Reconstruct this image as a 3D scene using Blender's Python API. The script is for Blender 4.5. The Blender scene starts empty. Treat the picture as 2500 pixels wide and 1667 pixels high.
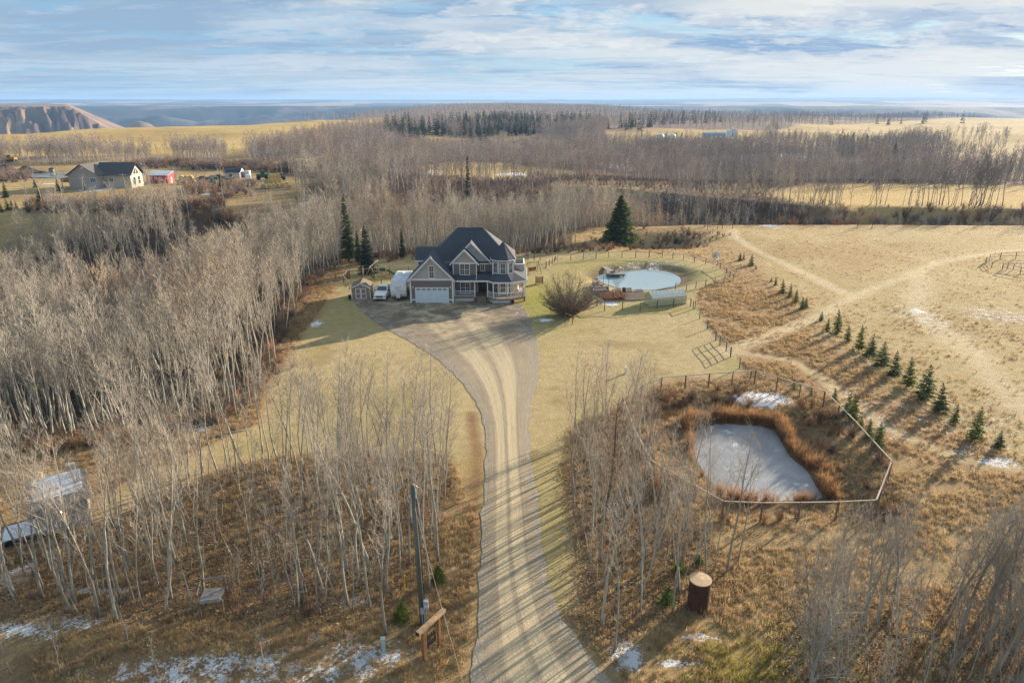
import bpy, math, random
import numpy as np
from mathutils import Vector, Matrix

# ------------------------------------------------------------------ camera
scene = bpy.context.scene
col0 = scene.collection
F, CX, CY = 1667.0, 1250.0, 833.5          # photograph: 2500 x 1667, focal length in pixels
PITCH = math.radians(19.4)
CAMH = 30.0
cam_d = bpy.data.cameras.new('camera')
cam_d.sensor_width = 36.0
cam_d.lens = 36.0 * F / 2500.0
cam_d.clip_start = 0.5
cam_d.clip_end = 60000.0
cam = bpy.data.objects.new('camera', cam_d)
col0.objects.link(cam)
cam.location = (0, 0, CAMH)
cam.rotation_euler = (math.pi / 2 - PITCH, 0, 0)
scene.camera = cam

# ------------------------------------------------------------------ sun, sky, exposure
SUN_EL = math.radians(13.6)
SUN_AZ = math.radians(48.0)                # clockwise from +Y: ahead of the camera and to the right
SUN = Vector((math.sin(SUN_AZ) * math.cos(SUN_EL), math.cos(SUN_AZ) * math.cos(SUN_EL), math.sin(SUN_EL)))
sun_d = bpy.data.lights.new('sun', 'SUN')
sun_d.energy = 5.0
sun_d.angle = math.radians(0.6)
sun_d.color = (1.0, 0.84, 0.66)
sun_o = bpy.data.objects.new('sun', sun_d)
col0.objects.link(sun_o)
sun_o.rotation_euler = (-SUN).to_track_quat('-Z', 'Y').to_euler()

world = bpy.data.worlds.new('World')
scene.world = world
world.use_nodes = True
SKY_STRENGTH = 0.075
scene.view_settings.view_transform = 'Standard'
scene.view_settings.look = 'None'
scene.view_settings.gamma = 1.0
scene.view_settings.use_curve_mapping = False
scene.view_settings.exposure = 1.36
scene.cycles.use_denoising = True
scene.cycles.denoising_prefilter = 'NONE'
scene.cycles.use_adaptive_sampling = False
scene.cycles.max_bounces = 5
scene.cycles.diffuse_bounces = 2
scene.cycles.glossy_bounces = 2
scene.cycles.transmission_bounces = 3
scene.cycles.transparent_max_bounces = 8
scene.cycles.volume_bounces = 0
scene.cycles.sample_clamp_indirect = 4.0

class NT:
    """small helper to write node trees"""
    def __init__(s, tree):
        s.t = tree; s.n = tree.nodes; s.l = tree.links
    def add(s, kind, **kw):
        n = s.n.new(kind)
        for k, v in kw.items():
            setattr(n, k, v)
        return n
    def put(s, sock, v):
        if v is None: return
        if isinstance(v, bpy.types.NodeSocket): s.l.new(v, sock)
        else: sock.default_value = v
    def math(s, op, a, b=None, c=None, clamp=False):
        n = s.add('ShaderNodeMath', operation=op, use_clamp=clamp)
        s.put(n.inputs[0], a); s.put(n.inputs[1], b); s.put(n.inputs[2], c)
        return n.outputs[0]
    def vmath(s, op, a, b=None):
        n = s.add('ShaderNodeVectorMath', operation=op)
        s.put(n.inputs[0], a); s.put(n.inputs[1], b)
        return n.outputs['Value'] if op in ('DOT_PRODUCT', 'LENGTH') else n.outputs[0]
    def noise(s, vec, scale, detail=4, rough=0.55, dist=0.0):
        n = s.add('ShaderNodeTexNoise')
        s.put(n.inputs['Vector'], vec); n.inputs['Scale'].default_value = scale
        n.inputs['Detail'].default_value = detail; n.inputs['Roughness'].default_value = rough
        n.inputs['Distortion'].default_value = dist
        return n.outputs['Fac']
    def ramp(s, x, lo, hi, a=0.0, b=1.0, smooth=False):
        n = s.add('ShaderNodeMapRange', clamp=True)
        if smooth: n.interpolation_type = 'SMOOTHSTEP'
        s.put(n.inputs[0], x); s.put(n.inputs[1], lo); s.put(n.inputs[2], hi)
        s.put(n.inputs[3], a); s.put(n.inputs[4], b)
        return n.outputs[0]
    def mix(s, f, a, b, blend='MIX'):
        n = s.add('ShaderNodeMix', data_type='RGBA', blend_type=blend)
        s.put(n.inputs[0], f)
        for i, v in ((6, a), (7, b)):
            if isinstance(v, (tuple, list)) and len(v) == 3: v = (*v, 1.0)
            s.put(n.inputs[i], v)
        return n.outputs[2]

def build_sky():
    w = NT(world.node_tree)
    w.n.clear()
    out = w.add('ShaderNodeOutputWorld')
    bg = w.add('ShaderNodeBackground')
    sky = w.add('ShaderNodeTexSky', sky_type='NISHITA')
    sky.sun_disc = False
    sky.sun_elevation = SUN_EL
    sky.sun_rotation = SUN_AZ
    sky.altitude = 600.0
    sky.air_density = 1.0
    sky.dust_density = 0.6
    sky.ozone_density = 2.0
    tc = w.add('ShaderNodeTexCoord')
    d = w.vmath('NORMALIZE', tc.outputs['Generated'])
    sp = w.add('ShaderNodeSeparateXYZ'); w.put(sp.inputs[0], d)
    x, y, z = sp.outputs
    zc = w.math('MAXIMUM', z, 0.0)
    # cloud sheets lie on planes overhead: direction / height
    def plane(off, sx, sy, seed):
        den = w.math('ADD', zc, off)
        cx = w.math('MULTIPLY', w.math('DIVIDE', x, den), sx)
        cy = w.math('MULTIPLY', w.math('DIVIDE', y, den), sy)
        c = w.add('ShaderNodeCombineXYZ')
        w.put(c.inputs[0], cx); w.put(c.inputs[1], cy); c.inputs[2].default_value = seed
        return c.outputs[0]
    glow = w.math('POWER', w.ramp(w.vmath('DOT_PRODUCT', d, tuple(SUN)), -0.6, 1.0), 2.0)
    side = w.ramp(w.vmath('DOT_PRODUCT', d, tuple(SUN)), 0.3, 0.95)
    n1 = w.noise(plane(0.10, 0.55, 1.0, 3.1), 1.15, 7, 0.58, 0.5)           # broad banks
    n2 = w.noise(plane(0.03, 0.30, 0.60, 7.7), 1.0, 8, 0.66, 0.7)           # torn streaks low down
    n3 = w.noise(plane(0.07, 0.8, 1.0, 1.3), 3.0, 10, 0.70, 0.3)             # lumps
    n4 = w.noise(plane(0.16, 0.6, 1.0, 5.9), 0.9, 4, 0.5, 0.2)              # where the sheet is thick
    lump = w.math('MULTIPLY', w.math('SUBTRACT', n3, 0.5), 0.62)
    k1 = w.math('ADD', n1, w.math('MULTIPLY', lump, 0.35))
    m1 = w.ramp(k1, 0.36, 0.50, smooth=True)
    m2 = w.ramp(w.math('ADD', w.math('ADD', n2, lump), w.math('MULTIPLY', side, 0.10)), 0.515, 0.575, smooth=True)
    S = 1.0 / 0.15
    base = sky.outputs[0]
    blue = w.mix(side, (0.17 * S, 0.36 * S, 0.58 * S), (0.26 * S, 0.45 * S, 0.58 * S))
    k = w.mix(0.8, base, blue)
    dark = w.mix(side, (0.25 * S, 0.36 * S, 0.49 * S), (0.19 * S, 0.31 * S, 0.49 * S))
    lite = w.mix(side, (0.38 * S, 0.46 * S, 0.54 * S), (0.53 * S, 0.57 * S, 0.60 * S))
    grey = w.mix(w.ramp(w.math('ADD', n4, w.math('MULTIPLY', lump, 0.45)), 0.44, 0.58, smooth=True), lite, dark)
    k = w.mix(w.math('MULTIPLY', m1, 0.92), k, grey)
    white = w.mix(side, (0.42 * S, 0.52 * S, 0.62 * S), (0.66 * S, 0.66 * S, 0.64 * S))
    k = w.mix(w.math('MULTIPLY', w.math('MULTIPLY', m2, w.ramp(n4, 0.44, 0.58, 1.0, 0.3)), 0.9), k, white)
    puff = w.noise(plane(0.20, 1.5, 1.8, 9.4), 2.3, 12, 0.63, 0.15)         # small crisp cumulus rags
    pm = w.math('MULTIPLY', w.ramp(w.math('ADD', puff, w.math('MULTIPLY', w.math('SUBTRACT', n1, 0.5), 0.25)), 0.50, 0.585), w.math('MULTIPLY', w.ramp(z, 0.015, 0.06), w.ramp(side, 0.05, 0.55)))
    k = w.mix(w.math('MULTIPLY', pm, 0.6), k, (0.70 * S, 0.70 * S, 0.68 * S))
    sh = w.math('MULTIPLY', w.ramp(w.noise(plane(0.20, 1.5, 1.8, 9.46), 2.3, 6, 0.6, 0.15), 0.53, 0.64), w.ramp(z, 0.03, 0.10))
    k = w.mix(w.math('MULTIPLY', sh, 0.35), k, dark)
    hz = w.ramp(z, 0.0, 0.05, 1.0, 0.0, smooth=True)
    k = w.mix(w.math('MULTIPLY', hz, w.ramp(n2, 0.38, 0.62, 0.0, 0.5)), k, w.mix(side, (0.46 * S, 0.60 * S, 0.70 * S), (0.58 * S, 0.63 * S, 0.64 * S)))
    # below the horizon: plain ground tone
    k = w.mix(w.ramp(z, -0.02, 0.0), (0.16 * S, 0.14 * S, 0.10 * S), k)
    w.put(bg.inputs[0], k)
    bg.inputs[1].default_value = SKY_STRENGTH
    w.l.new(bg.outputs[0], out.inputs[0])
build_sky()

# ------------------------------------------------------------------ pixel helpers
def ray(px, py):
    u = (px - CX) / F; v = (py - CY) / F
    return u, math.cos(PITCH) - v * math.sin(PITCH), -math.sin(PITCH) - v * math.cos(PITCH)
def P(px, py, z=0.0):
    """point where the pixel's ray meets the level z"""
    dx, dy, dz = ray(px, py)
    t = (z - CAMH) / dz
    return dx * t, dy * t
def atY(px, py, Y):
    """point where the pixel's ray meets the upright plane y = Y"""
    dx, dy, dz = ray(px, py)
    t = Y / dy
    return dx * t, CAMH + dz * t
def G(px, py):
    """point where the pixel's ray meets the terrain"""
    dx, dy, dz = ray(px, py)
    lo, hi = 20.0, 9000.0
    for n in (420, 60, 40):
        t = np.geomspace(lo, hi, n) if n == 420 else np.linspace(lo, hi, n)
        below = CAMH + dz * t < height(dx * t, dy * t)
        i = int(np.argmax(below))
        if not below[i]: return dx * hi, dy * hi, 0.0
        lo, hi = (t[i - 1] if i else t[0] * 0.999), t[i]
    return dx * hi, dy * hi, float(height(dx * hi, dy * hi))
def zoompx(pts, ox, oy, s):
    return [(ox + a * s, oy + b * s) for a, b in pts]

# ------------------------------------------------------------------ noise in numpy
def _hash(ix, iy, seed):
    n = (ix.astype(np.int64) * 374761393 + iy.astype(np.int64) * 668265263 + seed * 1442695041) & 0xFFFFFFFF
    n = ((n ^ (n >> 13)) * 1274126177) & 0xFFFFFFFF
    n = n ^ (n >> 16)
    return (n & 0xFFFF) / 65535.0
def vnoise(x, y, seed=0):
    x = np.asarray(x, float); y = np.asarray(y, float)
    ix = np.floor(x); iy = np.floor(y)
    fx = x - ix; fy = y - iy
    fx = fx * fx * (3 - 2 * fx); fy = fy * fy * (3 - 2 * fy)
    a = _hash(ix, iy, seed); b = _hash(ix + 1, iy, seed)
    c = _hash(ix, iy + 1, seed); d = _hash(ix + 1, iy + 1, seed)
    return (a * (1 - fx) + b * fx) * (1 - fy) + (c * (1 - fx) + d * fx) * fy
def fbm(x, y, scale, oct=4, seed=0, gain=0.5):
    x = np.asarray(x, float) / scale; y = np.asarray(y, float) / scale
    s = 0.0; a = 1.0; t = 0.0
    for i in range(oct):
        s = s + a * vnoise(x, y, seed + i * 17); t += a
        x = x * 2.03 + 5.2; y = y * 2.03 + 1.7; a *= gain
    return s / t - 0.5
def S(t):
    t = np.clip(t, 0, 1)
    return t * t * (3 - 2 * t)
def polydist(poly, X, Y):
    """signed distance to a polygon, negative inside"""
    X = np.asarray(X, float); Y = np.asarray(Y, float)
    d = np.full(np.broadcast(X, Y).shape, 1e18); ins = np.zeros(d.shape, bool)
    n = len(poly)
    for i in range(n):
        x0, y0 = poly[i]; x1, y1 = poly[(i + 1) % n]
        ex, ey = x1 - x0, y1 - y0
        t = np.clip(((X - x0) * ex + (Y - y0) * ey) / (ex * ex + ey * ey + 1e-12), 0, 1)
        d = np.minimum(d, (X - x0 - t * ex) ** 2 + (Y - y0 - t * ey) ** 2)
        c = ((y0 > Y) != (y1 > Y)) & (X < (x1 - x0) * (Y - y0) / (y1 - y0 + 1e-15) + x0)
        ins ^= c
    d = np.sqrt(d)
    return np.where(ins, -d, d)
def linedist(pts, X, Y):
    X = np.asarray(X, float); Y = np.asarray(Y, float)
    d = np.full(np.broadcast(X, Y).shape, 1e18)
    for (x0, y0), (x1, y1) in zip(pts[:-1], pts[1:]):
        ex, ey = x1 - x0, y1 - y0
        t = np.clip(((X - x0) * ex + (Y - y0) * ey) / (ex * ex + ey * ey + 1e-12), 0, 1)
        d = np.minimum(d, (X - x0 - t * ex) ** 2 + (Y - y0 - t * ey) ** 2)
    return np.sqrt(d)
def smooth_poly(pts, n=3, closed=True):
    """Chaikin corner cutting"""
    for _ in range(n):
        q = []
        m = len(pts)
        rng = range(m) if closed else range(m - 1)
        if not closed: q.append(pts[0])
        for i in rng:
            a = pts[i]; b = pts[(i + 1) % m]
            q.append(tuple(0.75 * u + 0.25 * v for u, v in zip(a, b)))
            q.append(tuple(0.25 * u + 0.75 * v for u, v in zip(a, b)))
        if not closed: q.append(pts[-1])
        pts = q
    return pts

# ------------------------------------------------------------------ objects
def tag(o, label=None, cat=None, group=None, kind=None):
    if label: o['label'] = label
    if cat: o['category'] = cat
    if group: o['group'] = group
    if kind: o['kind'] = kind
    return o
def empty(name, loc=(0, 0, 0), rz=0.0, label=None, cat=None, group=None):
    o = bpy.data.objects.new(name, None)
    o.empty_display_size = 0.3
    col0.objects.link(o)
    o.location = loc; o.rotation_euler = (0, 0, rz)
    return tag(o, label, cat, group)
def link(name, mesh, parent=None, loc=(0, 0, 0)):
    o = bpy.data.objects.new(name, mesh)
    col0.objects.link(o)
    o.location = loc
    if parent is not None: o.parent = parent
    return o
def copy_tree(o, parent=None):
    c = o.copy(); col0.objects.link(c); c.parent = parent
    for ch in list(o.children): copy_tree(ch, c)
    return c
class MB:
    """collects faces for ONE mesh"""
    def __init__(s): s.v = []; s.f = []
    def add(s, vs, fs):
        k = len(s.v); s.v += [tuple(p) for p in vs]; s.f += [tuple(i + k for i in f) for f in fs]; return s
    def quad(s, a, b, c, d): return s.add((a, b, c, d), ((0, 1, 2, 3),))
    def tri(s, a, b, c): return s.add((a, b, c), ((0, 1, 2),))
    def box(s, x0, x1, y0, y1, z0, z1):
        v = [(x, y, z) for z in (z0, z1) for y in (y0, y1) for x in (x0, x1)]
        return s.add(v, ((0, 2, 3, 1), (4, 5, 7, 6), (0, 1, 5, 4), (2, 6, 7, 3), (0, 4, 6, 2), (1, 3, 7, 5)))
    def prism(s, poly, off):
        """polygon of 3D points swept by the vector off"""
        n = len(poly); off = Vector(off)
        v = [Vector(p) for p in poly]; w = [p + off for p in v]
        fs = [tuple(range(n - 1, -1, -1)), tuple(range(n, 2 * n))]
        fs += [(i, (i + 1) % n, n + (i + 1) % n, n + i) for i in range(n)]
        return s.add(v + w, fs)
    def bar(s, p, q, w, h=None, up=(0, 0, 1)):
        """beam of rectangular section w (across) x h (up)"""
        h = w if h is None else h
        p = Vector(p); q = Vector(q); d = (q - p).normalized(); up = Vector(up)
        if abs(d.dot(up)) > 0.98: up = Vector((0, 1, 0))
        a = d.cross(up).normalized() * (w / 2); b = a.cross(d).normalized() * (h / 2)
        v = [e + sa * a + sb * b for e in (p, q) for sa, sb in ((-1, -1), (1, -1), (1, 1), (-1, 1))]
        return s.add(v, ((3, 2, 1, 0), (4, 5, 6, 7), (0, 1, 5, 4), (1, 2, 6, 5), (2, 3, 7, 6), (3, 0, 4, 7)))
    def tube(s, pts, r, n=6, cap=True):
        pts = [Vector(p) for p in pts]; m = len(pts)
        rs = r if hasattr(r, '__len__') else [r] * m
        vs = []; fs = []
        for i in range(m):
            d = (pts[min(i + 1, m - 1)] - pts[max(i - 1, 0)]).normalized()
            a = d.cross(Vector((0.13, 0.31, 0.94)))
            if a.length < 0.2: a = d.cross(Vector((1, 0, 0)))
            a.normalize(); b = d.cross(a)
            for k in range(n):
                t = 2 * math.pi * k / n
                vs.append(pts[i] + (a * math.cos(t) + b * math.sin(t)) * rs[i])
        for i in range(m - 1):
            for k in range(n):
                j = (k + 1) % n
                fs.append((i * n + k, i * n + j, i * n + n + j, i * n + n + k))
        if cap:
            fs.append(tuple(range(n - 1, -1, -1))); fs.append(tuple((m - 1) * n + k for k in range(n)))
        return s.add(vs, fs)
    def lathe(s, prof, n=16, c=(0, 0), caps=True):
        """profile of (radius, z) turned about the vertical at c"""
        vs = []; fs = []
        for r, z in prof:
            for k in range(n):
                t = 2 * math.pi * k / n
                vs.append((c[0] + r * math.cos(t), c[1] + r * math.sin(t), z))
        for i in range(len(prof) - 1):
            for k in range(n):
                j = (k + 1) % n
                fs.append((i * n + k, i * n + j, i * n + n + j, i * n + n + k))
        if caps:
            fs.append(tuple(range(n - 1, -1, -1))); fs.append(tuple((len(prof) - 1) * n + k for k in range(n)))
        return s.add(vs, fs)
    def mesh(s, name, mat, smooth=False):
        me = bpy.data.meshes.new(name)
        me.from_pydata([tuple(p) for p in s.v], [], s.f)
        me.materials.append(mat)
        if smooth: me.polygons.foreach_set('use_smooth', [True] * len(me.polygons))
        me.update()
        return me
    def build(s, name, mat, parent=None, smooth=False, world=False, loc=(0, 0, 0)):
        if world and parent is not None:
            o = parent.location
            s.v = [(p[0] - o[0], p[1] - o[1], p[2] - o[2]) for p in s.v]
        return link(name, s.mesh(name, mat, smooth), parent, loc)

def np_mesh(name, V, faces, mat, smooth=False):
    """mesh from numpy arrays; faces is (n, 3) or (n, 4)"""
    me = bpy.data.meshes.new(name)
    V = np.asarray(V, np.float32); faces = np.asarray(faces, np.int32)
    n, k = faces.shape
    me.vertices.add(len(V)); me.vertices.foreach_set('co', V.ravel())
    me.loops.add(n * k); me.loops.foreach_set('vertex_index', faces.ravel())
    me.polygons.add(n); me.polygons.foreach_set('loop_start', np.arange(0, n * k, k, dtype=np.int32))
    me.polygons.foreach_set('loop_total', np.full(n, k, np.int32))
    if smooth: me.polygons.foreach_set('use_smooth', np.ones(n, bool))
    me.materials.append(mat)
    me.update(calc_edges=True)
    return me

# ------------------------------------------------------------------ materials
def principled(name):
    m = bpy.data.materials.new(name); m.use_nodes = True
    w = NT(m.node_tree); w.n.clear()
    out = w.add('ShaderNodeOutputMaterial'); b = w.add('ShaderNodeBsdfPrincipled')
    w.l.new(b.outputs[0], out.inputs[0])
    return m, w, b, out
def mat(name, col, rough=0.8, var=0.15, scale=3.0, bump=0.0, bscale=20.0, metal=0.0, col2=None, rnd=0.0, spec=0.4, stretch=None):
    m, w, b, out = principled(name)
    tc = w.add('ShaderNodeTexCoord'); vec = tc.outputs['Object']
    if stretch: vec = w.vmath('MULTIPLY', vec, stretch)
    n = w.noise(vec, scale, 5, 0.6)
    c2 = col2 if col2 else tuple(c * (1 - var * 1.6) for c in col)
    c1 = col if col2 else tuple(min(1, c * (1 + var)) for c in col)
    k = w.mix(w.ramp(n, 0.3, 0.7), c2, c1)
    if rnd:
        oi = w.add('ShaderNodeObjectInfo')
        f = w.ramp(oi.outputs['Random'], 0, 1, 1 - rnd, 1 + rnd)
        cb = w.add('ShaderNodeCombineXYZ')
        for i in range(3): w.put(cb.inputs[i], f)
        k = w.mix(1.0, k, cb.outputs[0], 'MULTIPLY')
    w.put(b.inputs['Base Color'], k)
    b.inputs['Roughness'].default_value = rough
    b.inputs['Metallic'].default_value = metal
    b.inputs['Specular IOR Level'].default_value = spec
    if bump:
        bn = w.add('ShaderNodeBump'); bn.inputs['Strength'].default_value = bump; bn.inputs['Distance'].default_value = 0.02
        w.put(bn.inputs['Height'], w.noise(vec, bscale, 4, 0.6)); w.l.new(bn.outputs[0], b.inputs['Normal'])
    return m
def leaf_mat(name, col, var=0.25, rnd=0.3, trans=0.45):
    """thin blades and leaves: part of the light comes through"""
    m, w, b, out = principled(name)
    tc = w.add('ShaderNodeTexCoord'); oi = w.add('ShaderNodeObjectInfo')
    n = w.noise(tc.outputs['Object'], 3.0, 3, 0.6)
    k = w.mix(w.ramp(n, 0.3, 0.7), tuple(c * (1 - var) for c in col), tuple(min(1, c * (1 + var)) for c in col))
    f = w.ramp(oi.outputs['Random'], 0, 1, 1 - rnd, 1 + rnd); cb = w.add('ShaderNodeCombineXYZ')
    for i in range(3): w.put(cb.inputs[i], f)
    k = w.mix(1.0, k, cb.outputs[0], 'MULTIPLY')
    w.put(b.inputs['Base Color'], k); b.inputs['Roughness'].default_value = 0.9; b.inputs['Specular IOR Level'].default_value = 0.1
    tr = w.add('ShaderNodeBsdfTranslucent'); w.put(tr.inputs[0], k)
    mx = w.add('ShaderNodeMixShader'); mx.inputs[0].default_value = trans
    w.l.new(b.outputs[0], mx.inputs[1]); w.l.new(tr.outputs[0], mx.inputs[2]); w.l.new(mx.outputs[0], out.inputs[0])
    return m
def siding_mat(name, col, pitch=0.17, depth=0.35, vert=False):
    """painted lap boards: fine relief only"""
    m, w, b, out = principled(name)
    tc = w.add('ShaderNodeTexCoord'); sp = w.add('ShaderNodeSeparateXYZ'); w.put(sp.inputs[0], tc.outputs['Object'])
    z = w.math('ADD', sp.outputs[0], sp.outputs[1]) if vert else sp.outputs[2]
    fr = w.math('FRACT', w.math('DIVIDE', z, pitch))
    n = w.noise(tc.outputs['Object'], 1.2, 4, 0.6)
    k = w.mix(w.ramp(n, 0.3, 0.7), tuple(c * 0.9 for c in col), tuple(min(1, c * 1.06) for c in col))
    line = w.ramp(fr, 0.90, 0.99)
    k = w.mix(w.math('MULTIPLY', line, 0.45), k, tuple(c * 0.35 for c in col))
    w.put(b.inputs['Base Color'], k); b.inputs['Roughness'].default_value = 0.65
    bn = w.add('ShaderNodeBump'); bn.inputs['Strength'].default_value = depth; bn.inputs['Distance'].default_value = 0.02
    w.put(bn.inputs['Height'], w.math('SUBTRACT', 1.0, fr)); w.l.new(bn.outputs[0], b.inputs['Normal'])
    return m
def shingle_mat(name, col, courses=0.16, amp=0.5):
    m, w, b, out = principled(name)
    tc = w.add('ShaderNodeTexCoord'); o = tc.outputs['Object']
    br = w.add('ShaderNodeTexBrick'); w.put(br.inputs['Vector'], w.vmath('MULTIPLY', o, (1, 1, 1)))
    n = w.noise(o, 14.0, 3, 0.7); n2 = w.noise(o, 0.6, 3, 0.5)
    k = w.mix(w.ramp(n, 0.3, 0.7), tuple(c * (1 - amp) for c in col), tuple(c * (1 + amp) for c in col))
    k = w.mix(w.ramp(n2, 0.35, 0.65, 0.0, 0.25), k, tuple(c * 0.6 for c in col))
    sp = w.add('ShaderNodeSeparateXYZ'); w.put(sp.inputs[0], o)
    fr = w.math('FRACT', w.math('DIVIDE', sp.outputs[2], courses * 0.7))
    k = w.mix(w.math('MULTIPLY', w.ramp(fr, 0.85, 1.0), 0.3), k, tuple(c * 0.4 for c in col))
    w.put(b.inputs['Base Color'], k); b.inputs['Roughness'].default_value = 0.85
    bn = w.add('ShaderNodeBump'); bn.inputs['Strength'].default_value = 0.5; bn.inputs['Distance'].default_value = 0.03
    w.put(bn.inputs['Height'], w.math('ADD', fr, w.math('MULTIPLY', n, 0.6))); w.l.new(bn.outputs[0], b.inputs['Normal'])
    w.n.remove(br)
    return m
def glass_mat(name, col=(0.02, 0.025, 0.03), rough=0.06):
    m, w, b, out = principled(name)
    tc = w.add('ShaderNodeTexCoord')
    n = w.noise(tc.outputs['Object'], 1.5, 2, 0.5)
    w.put(b.inputs['Base Color'], w.mix(w.ramp(n, 0.35, 0.65), col, tuple(c * 2.2 for c in col)))
    b.inputs['Roughness'].default_value = rough; b.inputs['Specular IOR Level'].default_value = 0.9
    return m

# ------------------------------------------------------------------ terrain
# the home plateau: everything inside stands level with the driveway, outside it falls into the ravine
PROP = [(-500, -300), (-500, 34), (-120, 47), (-70, 52), (-50, 54), (-35, 57), (-27.5, 62), (-27, 70), (-29.5, 80), (-31.5, 95),
        (-34.5, 118), (-33, 135), (-18, 139.5), (4, 141), (13, 145), (15, 152), (14, 162), (22, 170), (46, 174.5), (90, 175),
        (160, 173), (300, 166), (600, 150), (600, -300)]
FARX = [-600, -134, -62, -20, 20, 55, 94, 154, 400, 800]
FARY = [185, 193, 214, 258, 266, 240, 209, 205, 200, 200]
ICE_Z, WATER_Z = -0.9, -0.8
ICE = [P(a, b, ICE_Z) for a, b in zoompx([(850, 445), (1000, 422), (1200, 434), (1370, 462), (1415, 550), (1480, 660), (1600, 745),
       (1650, 850), (1705, 915), (1690, 942), (1500, 945), (1300, 955), (1100, 960), (960, 890), (850, 735), (795, 610), (800, 500)], 1400, 880, 0.3614)]
ICE = smooth_poly(ICE, 2)
POND = [P(a, b, WATER_Z) for a, b in zoompx([(300, 425), (400, 385), (560, 355), (760, 345), (930, 330), (1150, 330), (1350, 365), (1460, 420), (1490, 480),
        (1440, 545), (1300, 580), (1100, 605), (900, 608), (700, 590), (500, 550), (370, 500)], 1400, 600, 0.17857)]
POND = smooth_poly(POND, 2)
NPOND = [P(a, b, -0.4) for a, b in ((60, 424), (100, 420), (200, 422), (300, 428), (305, 433), (150, 433), (80, 431))]

RIM_A = [-110, -60, -33, -20, -14, -10, -5, 0, 5, 8, 12, 18, 25, 36, 60, 110]
RIM_R = [760, 760, 790, 930, 1200, 1750, 2600, 3300, 3300, 2600, 1800, 1550, 1600, 1650, 1700, 1700]
def height(X, Y):
    X = np.asarray(X, float); Y = np.asarray(Y, float)
    R = np.hypot(X, Y); A = np.degrees(np.arctan2(X, Y))
    d1 = polydist(PROP, X, Y); d1 = np.where(d1 > 0, d1, 0)
    yf = np.interp(X, FARX, FARY)
    w = np.interp(X, [-60, 0, 60], [42, 30, 17])
    D = np.interp(X, [-150, -60, 0, 60, 200], [14, 14, 11, 9.5, 9])
    jag = fbm(X, Y, 28, 3, 5) * 12
    rav = S((d1 + np.where(d1 > 6, jag * 0.4, 0)) / w) * S((yf + jag - Y) / w)
    z = -D * rav * (1 + 0.35 * fbm(X, Y, 22, 3, 9))
    # second hollow behind the right-hand field, broken ground in the middle distance
    z = z - 9 * S(1 - np.abs(Y - np.interp(X, [40, 500], [345, 350])) / 62) * S((X - 30) / 60)
    z = z - 4.5 * S((Y - 380) / 50) * S((620 - Y) / 60) * S((X + 110) / 50)
    mid = S((Y - 225) / 120)
    z = z + mid * (fbm(X, Y, 150, 4, 21) * 11) * S((2600 - R) / 600)
    # the small hollow beside the big spruce
    z = z - 4.2 * np.exp(-(((X - 33) / 9.5) ** 2 + ((Y - 157) / 8.0) ** 2))
    # gentle swell of the near ground, level round the house and driveway
    sw = S((np.hypot((X + 8) / 1.0, Y - 100) - 26) / 30)
    z = z + sw * fbm(X, Y, 17, 3, 33) * 0.35 * np.where(d1 > 0, 1, 1) * S((np.abs(X + 1) - 5) / 10)
    # mound behind the left grove and the leafy bank by the entrance
    mx, my = -17.0, 55.0
    z = z + 0.55 * np.exp(-(((X + 20) / 10) ** 2 + ((Y - 31.5) / 2.2) ** 2))
    # ponds
    near = (R < 460)
    di = polydist(ICE, X, Y); dp = polydist(POND, X, Y); dn = polydist(NPOND, X, Y)
    z = np.where((di < 6) & (di >= 0), np.minimum(z, ICE_Z + 0.03 + (0.87 + 0.2 * fbm(X, Y, 3, 2, 88)) * S(di / 6)), z)
    z = np.where(di < 0, ICE_Z + 0.03 - 0.4 * S(-di / 1.2), z)
    z = np.where((dp < 4.2) & (dp >= 0), np.minimum(z, WATER_Z + 0.03 + 0.77 * S(dp / 4.2)), z)
    z = np.where(dp < 0, WATER_Z + 0.03 - 0.8 * S(-dp / 1.6), z)
    z = np.where(dn < 8, z - 0.8 * (1 - S(dn / 8)), z)
    # river valley, far plateau, bluff
    r1 = np.interp(A, RIM_A, RIM_R); r2 = np.interp(A, [-60, -20, 0, 36, 60], [5200, 5000, 4500, 4900, 5200])
    rug = fbm(X, Y, 700, 5, 41) * 900
    val = S((R - r1) / 750) * S((r2 - R + rug) / 1300)
    big = fbm(X, Y, 420, 5, 51)
    ridg = np.abs(fbm(X, Y, 260, 4, 61)) * 2
    z = z - val * (178 - 150 * np.abs(fbm(X, Y, 620, 5, 62)) * 2.2 - 40 * ridg)
    z = z + S((R - 900) / 900) * S((4000 - R) / 1200) * S(1 - np.abs(A + 1) / 15) * (11 + 16 * big)
    rib = np.abs(fbm(A * 60, R * 0.3, 30, 4, 72, 0.62)) * 1.2 + 0.9 * np.abs(fbm(A * 60, R * 0.5, 12, 3, 73))
    rc = 2120 + 330 * rib + 60 * fbm(X, Y, 130, 3, 74)
    top = 17 + 7 * big - 128 * np.clip((A + 31.6 + 0.5 * fbm(X, Y, 200, 3, 75)) / 4.6, 0, 2)
    zb = np.minimum(top, top - (rc - R) * 0.55)
    zb = np.where(R > 3300, np.minimum(zb, top - (R - 3300) * 0.4), zb)
    use = (A < -25.5) & (R > 1500) & (R < 4200)
    z = np.where(use, np.maximum(z, zb), z)
    fp = S((R - r2 + 300) / 1500)
    z = z + fp * (-16 + 30 * big + S((R - 5200) / 9000) * (62 + 30 * S((A - 5) / 20)))
    return z

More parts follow.
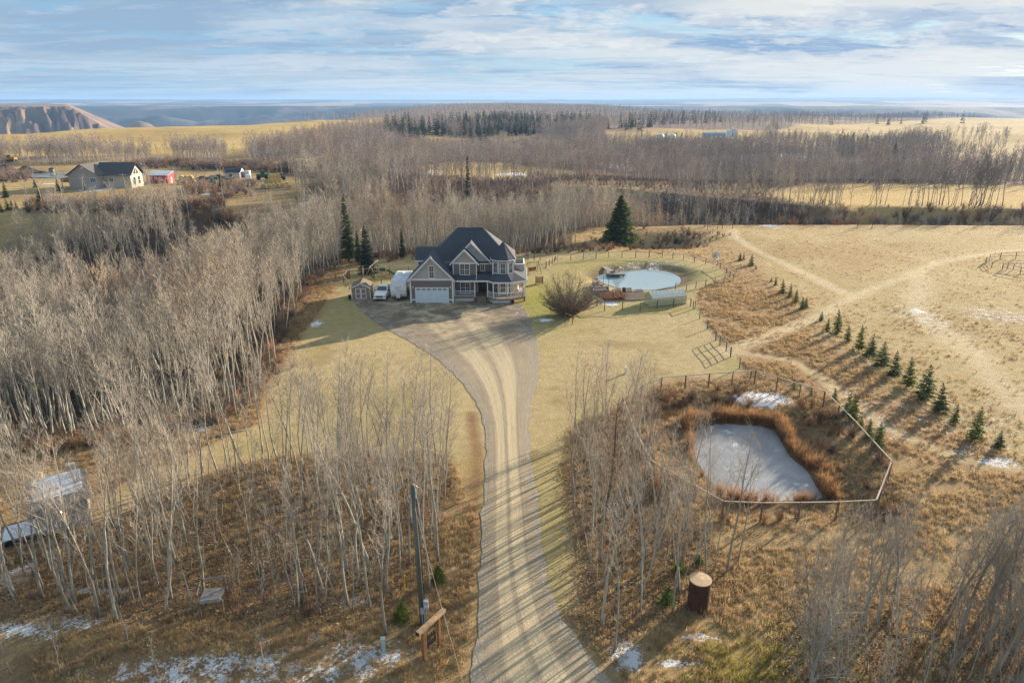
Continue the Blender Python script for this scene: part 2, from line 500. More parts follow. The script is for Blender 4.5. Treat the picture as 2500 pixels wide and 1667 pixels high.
# ------------------------------------------------------------------ ground zones (used for colour and planting)
LAWN = [P(a, b) for a, b in [(840, 650), (1010, 618), (1290, 600), (1520, 612), (1700, 632), (1795, 668), (1692, 705), (1712, 780), (1790, 862), (1835, 925),
        (1620, 925), (1500, 985), (1405, 1090), (1395, 1200), (1420, 1330), (1450, 1480), (1330, 1480), (1230, 1250), (1150, 1230), (1130, 1110), (900, 1115), (700, 1110),
        (640, 1080), (650, 960), (700, 885), (800, 740), (830, 700)]]
STRIP = smooth_poly([P(a, b) for a, b in [(690, 1010), (600, 1050), (430, 1120), (270, 1195), (215, 1255), (235, 1300), (340, 1240), (470, 1170), (600, 1125), (720, 1110)]], 2)
MEADOW = [P(a, b) for a, b in [(1700, 566), (1770, 556), (2100, 556), (2700, 556), (3000, 1250), (2500, 1110), (2250, 960), (2020, 800), (1900, 680), (1780, 600)]]
FIELDS = [[P(a, b) for a, b in q] for q in (
    [(-400, 330), (-400, 316), (0, 316), (370, 316), (700, 303), (900, 294), (1000, 292), (940, 305), (840, 330), (560, 372), (0, 378), (-400, 400)],
    [(1880, 320), (2010, 302), (2500, 284), (3000, 284), (3000, 420), (2500, 398), (2320, 368), (2290, 345), (1960, 348), (1900, 338)],
    [(1880, 478), (1965, 443), (2500, 449), (3000, 449), (3000, 513), (2500, 511), (2100, 506), (1960, 492)])]
YARD = [P(a, b) for a, b in [(-500, 560), (-500, 400), (0, 392), (560, 384), (840, 372), (850, 392), (720, 410), (640, 425), (790, 432), (800, 470), (700, 494), (560, 500), (380, 505), (200, 520), (0, 545)]]
KNOLL = [P(a, b) for a, b in [(1030, 402), (1110, 390), (1220, 389), (1310, 400), (1300, 420), (1200, 428), (1080, 420)]]
KNOLL2 = [P(a, b) for a, b in [(940, 335), (1060, 318), (1110, 335), (1080, 346), (980, 342)]]
FARYARD = [P(a, b) for a, b in [(1500, 342), (1500, 326), (1640, 322), (1880, 318), (1850, 338), (1700, 345)]]
TRACKF = [P(a, b) for a, b in [(1080, 308), (1130, 293), (1160, 291), (1130, 303), (1090, 312)]]
GROVE1 = [P(a, b) for a, b in [(-80, 1500), (60, 1490), (240, 1520), (640, 1520), (930, 1480), (1075, 1330), (1095, 1150), (1040, 1105), (860, 1110), (660, 1130), (430, 1160), (300, 1250), (60, 1340), (-80, 1340)]]
GROVE2 = [P(a, b) for a, b in [(1405, 1060), (1395, 1190), (1395, 1330), (1430, 1510), (1490, 1580), (1600, 1480), (1720, 1420), (1740, 1330), (1640, 1210), (1530, 1060), (1480, 1010)]]
GROVE3 = [P(a, b) for a, b in [(1960, 1560), (1990, 1470), (2200, 1470), (2560, 1440), (2640, 1640), (2640, 1760), (1960, 1760)]]
TRACKS = {
    'a': [P(a, b) for a, b in [(1790, 560), (1795, 578), (1850, 612), (1930, 650), (2010, 690), (2075, 722)]],
    'b': [P(a, b) for a, b in [(1770, 858), (1830, 840), (1930, 800), (2010, 768), (2075, 730), (2140, 700), (2220, 672), (2290, 640), (2370, 625), (2460, 612), (2600, 606)]],
    'c': [P(a, b) for a, b in [(2235, 665), (2250, 690), (2235, 725), (2250, 770), (2300, 810), (2370, 860), (2440, 930), (2520, 1010), (2620, 1100)]],
    'd': [P(a, b) for a, b in [(1800, 860), (1930, 880), (2010, 925), (2080, 985), (2160, 1040), (2260, 1090), (2380, 1130), (2520, 1150)]],
}
TRACK_W = {'a': 1.6, 'b': 1.5, 'c': 3.4, 'd': 1.0}
DRIVE_C = [(1490, 1790), (1400, 1690), (1310, 1560), (1255, 1420), (1250, 1260), (1248, 1120), (1240, 1000), (1215, 900), (1195, 830)]
DRIVEWAY = [P(a, b) for a, b in [(862, 742), (930, 744), (1010, 741), (1110, 741), (1180, 745), (1250, 748), (1283, 762), (1298, 800), (1312, 850), (1316, 900), (1300, 960), (1291, 1010), (1290, 1060),
        (1298, 1140), (1312, 1230), (1322, 1330), (1340, 1430), (1380, 1530), (1450, 1620), (1560, 1720), (1700, 1850),
        (1300, 1850), (1150, 1750), (1150, 1640), (1170, 1540), (1180, 1440), (1175, 1330), (1180, 1230), (1188, 1120), (1186, 1040), (1165, 985), (1120, 920), (1060, 868), (980, 820), (905, 780)]]
SNOW = [  # px, py, half width px, half height px, strength
    (1860, 972, 88, 20, 0.95), (1735, 1038, 32, 7, 1.1), (560, 1645, 330, 40, 0.62), (750, 1580, 180, 35, 0.3), (120, 1530, 120, 40, 0.7), (20, 1420, 50, 60, 0.9),
    (250, 1440, 120, 10, 0.8), (560, 1440, 120, 10, 0.6), (900, 1600, 120, 40, 0.6), (1530, 1600, 45, 45, 0.9), (1710, 1555, 60, 10, 0.8), (1660, 1620, 60, 14, 0.8), (850, 1470, 70, 20, 0.75),
    (1490, 742, 22, 5, 1.1), (1590, 644, 90, 6, 0.35), (1330, 782, 28, 6, 0.9), (1060, 410, 24, 6, 0.6), (1250, 416, 45, 6, 0.7), (1180, 396, 30, 4, 0.4), (1500, 392, 50, 4, 0.4),
    (2410, 1100, 100, 18, 0.3), (2300, 1020, 180, 60, 0.22), (2430, 770, 90, 25, 0.35), (2250, 775, 60, 30, 0.3), (2240, 760, 25, 8, 0.7), (2440, 1130, 60, 14, 0.7), (2100, 1030, 100, 50, 0.28),
    (2100, 960, 60, 40, 0.25), (620, 880, 50, 30, 0.0), (775, 790, 18, 10, 0.7), (230, 462, 35, 6, 1.1), (520, 472, 30, 6, 0.8), (760, 490, 20, 14, 0.8), (560, 470, 25, 5, 0.7), (260, 460, 30, 4, 1.0),
    (120, 447, 25, 2, 1.0), (800, 455, 20, 4, 1.0), (290, 620, 60, 22, 0.7), (180, 640, 40, 18, 0.6), (560, 600, 60, 16, 0.6), (480, 1045, 60, 20, 0.5), (1010, 480, 40, 20, 0.15), (1870, 545, 30, 12, 0.8),
    (2200, 530, 40, 8, 0.7), (2350, 535, 90, 10, 0.5), (1980, 370, 60, 20, 0.5), (1640, 470, 40, 20, 0.15), (1380, 500, 40, 20, 0.15), (2000, 1190, 80, 20, 0.25), (840, 725, 20, 4, 0.0)]
OLD_SNOW = [(0, 0)]

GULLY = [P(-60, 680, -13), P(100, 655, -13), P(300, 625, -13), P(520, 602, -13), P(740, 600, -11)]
GAPS = [[P(a, b) for a, b in q] for q in ([(556, 395), (556, 366), (608, 366), (608, 395)], [(380, 300), (380, 378), (420, 378), (420, 300)], [(1480, 345), (1480, 322), (1880, 318), (1880, 345)])]
LAWN_S = smooth_poly(LAWN, 2); DRIVE_S = smooth_poly(DRIVEWAY, 3)
def forest_mask(X, Y):
    """1 where trees of the ravine and the far woods grow"""
    R = np.hypot(X, Y)
    d1 = polydist(PROP, X, Y)
    m = S((d1 + 0.6 - 7 * S((X - 15) / 20) + fbm(X, Y, 9, 2, 3) * 4) / 2.5)
    for q in FIELDS: m = m * S((polydist(q, X, Y) + fbm(X, Y, 40, 3, 8) * 14 * np.clip(R / 400, 0.3, 3)) / 6 + 0.5)
    m = m * S((polydist(YARD, X, Y) + fbm(X, Y, 25, 3, 12) * 8) / 6 + 0.4)
    m = m * S((polydist(KNOLL, X, Y) + fbm(X, Y, 25, 3, 14) * 8) / 5 + 0.4)
    m = m * S((polydist(FARYARD, X, Y) + fbm(X, Y, 25, 2, 15) * 8) / 8 + 0.3)
    m = m * S((polydist(KNOLL2, X, Y)) / 10 + 0.4) * S((polydist(TRACKF, X, Y)) / 20 + 0.4)
    m = m * S((linedist(GULLY, X, Y) - 8 + fbm(X, Y, 14, 2, 16) * 8) / 4)
    m = m * (1 - 0.75 * S((X - 78) / 20) * S((212 - Y) / 6) * (fbm(X, Y, 20, 2, 18) < 0.12))
    for q in GAPS: m = m * S(polydist(q, X, Y) / 6 + 0.3)
    return m

def ground_colour(X, Y, Z):
    n = len(X)
    R = np.hypot(X, Y); A = np.degrees(np.arctan2(X, Y))
    n1 = fbm(X, Y, 6, 4, 101); n2 = fbm(X, Y, 23, 4, 102); n3 = fbm(X, Y, 2.2, 3, 103); n4 = fbm(X, Y, 90, 4, 104)
    def c(*v): return np.array(v)[None, :]
    def mixc(a, b, t): return a * (1 - t[:, None]) + b * t[:, None]
    C = mixc(c(0.33, 0.215, 0.11) * np.ones((n, 3)), c(0.40, 0.29, 0.15), S(n2 * 2.4 + 0.45))
    C = mixc(C, c(0.21, 0.135, 0.08), S(n1 * 3 - 0.3) * 0.75)
    # meadow on the right
    t = S(0.5 - (polydist(MEADOW, X, Y) + n2 * 10) / 6)
    M = mixc(c(0.41, 0.305, 0.15) * np.ones((n, 3)), c(0.45, 0.35, 0.18), S(n1 * 3 + 0.5)); M = mixc(M, c(0.36, 0.24, 0.115), S(n2 * 3 - 0.1))
    C = mixc(C, M, t)
    # mown lawn
    t = S(0.5 - (np.minimum(polydist(LAWN_S, X, Y), polydist(STRIP, X, Y)) + n3 * 1.2 + n1 * 1.5) / 1.6)
    L = mixc(c(0.42, 0.33, 0.175) * np.ones((n, 3)), c(0.365, 0.295, 0.14), S(n2 * 3 + 0.4))
    L = mixc(L, c(0.29, 0.215, 0.10), S(n1 * 4 - 0.3) * 0.7)
    L = mixc(L, c(0.31, 0.265, 0.10), S(fbm(X, Y, 11, 4, 109) * 5 - 0.1) * 0.7)
    g = np.exp(-(((X - 5) / 6) ** 2 + ((Y - 106) / 11) ** 2)) + 0.25 * np.exp(-(((X + 27) / 7) ** 2 + ((Y - 97) / 14) ** 2)) + 0.5 * np.exp(-(((X - 21) / 9) ** 2 + ((Y - 101) / 4) ** 2)) \
        + 0.35 * np.exp(-(((X - 22) / 14) ** 2 + ((Y - 125) / 12) ** 2))
    L = mixc(L, c(0.26, 0.255, 0.055), np.clip(g, 0, 1))
    C = mixc(C, L, t); lawn = t
    # grove floors: fallen leaves
    gf = np.zeros(n)
    for q, k in ((GROVE1, 1.0), (GROVE2, 1.0), (GROVE3, 0.8)):
        gf = np.maximum(gf, k * S(0.5 - (polydist(q, X, Y) + n1 * 4) / 3.5))
    LF = mixc(c(0.28, 0.195, 0.125) * np.ones((n, 3)), c(0.40, 0.29, 0.175), S(n3 * 3 + 0.35)); LF = mixc(LF, c(0.18, 0.125, 0.085), S(n1 * 3) * 0.8)
    C = mixc(C, LF, gf * 0.95)
    # greenish grass, lower right; red-brown verge left of the drive
    gg = np.exp(-(((X - 13.5) / 3.0) ** 2 + ((Y - 29.5) / 2.2) ** 2)) + 0.9 * np.exp(-(((X - 18.5) / 6) ** 2 + ((Y - 31.0) / 1.5) ** 2)) + 0.8 * np.exp(-(((X - 8) / 4) ** 2 + ((Y - 27.5) / 1.3) ** 2))
    C = mixc(C, mixc(c(0.25, 0.21, 0.055) * np.ones((n, 3)), c(0.34, 0.24, 0.075), S(n3 * 3 + 0.5)), np.clip(gg, 0, 1) * S(n1 * 2 + 0.7))
    verge = S(1 - linedist([P(a, b) for a, b in ((1150, 1010), (1165, 1120), (1155, 1260), (1140, 1400), (1090, 1480))], X, Y) / 1.1)
    C = mixc(C, c(0.22, 0.12, 0.06), verge * 0.75)
    # ravine and wood floors
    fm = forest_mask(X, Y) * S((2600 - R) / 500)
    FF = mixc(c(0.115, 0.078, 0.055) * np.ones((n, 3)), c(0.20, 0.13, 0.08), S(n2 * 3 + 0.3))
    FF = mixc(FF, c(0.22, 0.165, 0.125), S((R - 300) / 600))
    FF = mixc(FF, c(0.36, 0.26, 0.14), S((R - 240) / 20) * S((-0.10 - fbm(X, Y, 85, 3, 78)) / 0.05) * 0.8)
    FF = mixc(FF, c(0.065, 0.048, 0.042), S(1 - (linedist(GULLY, X, Y) - 6) / 10) * 0.85)  # shade of the ravine bottom put into the floor colour along the gully
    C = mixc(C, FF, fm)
    # stubble fields and the neighbour's yard
    for i, q in enumerate(FIELDS):
        t = S(0.5 - (polydist(q, X, Y) + n4 * 20) / 8)
        st = 0.5 + 0.5 * np.sin((X * 0.25 + Y) * 0.16 + n4 * 6)
        ff = mixc(c(0.48, 0.345, 0.13) * np.ones((n, 3)), c(0.41, 0.275, 0.095), S(st * 0.5 + n4 * 2.5))
        if i == 1: ff = mixc(ff, c(0.43, 0.33, 0.17), np.full(n, 0.6))
        C = mixc(C, ff, t)
    t = S(0.5 - (polydist(YARD, X, Y) + n2 * 5) / 5)
    C = mixc(C, mixc(c(0.40, 0.295, 0.13) * np.ones((n, 3)), c(0.31, 0.215, 0.105), S(n2 * 3 + 0.3)), t)
    t = S(0.5 - polydist([P(a, b) for a, b in ((330, 470), (520, 452), (650, 436), (760, 445), (700, 470), (560, 470), (400, 480))], X, Y) / 8)
    C = mixc(C, c(0.24, 0.185, 0.12), t * 0.7)
    for q in (KNOLL, KNOLL2, TRACKF, FARYARD):
        t = S(0.5 - (polydist(q, X, Y) + n2 * 6) / 6)
        C = mixc(C, c(0.40, 0.285, 0.12), t)
    # pond banks
    di = polydist(ICE, X, Y); dp = polydist(POND, X, Y)
    C = mixc(C, c(0.15, 0.10, 0.06), S(1 - di / 6.5) * 0.8)
    C = mixc(C, c(0.15, 0.11, 0.07), S(1 - (dp - 0.3 + n1 * 1.5) / (2.2 + 1.6 * (Y > 122))) * (Y > 112) * 0.9)
    # earth of the vegetable plots, spoil heaps by the neighbour's pond
    # valley sides and far plateau
    far = S((R - 1500) / 900)
    val = np.interp(A, RIM_A, RIM_R)
    inval = S((R - val - 30) / 160) * S((R - 500) / 200)
    VS = mixc(c(0.055, 0.052, 0.045) * np.ones((n, 3)), c(0.17, 0.14, 0.105), S(fbm(X, Y, 380, 6, 201, 0.66) * 7 + 0.25))
    VS = mixc(VS, c(0.035, 0.045, 0.04), S(fbm(X, Y, 520, 6, 202, 0.66) * 9 - 0.2))
    BL = mixc(c(0.27, 0.185, 0.115) * np.ones((n, 3)), c(0.12, 0.085, 0.07), S(fbm(X, Y * 0.35, 70, 5, 203) * 4 + 0.35))
    VS = mixc(VS, BL, S((-25.5 - A) / 1.5) * S((R - 1700) / 200) * S((3300 - R) / 200))
    C = mixc(C, VS, inval)
    r2 = np.interp(A, [-60, -20, 0, 36, 60], [5200, 5000, 4500, 4900, 5200])
    fp = S((R - r2 - 100 + fbm(X, Y, 700, 4, 205) * 900) / 250)
    u = fbm(X, Y * 0.55, 620, 3, 206); v = fbm(X, Y, 1500, 3, 207)
    FP = mixc(c(0.38, 0.28, 0.15) * np.ones((n, 3)), c(0.05, 0.055, 0.05), S((u + v * 0.6) * 14 + 0.5))
    FP = mixc(FP, c(0.36, 0.35, 0.34), S(fbm(X, Y, 900, 2, 208) * 12 - 2.6) * 0.7)
    FP = mixc(FP, c(0.05, 0.055, 0.05), S((R - 9000) / 2500) * 0.85)
    C = mixc(C, FP, fp)
    # tracks worn through the grass
    for k, line in TRACKS.items():
        dl = linedist(line, X, Y)
        w = TRACK_W[k]
        t = S(1.15 - (dl + n1 * w * 0.9) / w)
        C = mixc(C, c(0.56, 0.46, 0.29) if k != 'd' else c(0.52, 0.41, 0.24), t * 0.85)
    # snow likelihood
    sn = np.full(n, -1.0)
    for px, py, hw, hh, k in SNOW:
        if k <= 0: continue
        x0, y0 = P(px, py); hx = hw / F * math.hypot(y0, 30); y1 = P(px, py - hh)[1]; y2 = P(px, py + hh)[1]
        hy = max((y1 - y2) / 2, 0.4)
        e = 1 - ((X - x0) / hx) ** 2 - ((Y - y0) / hy) ** 2
        sn = np.maximum(sn, np.where(e > -0.6, k * np.clip(e + 0.25, -1, 1), -1))
    rough = np.clip(1 - lawn, 0, 1)
    return C, sn, rough

def build_ground():
    az = np.radians(np.concatenate([np.linspace(-115, -50, 40)[:-1], np.linspace(-50, 50, 521), np.linspace(50, 115, 40)[1:]]))
    rr = [4.0]
    while rr[-1] < 17000:
        r = rr[-1]
        rr.append(r + (2.5 if r < 24 else 0.5 if r < 135 else max(0.55, (r - 135) * 0.0165 + 0.55) if r < 420 else r * 0.0145))
    rr = np.array(rr)
    nr, na = len(rr), len(az)
    Rg, Ag = np.meshgrid(rr, az, indexing='ij')
    X = (Rg * np.sin(Ag)).ravel(); Y = (Rg * np.cos(Ag)).ravel()
    Z = height(X, Y)
    i = np.arange(nr - 1)[:, None] * na + np.arange(na - 1)[None, :]
    i = i.ravel()
    faces = np.stack([i, i + 1, i + na + 1, i + na], 1)[:, ::-1]
    me = np_mesh('ground', np.stack([X, Y, Z], 1), faces, ground_mat(), True)
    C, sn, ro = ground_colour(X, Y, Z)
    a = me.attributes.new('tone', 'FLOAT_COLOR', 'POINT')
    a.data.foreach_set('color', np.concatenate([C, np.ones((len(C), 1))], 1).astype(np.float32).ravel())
    for nm, arr in (('snow', sn), ('rough', ro)):
        a = me.attributes.new(nm, 'FLOAT', 'POINT'); a.data.foreach_set('value', arr.astype(np.float32))
    o = link('ground', me)
    tag(o, 'rolling dry autumn grassland with lawn, leaf litter and far river valley', 'ground', kind='structure')
    return o

def ground_mat():
    m, w, b, out = principled('ground_cover')
    tc = w.add('ShaderNodeTexCoord'); o = tc.outputs['Object']
    at = w.add('ShaderNodeAttribute', attribute_name='tone').outputs['Color']
    sn = w.add('ShaderNodeAttribute', attribute_name='snow').outputs['Fac']
    ro = w.add('ShaderNodeAttribute', attribute_name='rough').outputs['Fac']
    f1 = w.noise(o, 5.5, 6, 0.72); f2 = w.noise(o, 0.9, 5, 0.65); f3 = w.noise(o, 0.035, 5, 0.6); f4 = w.noise(o, 22.0, 3, 0.7)
    amp = w.ramp(ro, 0, 1, 0.50, 0.66)
    v = w.math('ADD', w.math('MULTIPLY', w.math('SUBTRACT', f1, 0.5), 2.1), w.math('MULTIPLY', w.math('SUBTRACT', f2, 0.5), 1.3))
    v = w.math('ADD', v, w.math('MULTIPLY', w.math('SUBTRACT', f4, 0.5), 1.2))
    v = w.math('ADD', v, w.math('MULTIPLY', w.math('SUBTRACT', f3, 0.5), 0.6))
    g = w.math('ADD', 1.0, w.math('MULTIPLY', v, amp))
    cb = w.add('ShaderNodeCombineXYZ')
    g = w.math('MAXIMUM', g, 0.15)
    w.put(cb.inputs[0], g); w.put(cb.inputs[1], w.math('MULTIPLY', g, w.ramp(f2, 0.3, 0.7, 0.95, 1.06))); w.put(cb.inputs[2], w.math('MULTIPLY', g, w.ramp(f1, 0.3, 0.7, 1.12, 0.9)))
    k = w.mix(1.0, at, cb.outputs[0], 'MULTIPLY')
    sv = w.math('ADD', sn, w.math('ADD', w.math('MULTIPLY', w.math('SUBTRACT', f2, 0.5), 2.6), w.math('MULTIPLY', w.math('SUBTRACT', f1, 0.5), 3.4)))
    sm = w.math('MULTIPLY', w.ramp(sv, 0.55, 0.70), w.ramp(sn, -0.5, -0.2))
    k = w.mix(sm, k, (0.80, 0.83, 0.88))
    w.put(b.inputs['Base Color'], k)
    b.inputs['Roughness'].default_value = 0.95; b.inputs['Specular IOR Level'].default_value = 0.1
    bn = w.add('ShaderNodeBump'); bn.inputs['Strength'].default_value = 0.9
    w.put(bn.inputs['Distance'], w.ramp(ro, 0, 1, 0.11, 0.22))
    w.put(bn.inputs['Height'], w.math('ADD', w.math('ADD', f1, w.math('MULTIPLY', f2, 0.8)), w.math('MULTIPLY', f4, 0.4)))
    w.l.new(bn.outputs[0], b.inputs['Normal'])
    return m
build_ground()


def resample(pts, n):
    pts = np.array(pts, float)
    d = np.concatenate([[0], np.cumsum(np.hypot(*np.diff(pts, axis=0).T))])
    t = np.linspace(0, d[-1], n)
    return np.stack([np.interp(t, d, pts[:, 0]), np.interp(t, d, pts[:, 1])], 1), d[-1]
def loft(name, left, right, rows, cols, lift, material, crown=0.0, wob=0.0):
    """sheet between two edge lines, draped over the terrain; uv = across, along (metres)"""
    L, ll = resample(left, rows); R, lr = resample(right, rows)
    t = np.linspace(0, 1, cols)
    XY = L[:, None, :] * (1 - t)[None, :, None] + R[:, None, :] * t[None, :, None]
    X = XY[..., 0].ravel(); Y = XY[..., 1].ravel()
    if wob:
        T = np.tile(t, rows); e = S((np.abs(T - 0.5) - 0.36) / 0.14)
        X = X + wob * e * fbm(X, Y, 1.3, 3, 300) * 2; Y = Y + wob * e * fbm(X, Y, 1.3, 3, 310) * 2
    T = np.tile(t, rows)
    Z = height(X, Y) + lift + crown * (1 - (2 * T - 1) ** 2)
    i = (np.arange(rows - 1)[:, None] * cols + np.arange(cols - 1)[None, :]).ravel()
    fc = np.stack([i, i + 1, i + cols + 1, i + cols], 1)
    me = np_mesh(name, np.stack([X, Y, Z], 1), fc, material, True)
    if me.polygons[0].normal.z < 0: me.flip_normals()
    V = np.repeat(np.linspace(0, (ll + lr) / 2, rows), cols)
    a = me.attributes.new('across', 'FLOAT', 'POINT'); a.data.foreach_set('value', T.astype(np.float32))
    a = me.attributes.new('along', 'FLOAT', 'POINT'); a.data.foreach_set('value', V.astype(np.float32))
    return link(name, me)
def gravel_mat():
    m, w, b, out = principled('gravel')
    tc = w.add('ShaderNodeTexCoord'); o = tc.outputs['Object']
    u = w.add('ShaderNodeAttribute', attribute_name='across').outputs['Fac']
    v = w.add('ShaderNodeAttribute', attribute_name='along').outputs['Fac']
    f1 = w.noise(o, 9.0, 5, 0.75); f2 = w.noise(o, 0.5, 5, 0.6); f3 = w.noise(o, 30.0, 2, 0.7)
    cb = w.add('ShaderNodeCombineXYZ'); w.put(cb.inputs[0], w.math('MULTIPLY', u, 26.0)); w.put(cb.inputs[1], w.math('MULTIPLY', v, 0.10))
    st = w.noise(cb.outputs[0], 1.0, 4, 0.6)
    ub = w.math('ADD', u, w.math('MULTIPLY', w.math('SUBTRACT', f2, 0.5), 0.035))
    def band(c, hw):
        return w.ramp(w.math('ABSOLUTE', w.math('SUBTRACT', ub, c)), hw * 0.45, hw, 1.0, 0.0, smooth=True)
    tr = w.math('MAXIMUM', band(0.36, 0.13), band(0.62, 0.13))
    k = w.mix(w.ramp(f2, 0.3, 0.7), (0.30, 0.245, 0.17), (0.38, 0.31, 0.21))
    k = w.mix(w.math('MULTIPLY', tr, 0.9), k, (0.52, 0.425, 0.27))
    k = w.mix(w.math('MULTIPLY', w.math('MULTIPLY', w.ramp(st, 0.5, 0.7), w.ramp(f2, 0.4, 0.65)), 0.5), k, (0.24, 0.19, 0.135))
    edge = w.math('MULTIPLY', w.ramp(w.math('ABSOLUTE', w.math('SUBTRACT', w.math('ADD', ub, w.math('MULTIPLY', w.math('SUBTRACT', f2, 0.5), 0.12)), 0.5)), 0.36, 0.47), 0.85)
    k = w.mix(edge, k, w.mix(w.ramp(f1, 0.35, 0.6), (0.17, 0.145, 0.115), (0.40, 0.355, 0.285)))
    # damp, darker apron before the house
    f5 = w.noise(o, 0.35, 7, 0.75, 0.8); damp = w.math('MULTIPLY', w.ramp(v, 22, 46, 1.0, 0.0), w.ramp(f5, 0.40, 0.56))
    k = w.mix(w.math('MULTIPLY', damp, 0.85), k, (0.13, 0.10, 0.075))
    g = w.math('ADD', 0.72, w.math('MULTIPLY', f1, 0.56))
    g = w.math('MULTIPLY', g, w.ramp(f3, 0.3, 0.7, 0.8, 1.2))
    c3 = w.add('ShaderNodeCombineXYZ')
    for i in range(3): w.put(c3.inputs[i], g)
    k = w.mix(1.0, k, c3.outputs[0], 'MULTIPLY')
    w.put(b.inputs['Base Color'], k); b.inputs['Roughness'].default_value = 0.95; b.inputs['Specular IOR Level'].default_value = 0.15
    bn = w.add('ShaderNodeBump'); bn.inputs['Strength'].default_value = 0.7; bn.inputs['Distance'].default_value = 0.06
    w.put(bn.inputs['Height'], w.math('ADD', f1, w.math('SUBTRACT', w.math('MULTIPLY', st, 0.8), w.math('MULTIPLY', tr, 0.6)))); w.l.new(bn.outputs[0], b.inputs['Normal'])
    # ragged edge: the outermost stones thin out into the grass
    return m
DL = [P(a, b) for a, b in [(880, 696), (862, 722), (864, 742), (905, 782), (980, 822), (1060, 870), (1120, 922), (1165, 985), (1184, 1040), (1186, 1120), (1178, 1230), (1172, 1330), (1172, 1440), (1165, 1540), (1150, 1640), (1150, 1780), (1230, 2000)]]
DR = [P(a, b) for a, b in [(1010, 696), (1240, 722), (1284, 754), (1300, 800), (1314, 850), (1317, 900), (1302, 960), (1292, 1010), (1291, 1060), (1299, 1140), (1312, 1230), (1322, 1330), (1340, 1430), (1380, 1530), (1450, 1620), (1570, 1740), (1800, 2000)]]
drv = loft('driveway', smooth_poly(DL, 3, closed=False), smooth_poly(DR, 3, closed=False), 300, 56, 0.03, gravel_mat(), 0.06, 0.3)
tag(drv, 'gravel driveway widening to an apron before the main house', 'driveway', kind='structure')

# ------------------------------------------------------------------ bark, twigs, needles
def bark_mat(name, pale, dark, band=0.5):
    m, w, b, out = principled(name)
    tc = w.add('ShaderNodeTexCoord'); o = tc.outputs['Object']
    oi = w.add('ShaderNodeObjectInfo')
    sp = w.add('ShaderNodeSeparateXYZ'); w.put(sp.inputs[0], o)
    n = w.noise(w.vmath('MULTIPLY', o, (6, 6, 2.2)), 1.0, 4, 0.65)
    kn = w.noise(w.vmath('MULTIPLY', o, (3.0, 3.0, 5.5)), 1.0, 2, 0.5)
    k = w.mix(w.ramp(n, 0.3, 0.7), tuple(c * 0.72 for c in pale), pale)
    k = w.mix(w.math('MULTIPLY', w.ramp(kn, 0.62, 0.70), band), k, dark)
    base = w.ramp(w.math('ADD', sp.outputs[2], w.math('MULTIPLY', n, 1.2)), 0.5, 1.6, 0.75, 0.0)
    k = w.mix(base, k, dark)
    f = w.ramp(oi.outputs['Random'], 0, 1, 0.72, 1.15)
    cb = w.add('ShaderNodeCombineXYZ')
    w.put(cb.inputs[0], f); w.put(cb.inputs[1], f); w.put(cb.inputs[2], w.math('MULTIPLY', f, 0.98))
    k = w.mix(1.0, k, cb.outputs[0], 'MULTIPLY')
    w.put(b.inputs['Base Color'], k); b.inputs['Roughness'].default_value = 0.85; b.inputs['Specular IOR Level'].default_value = 0.2
    return m
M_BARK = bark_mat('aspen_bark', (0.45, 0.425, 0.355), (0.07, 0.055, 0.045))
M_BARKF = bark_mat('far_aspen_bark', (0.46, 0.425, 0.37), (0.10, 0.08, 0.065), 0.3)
M_TWIG = mat('aspen_twigs', (0.43, 0.385, 0.30), 0.9, 0.2, 1.0, rnd=0.22, spec=0.1)
M_TWIGF = mat('far_aspen_twigs', (0.33, 0.29, 0.25), 0.9, 0.2, 0.6, rnd=0.25, spec=0.1)
M_SHRUB = mat('shrub_twigs', (0.20, 0.145, 0.11), 0.9, 0.25, 1.0, rnd=0.3, spec=0.1)
M_BUSH = mat('bush_twigs', (0.20, 0.15, 0.12), 0.9, 0.2, 1.0, rnd=0.1, spec=0.1)
M_RUST = mat('russet_twigs', (0.36, 0.21, 0.115), 0.9, 0.2, 1.0, rnd=0.2, spec=0.1)
M_NEEDLE = leaf_mat('spruce_needles', (0.115, 0.15, 0.058), 0.35, 0.25, 0.3)
M_NEEDLEB = leaf_mat('blue_spruce_needles', (0.055, 0.082, 0.05), 0.3, 0.25, 0.2)
M_NEEDLEY = leaf_mat('young_spruce_needles', (0.15, 0.18, 0.045), 0.3, 0.2, 0.35)
M_STEM = mat('spruce_stem', (0.11, 0.085, 0.065), 0.9, 0.2, 4.0)
M_GRASS = leaf_mat('dry_grass', (0.47, 0.335, 0.18))
M_GRASSP = leaf_mat('pale_grass', (0.52, 0.40, 0.215))
M_REED = leaf_mat('reed', (0.40, 0.235, 0.115))
M_GREENG = leaf_mat('green_gold_grass', (0.30, 0.27, 0.075))
M_WEED = leaf_mat('leafy_weed', (0.37, 0.26, 0.165))

def place_vary(m, lo=0.72, hi=1.28):
    """tone drifts slowly from stand to stand"""
    w = NT(m.node_tree); b = [n for n in w.n if n.type == 'BSDF_PRINCIPLED'][0]
    src = b.inputs['Base Color'].links[0].from_socket
    oi = w.add('ShaderNodeObjectInfo')
    n = w.noise(oi.outputs['Location'], 0.016, 4, 0.6); n2 = w.noise(oi.outputs['Location'], 0.028, 3, 0.6)
    f = w.ramp(n, 0.3, 0.7, lo, hi); cb = w.add('ShaderNodeCombineXYZ')
    w.put(cb.inputs[0], w.math('MULTIPLY', f, w.ramp(n2, 0.5, 0.7, 1.0, 1.25))); w.put(cb.inputs[1], f); w.put(cb.inputs[2], w.math('MULTIPLY', f, w.ramp(n2, 0.5, 0.7, 1.05, 0.85)))
    w.put(b.inputs['Base Color'], w.mix(1.0, src, cb.outputs[0], 'MULTIPLY'))
place_vary(M_TWIGF); place_vary(M_BARKF); place_vary(M_TWIG, 0.8, 1.15)
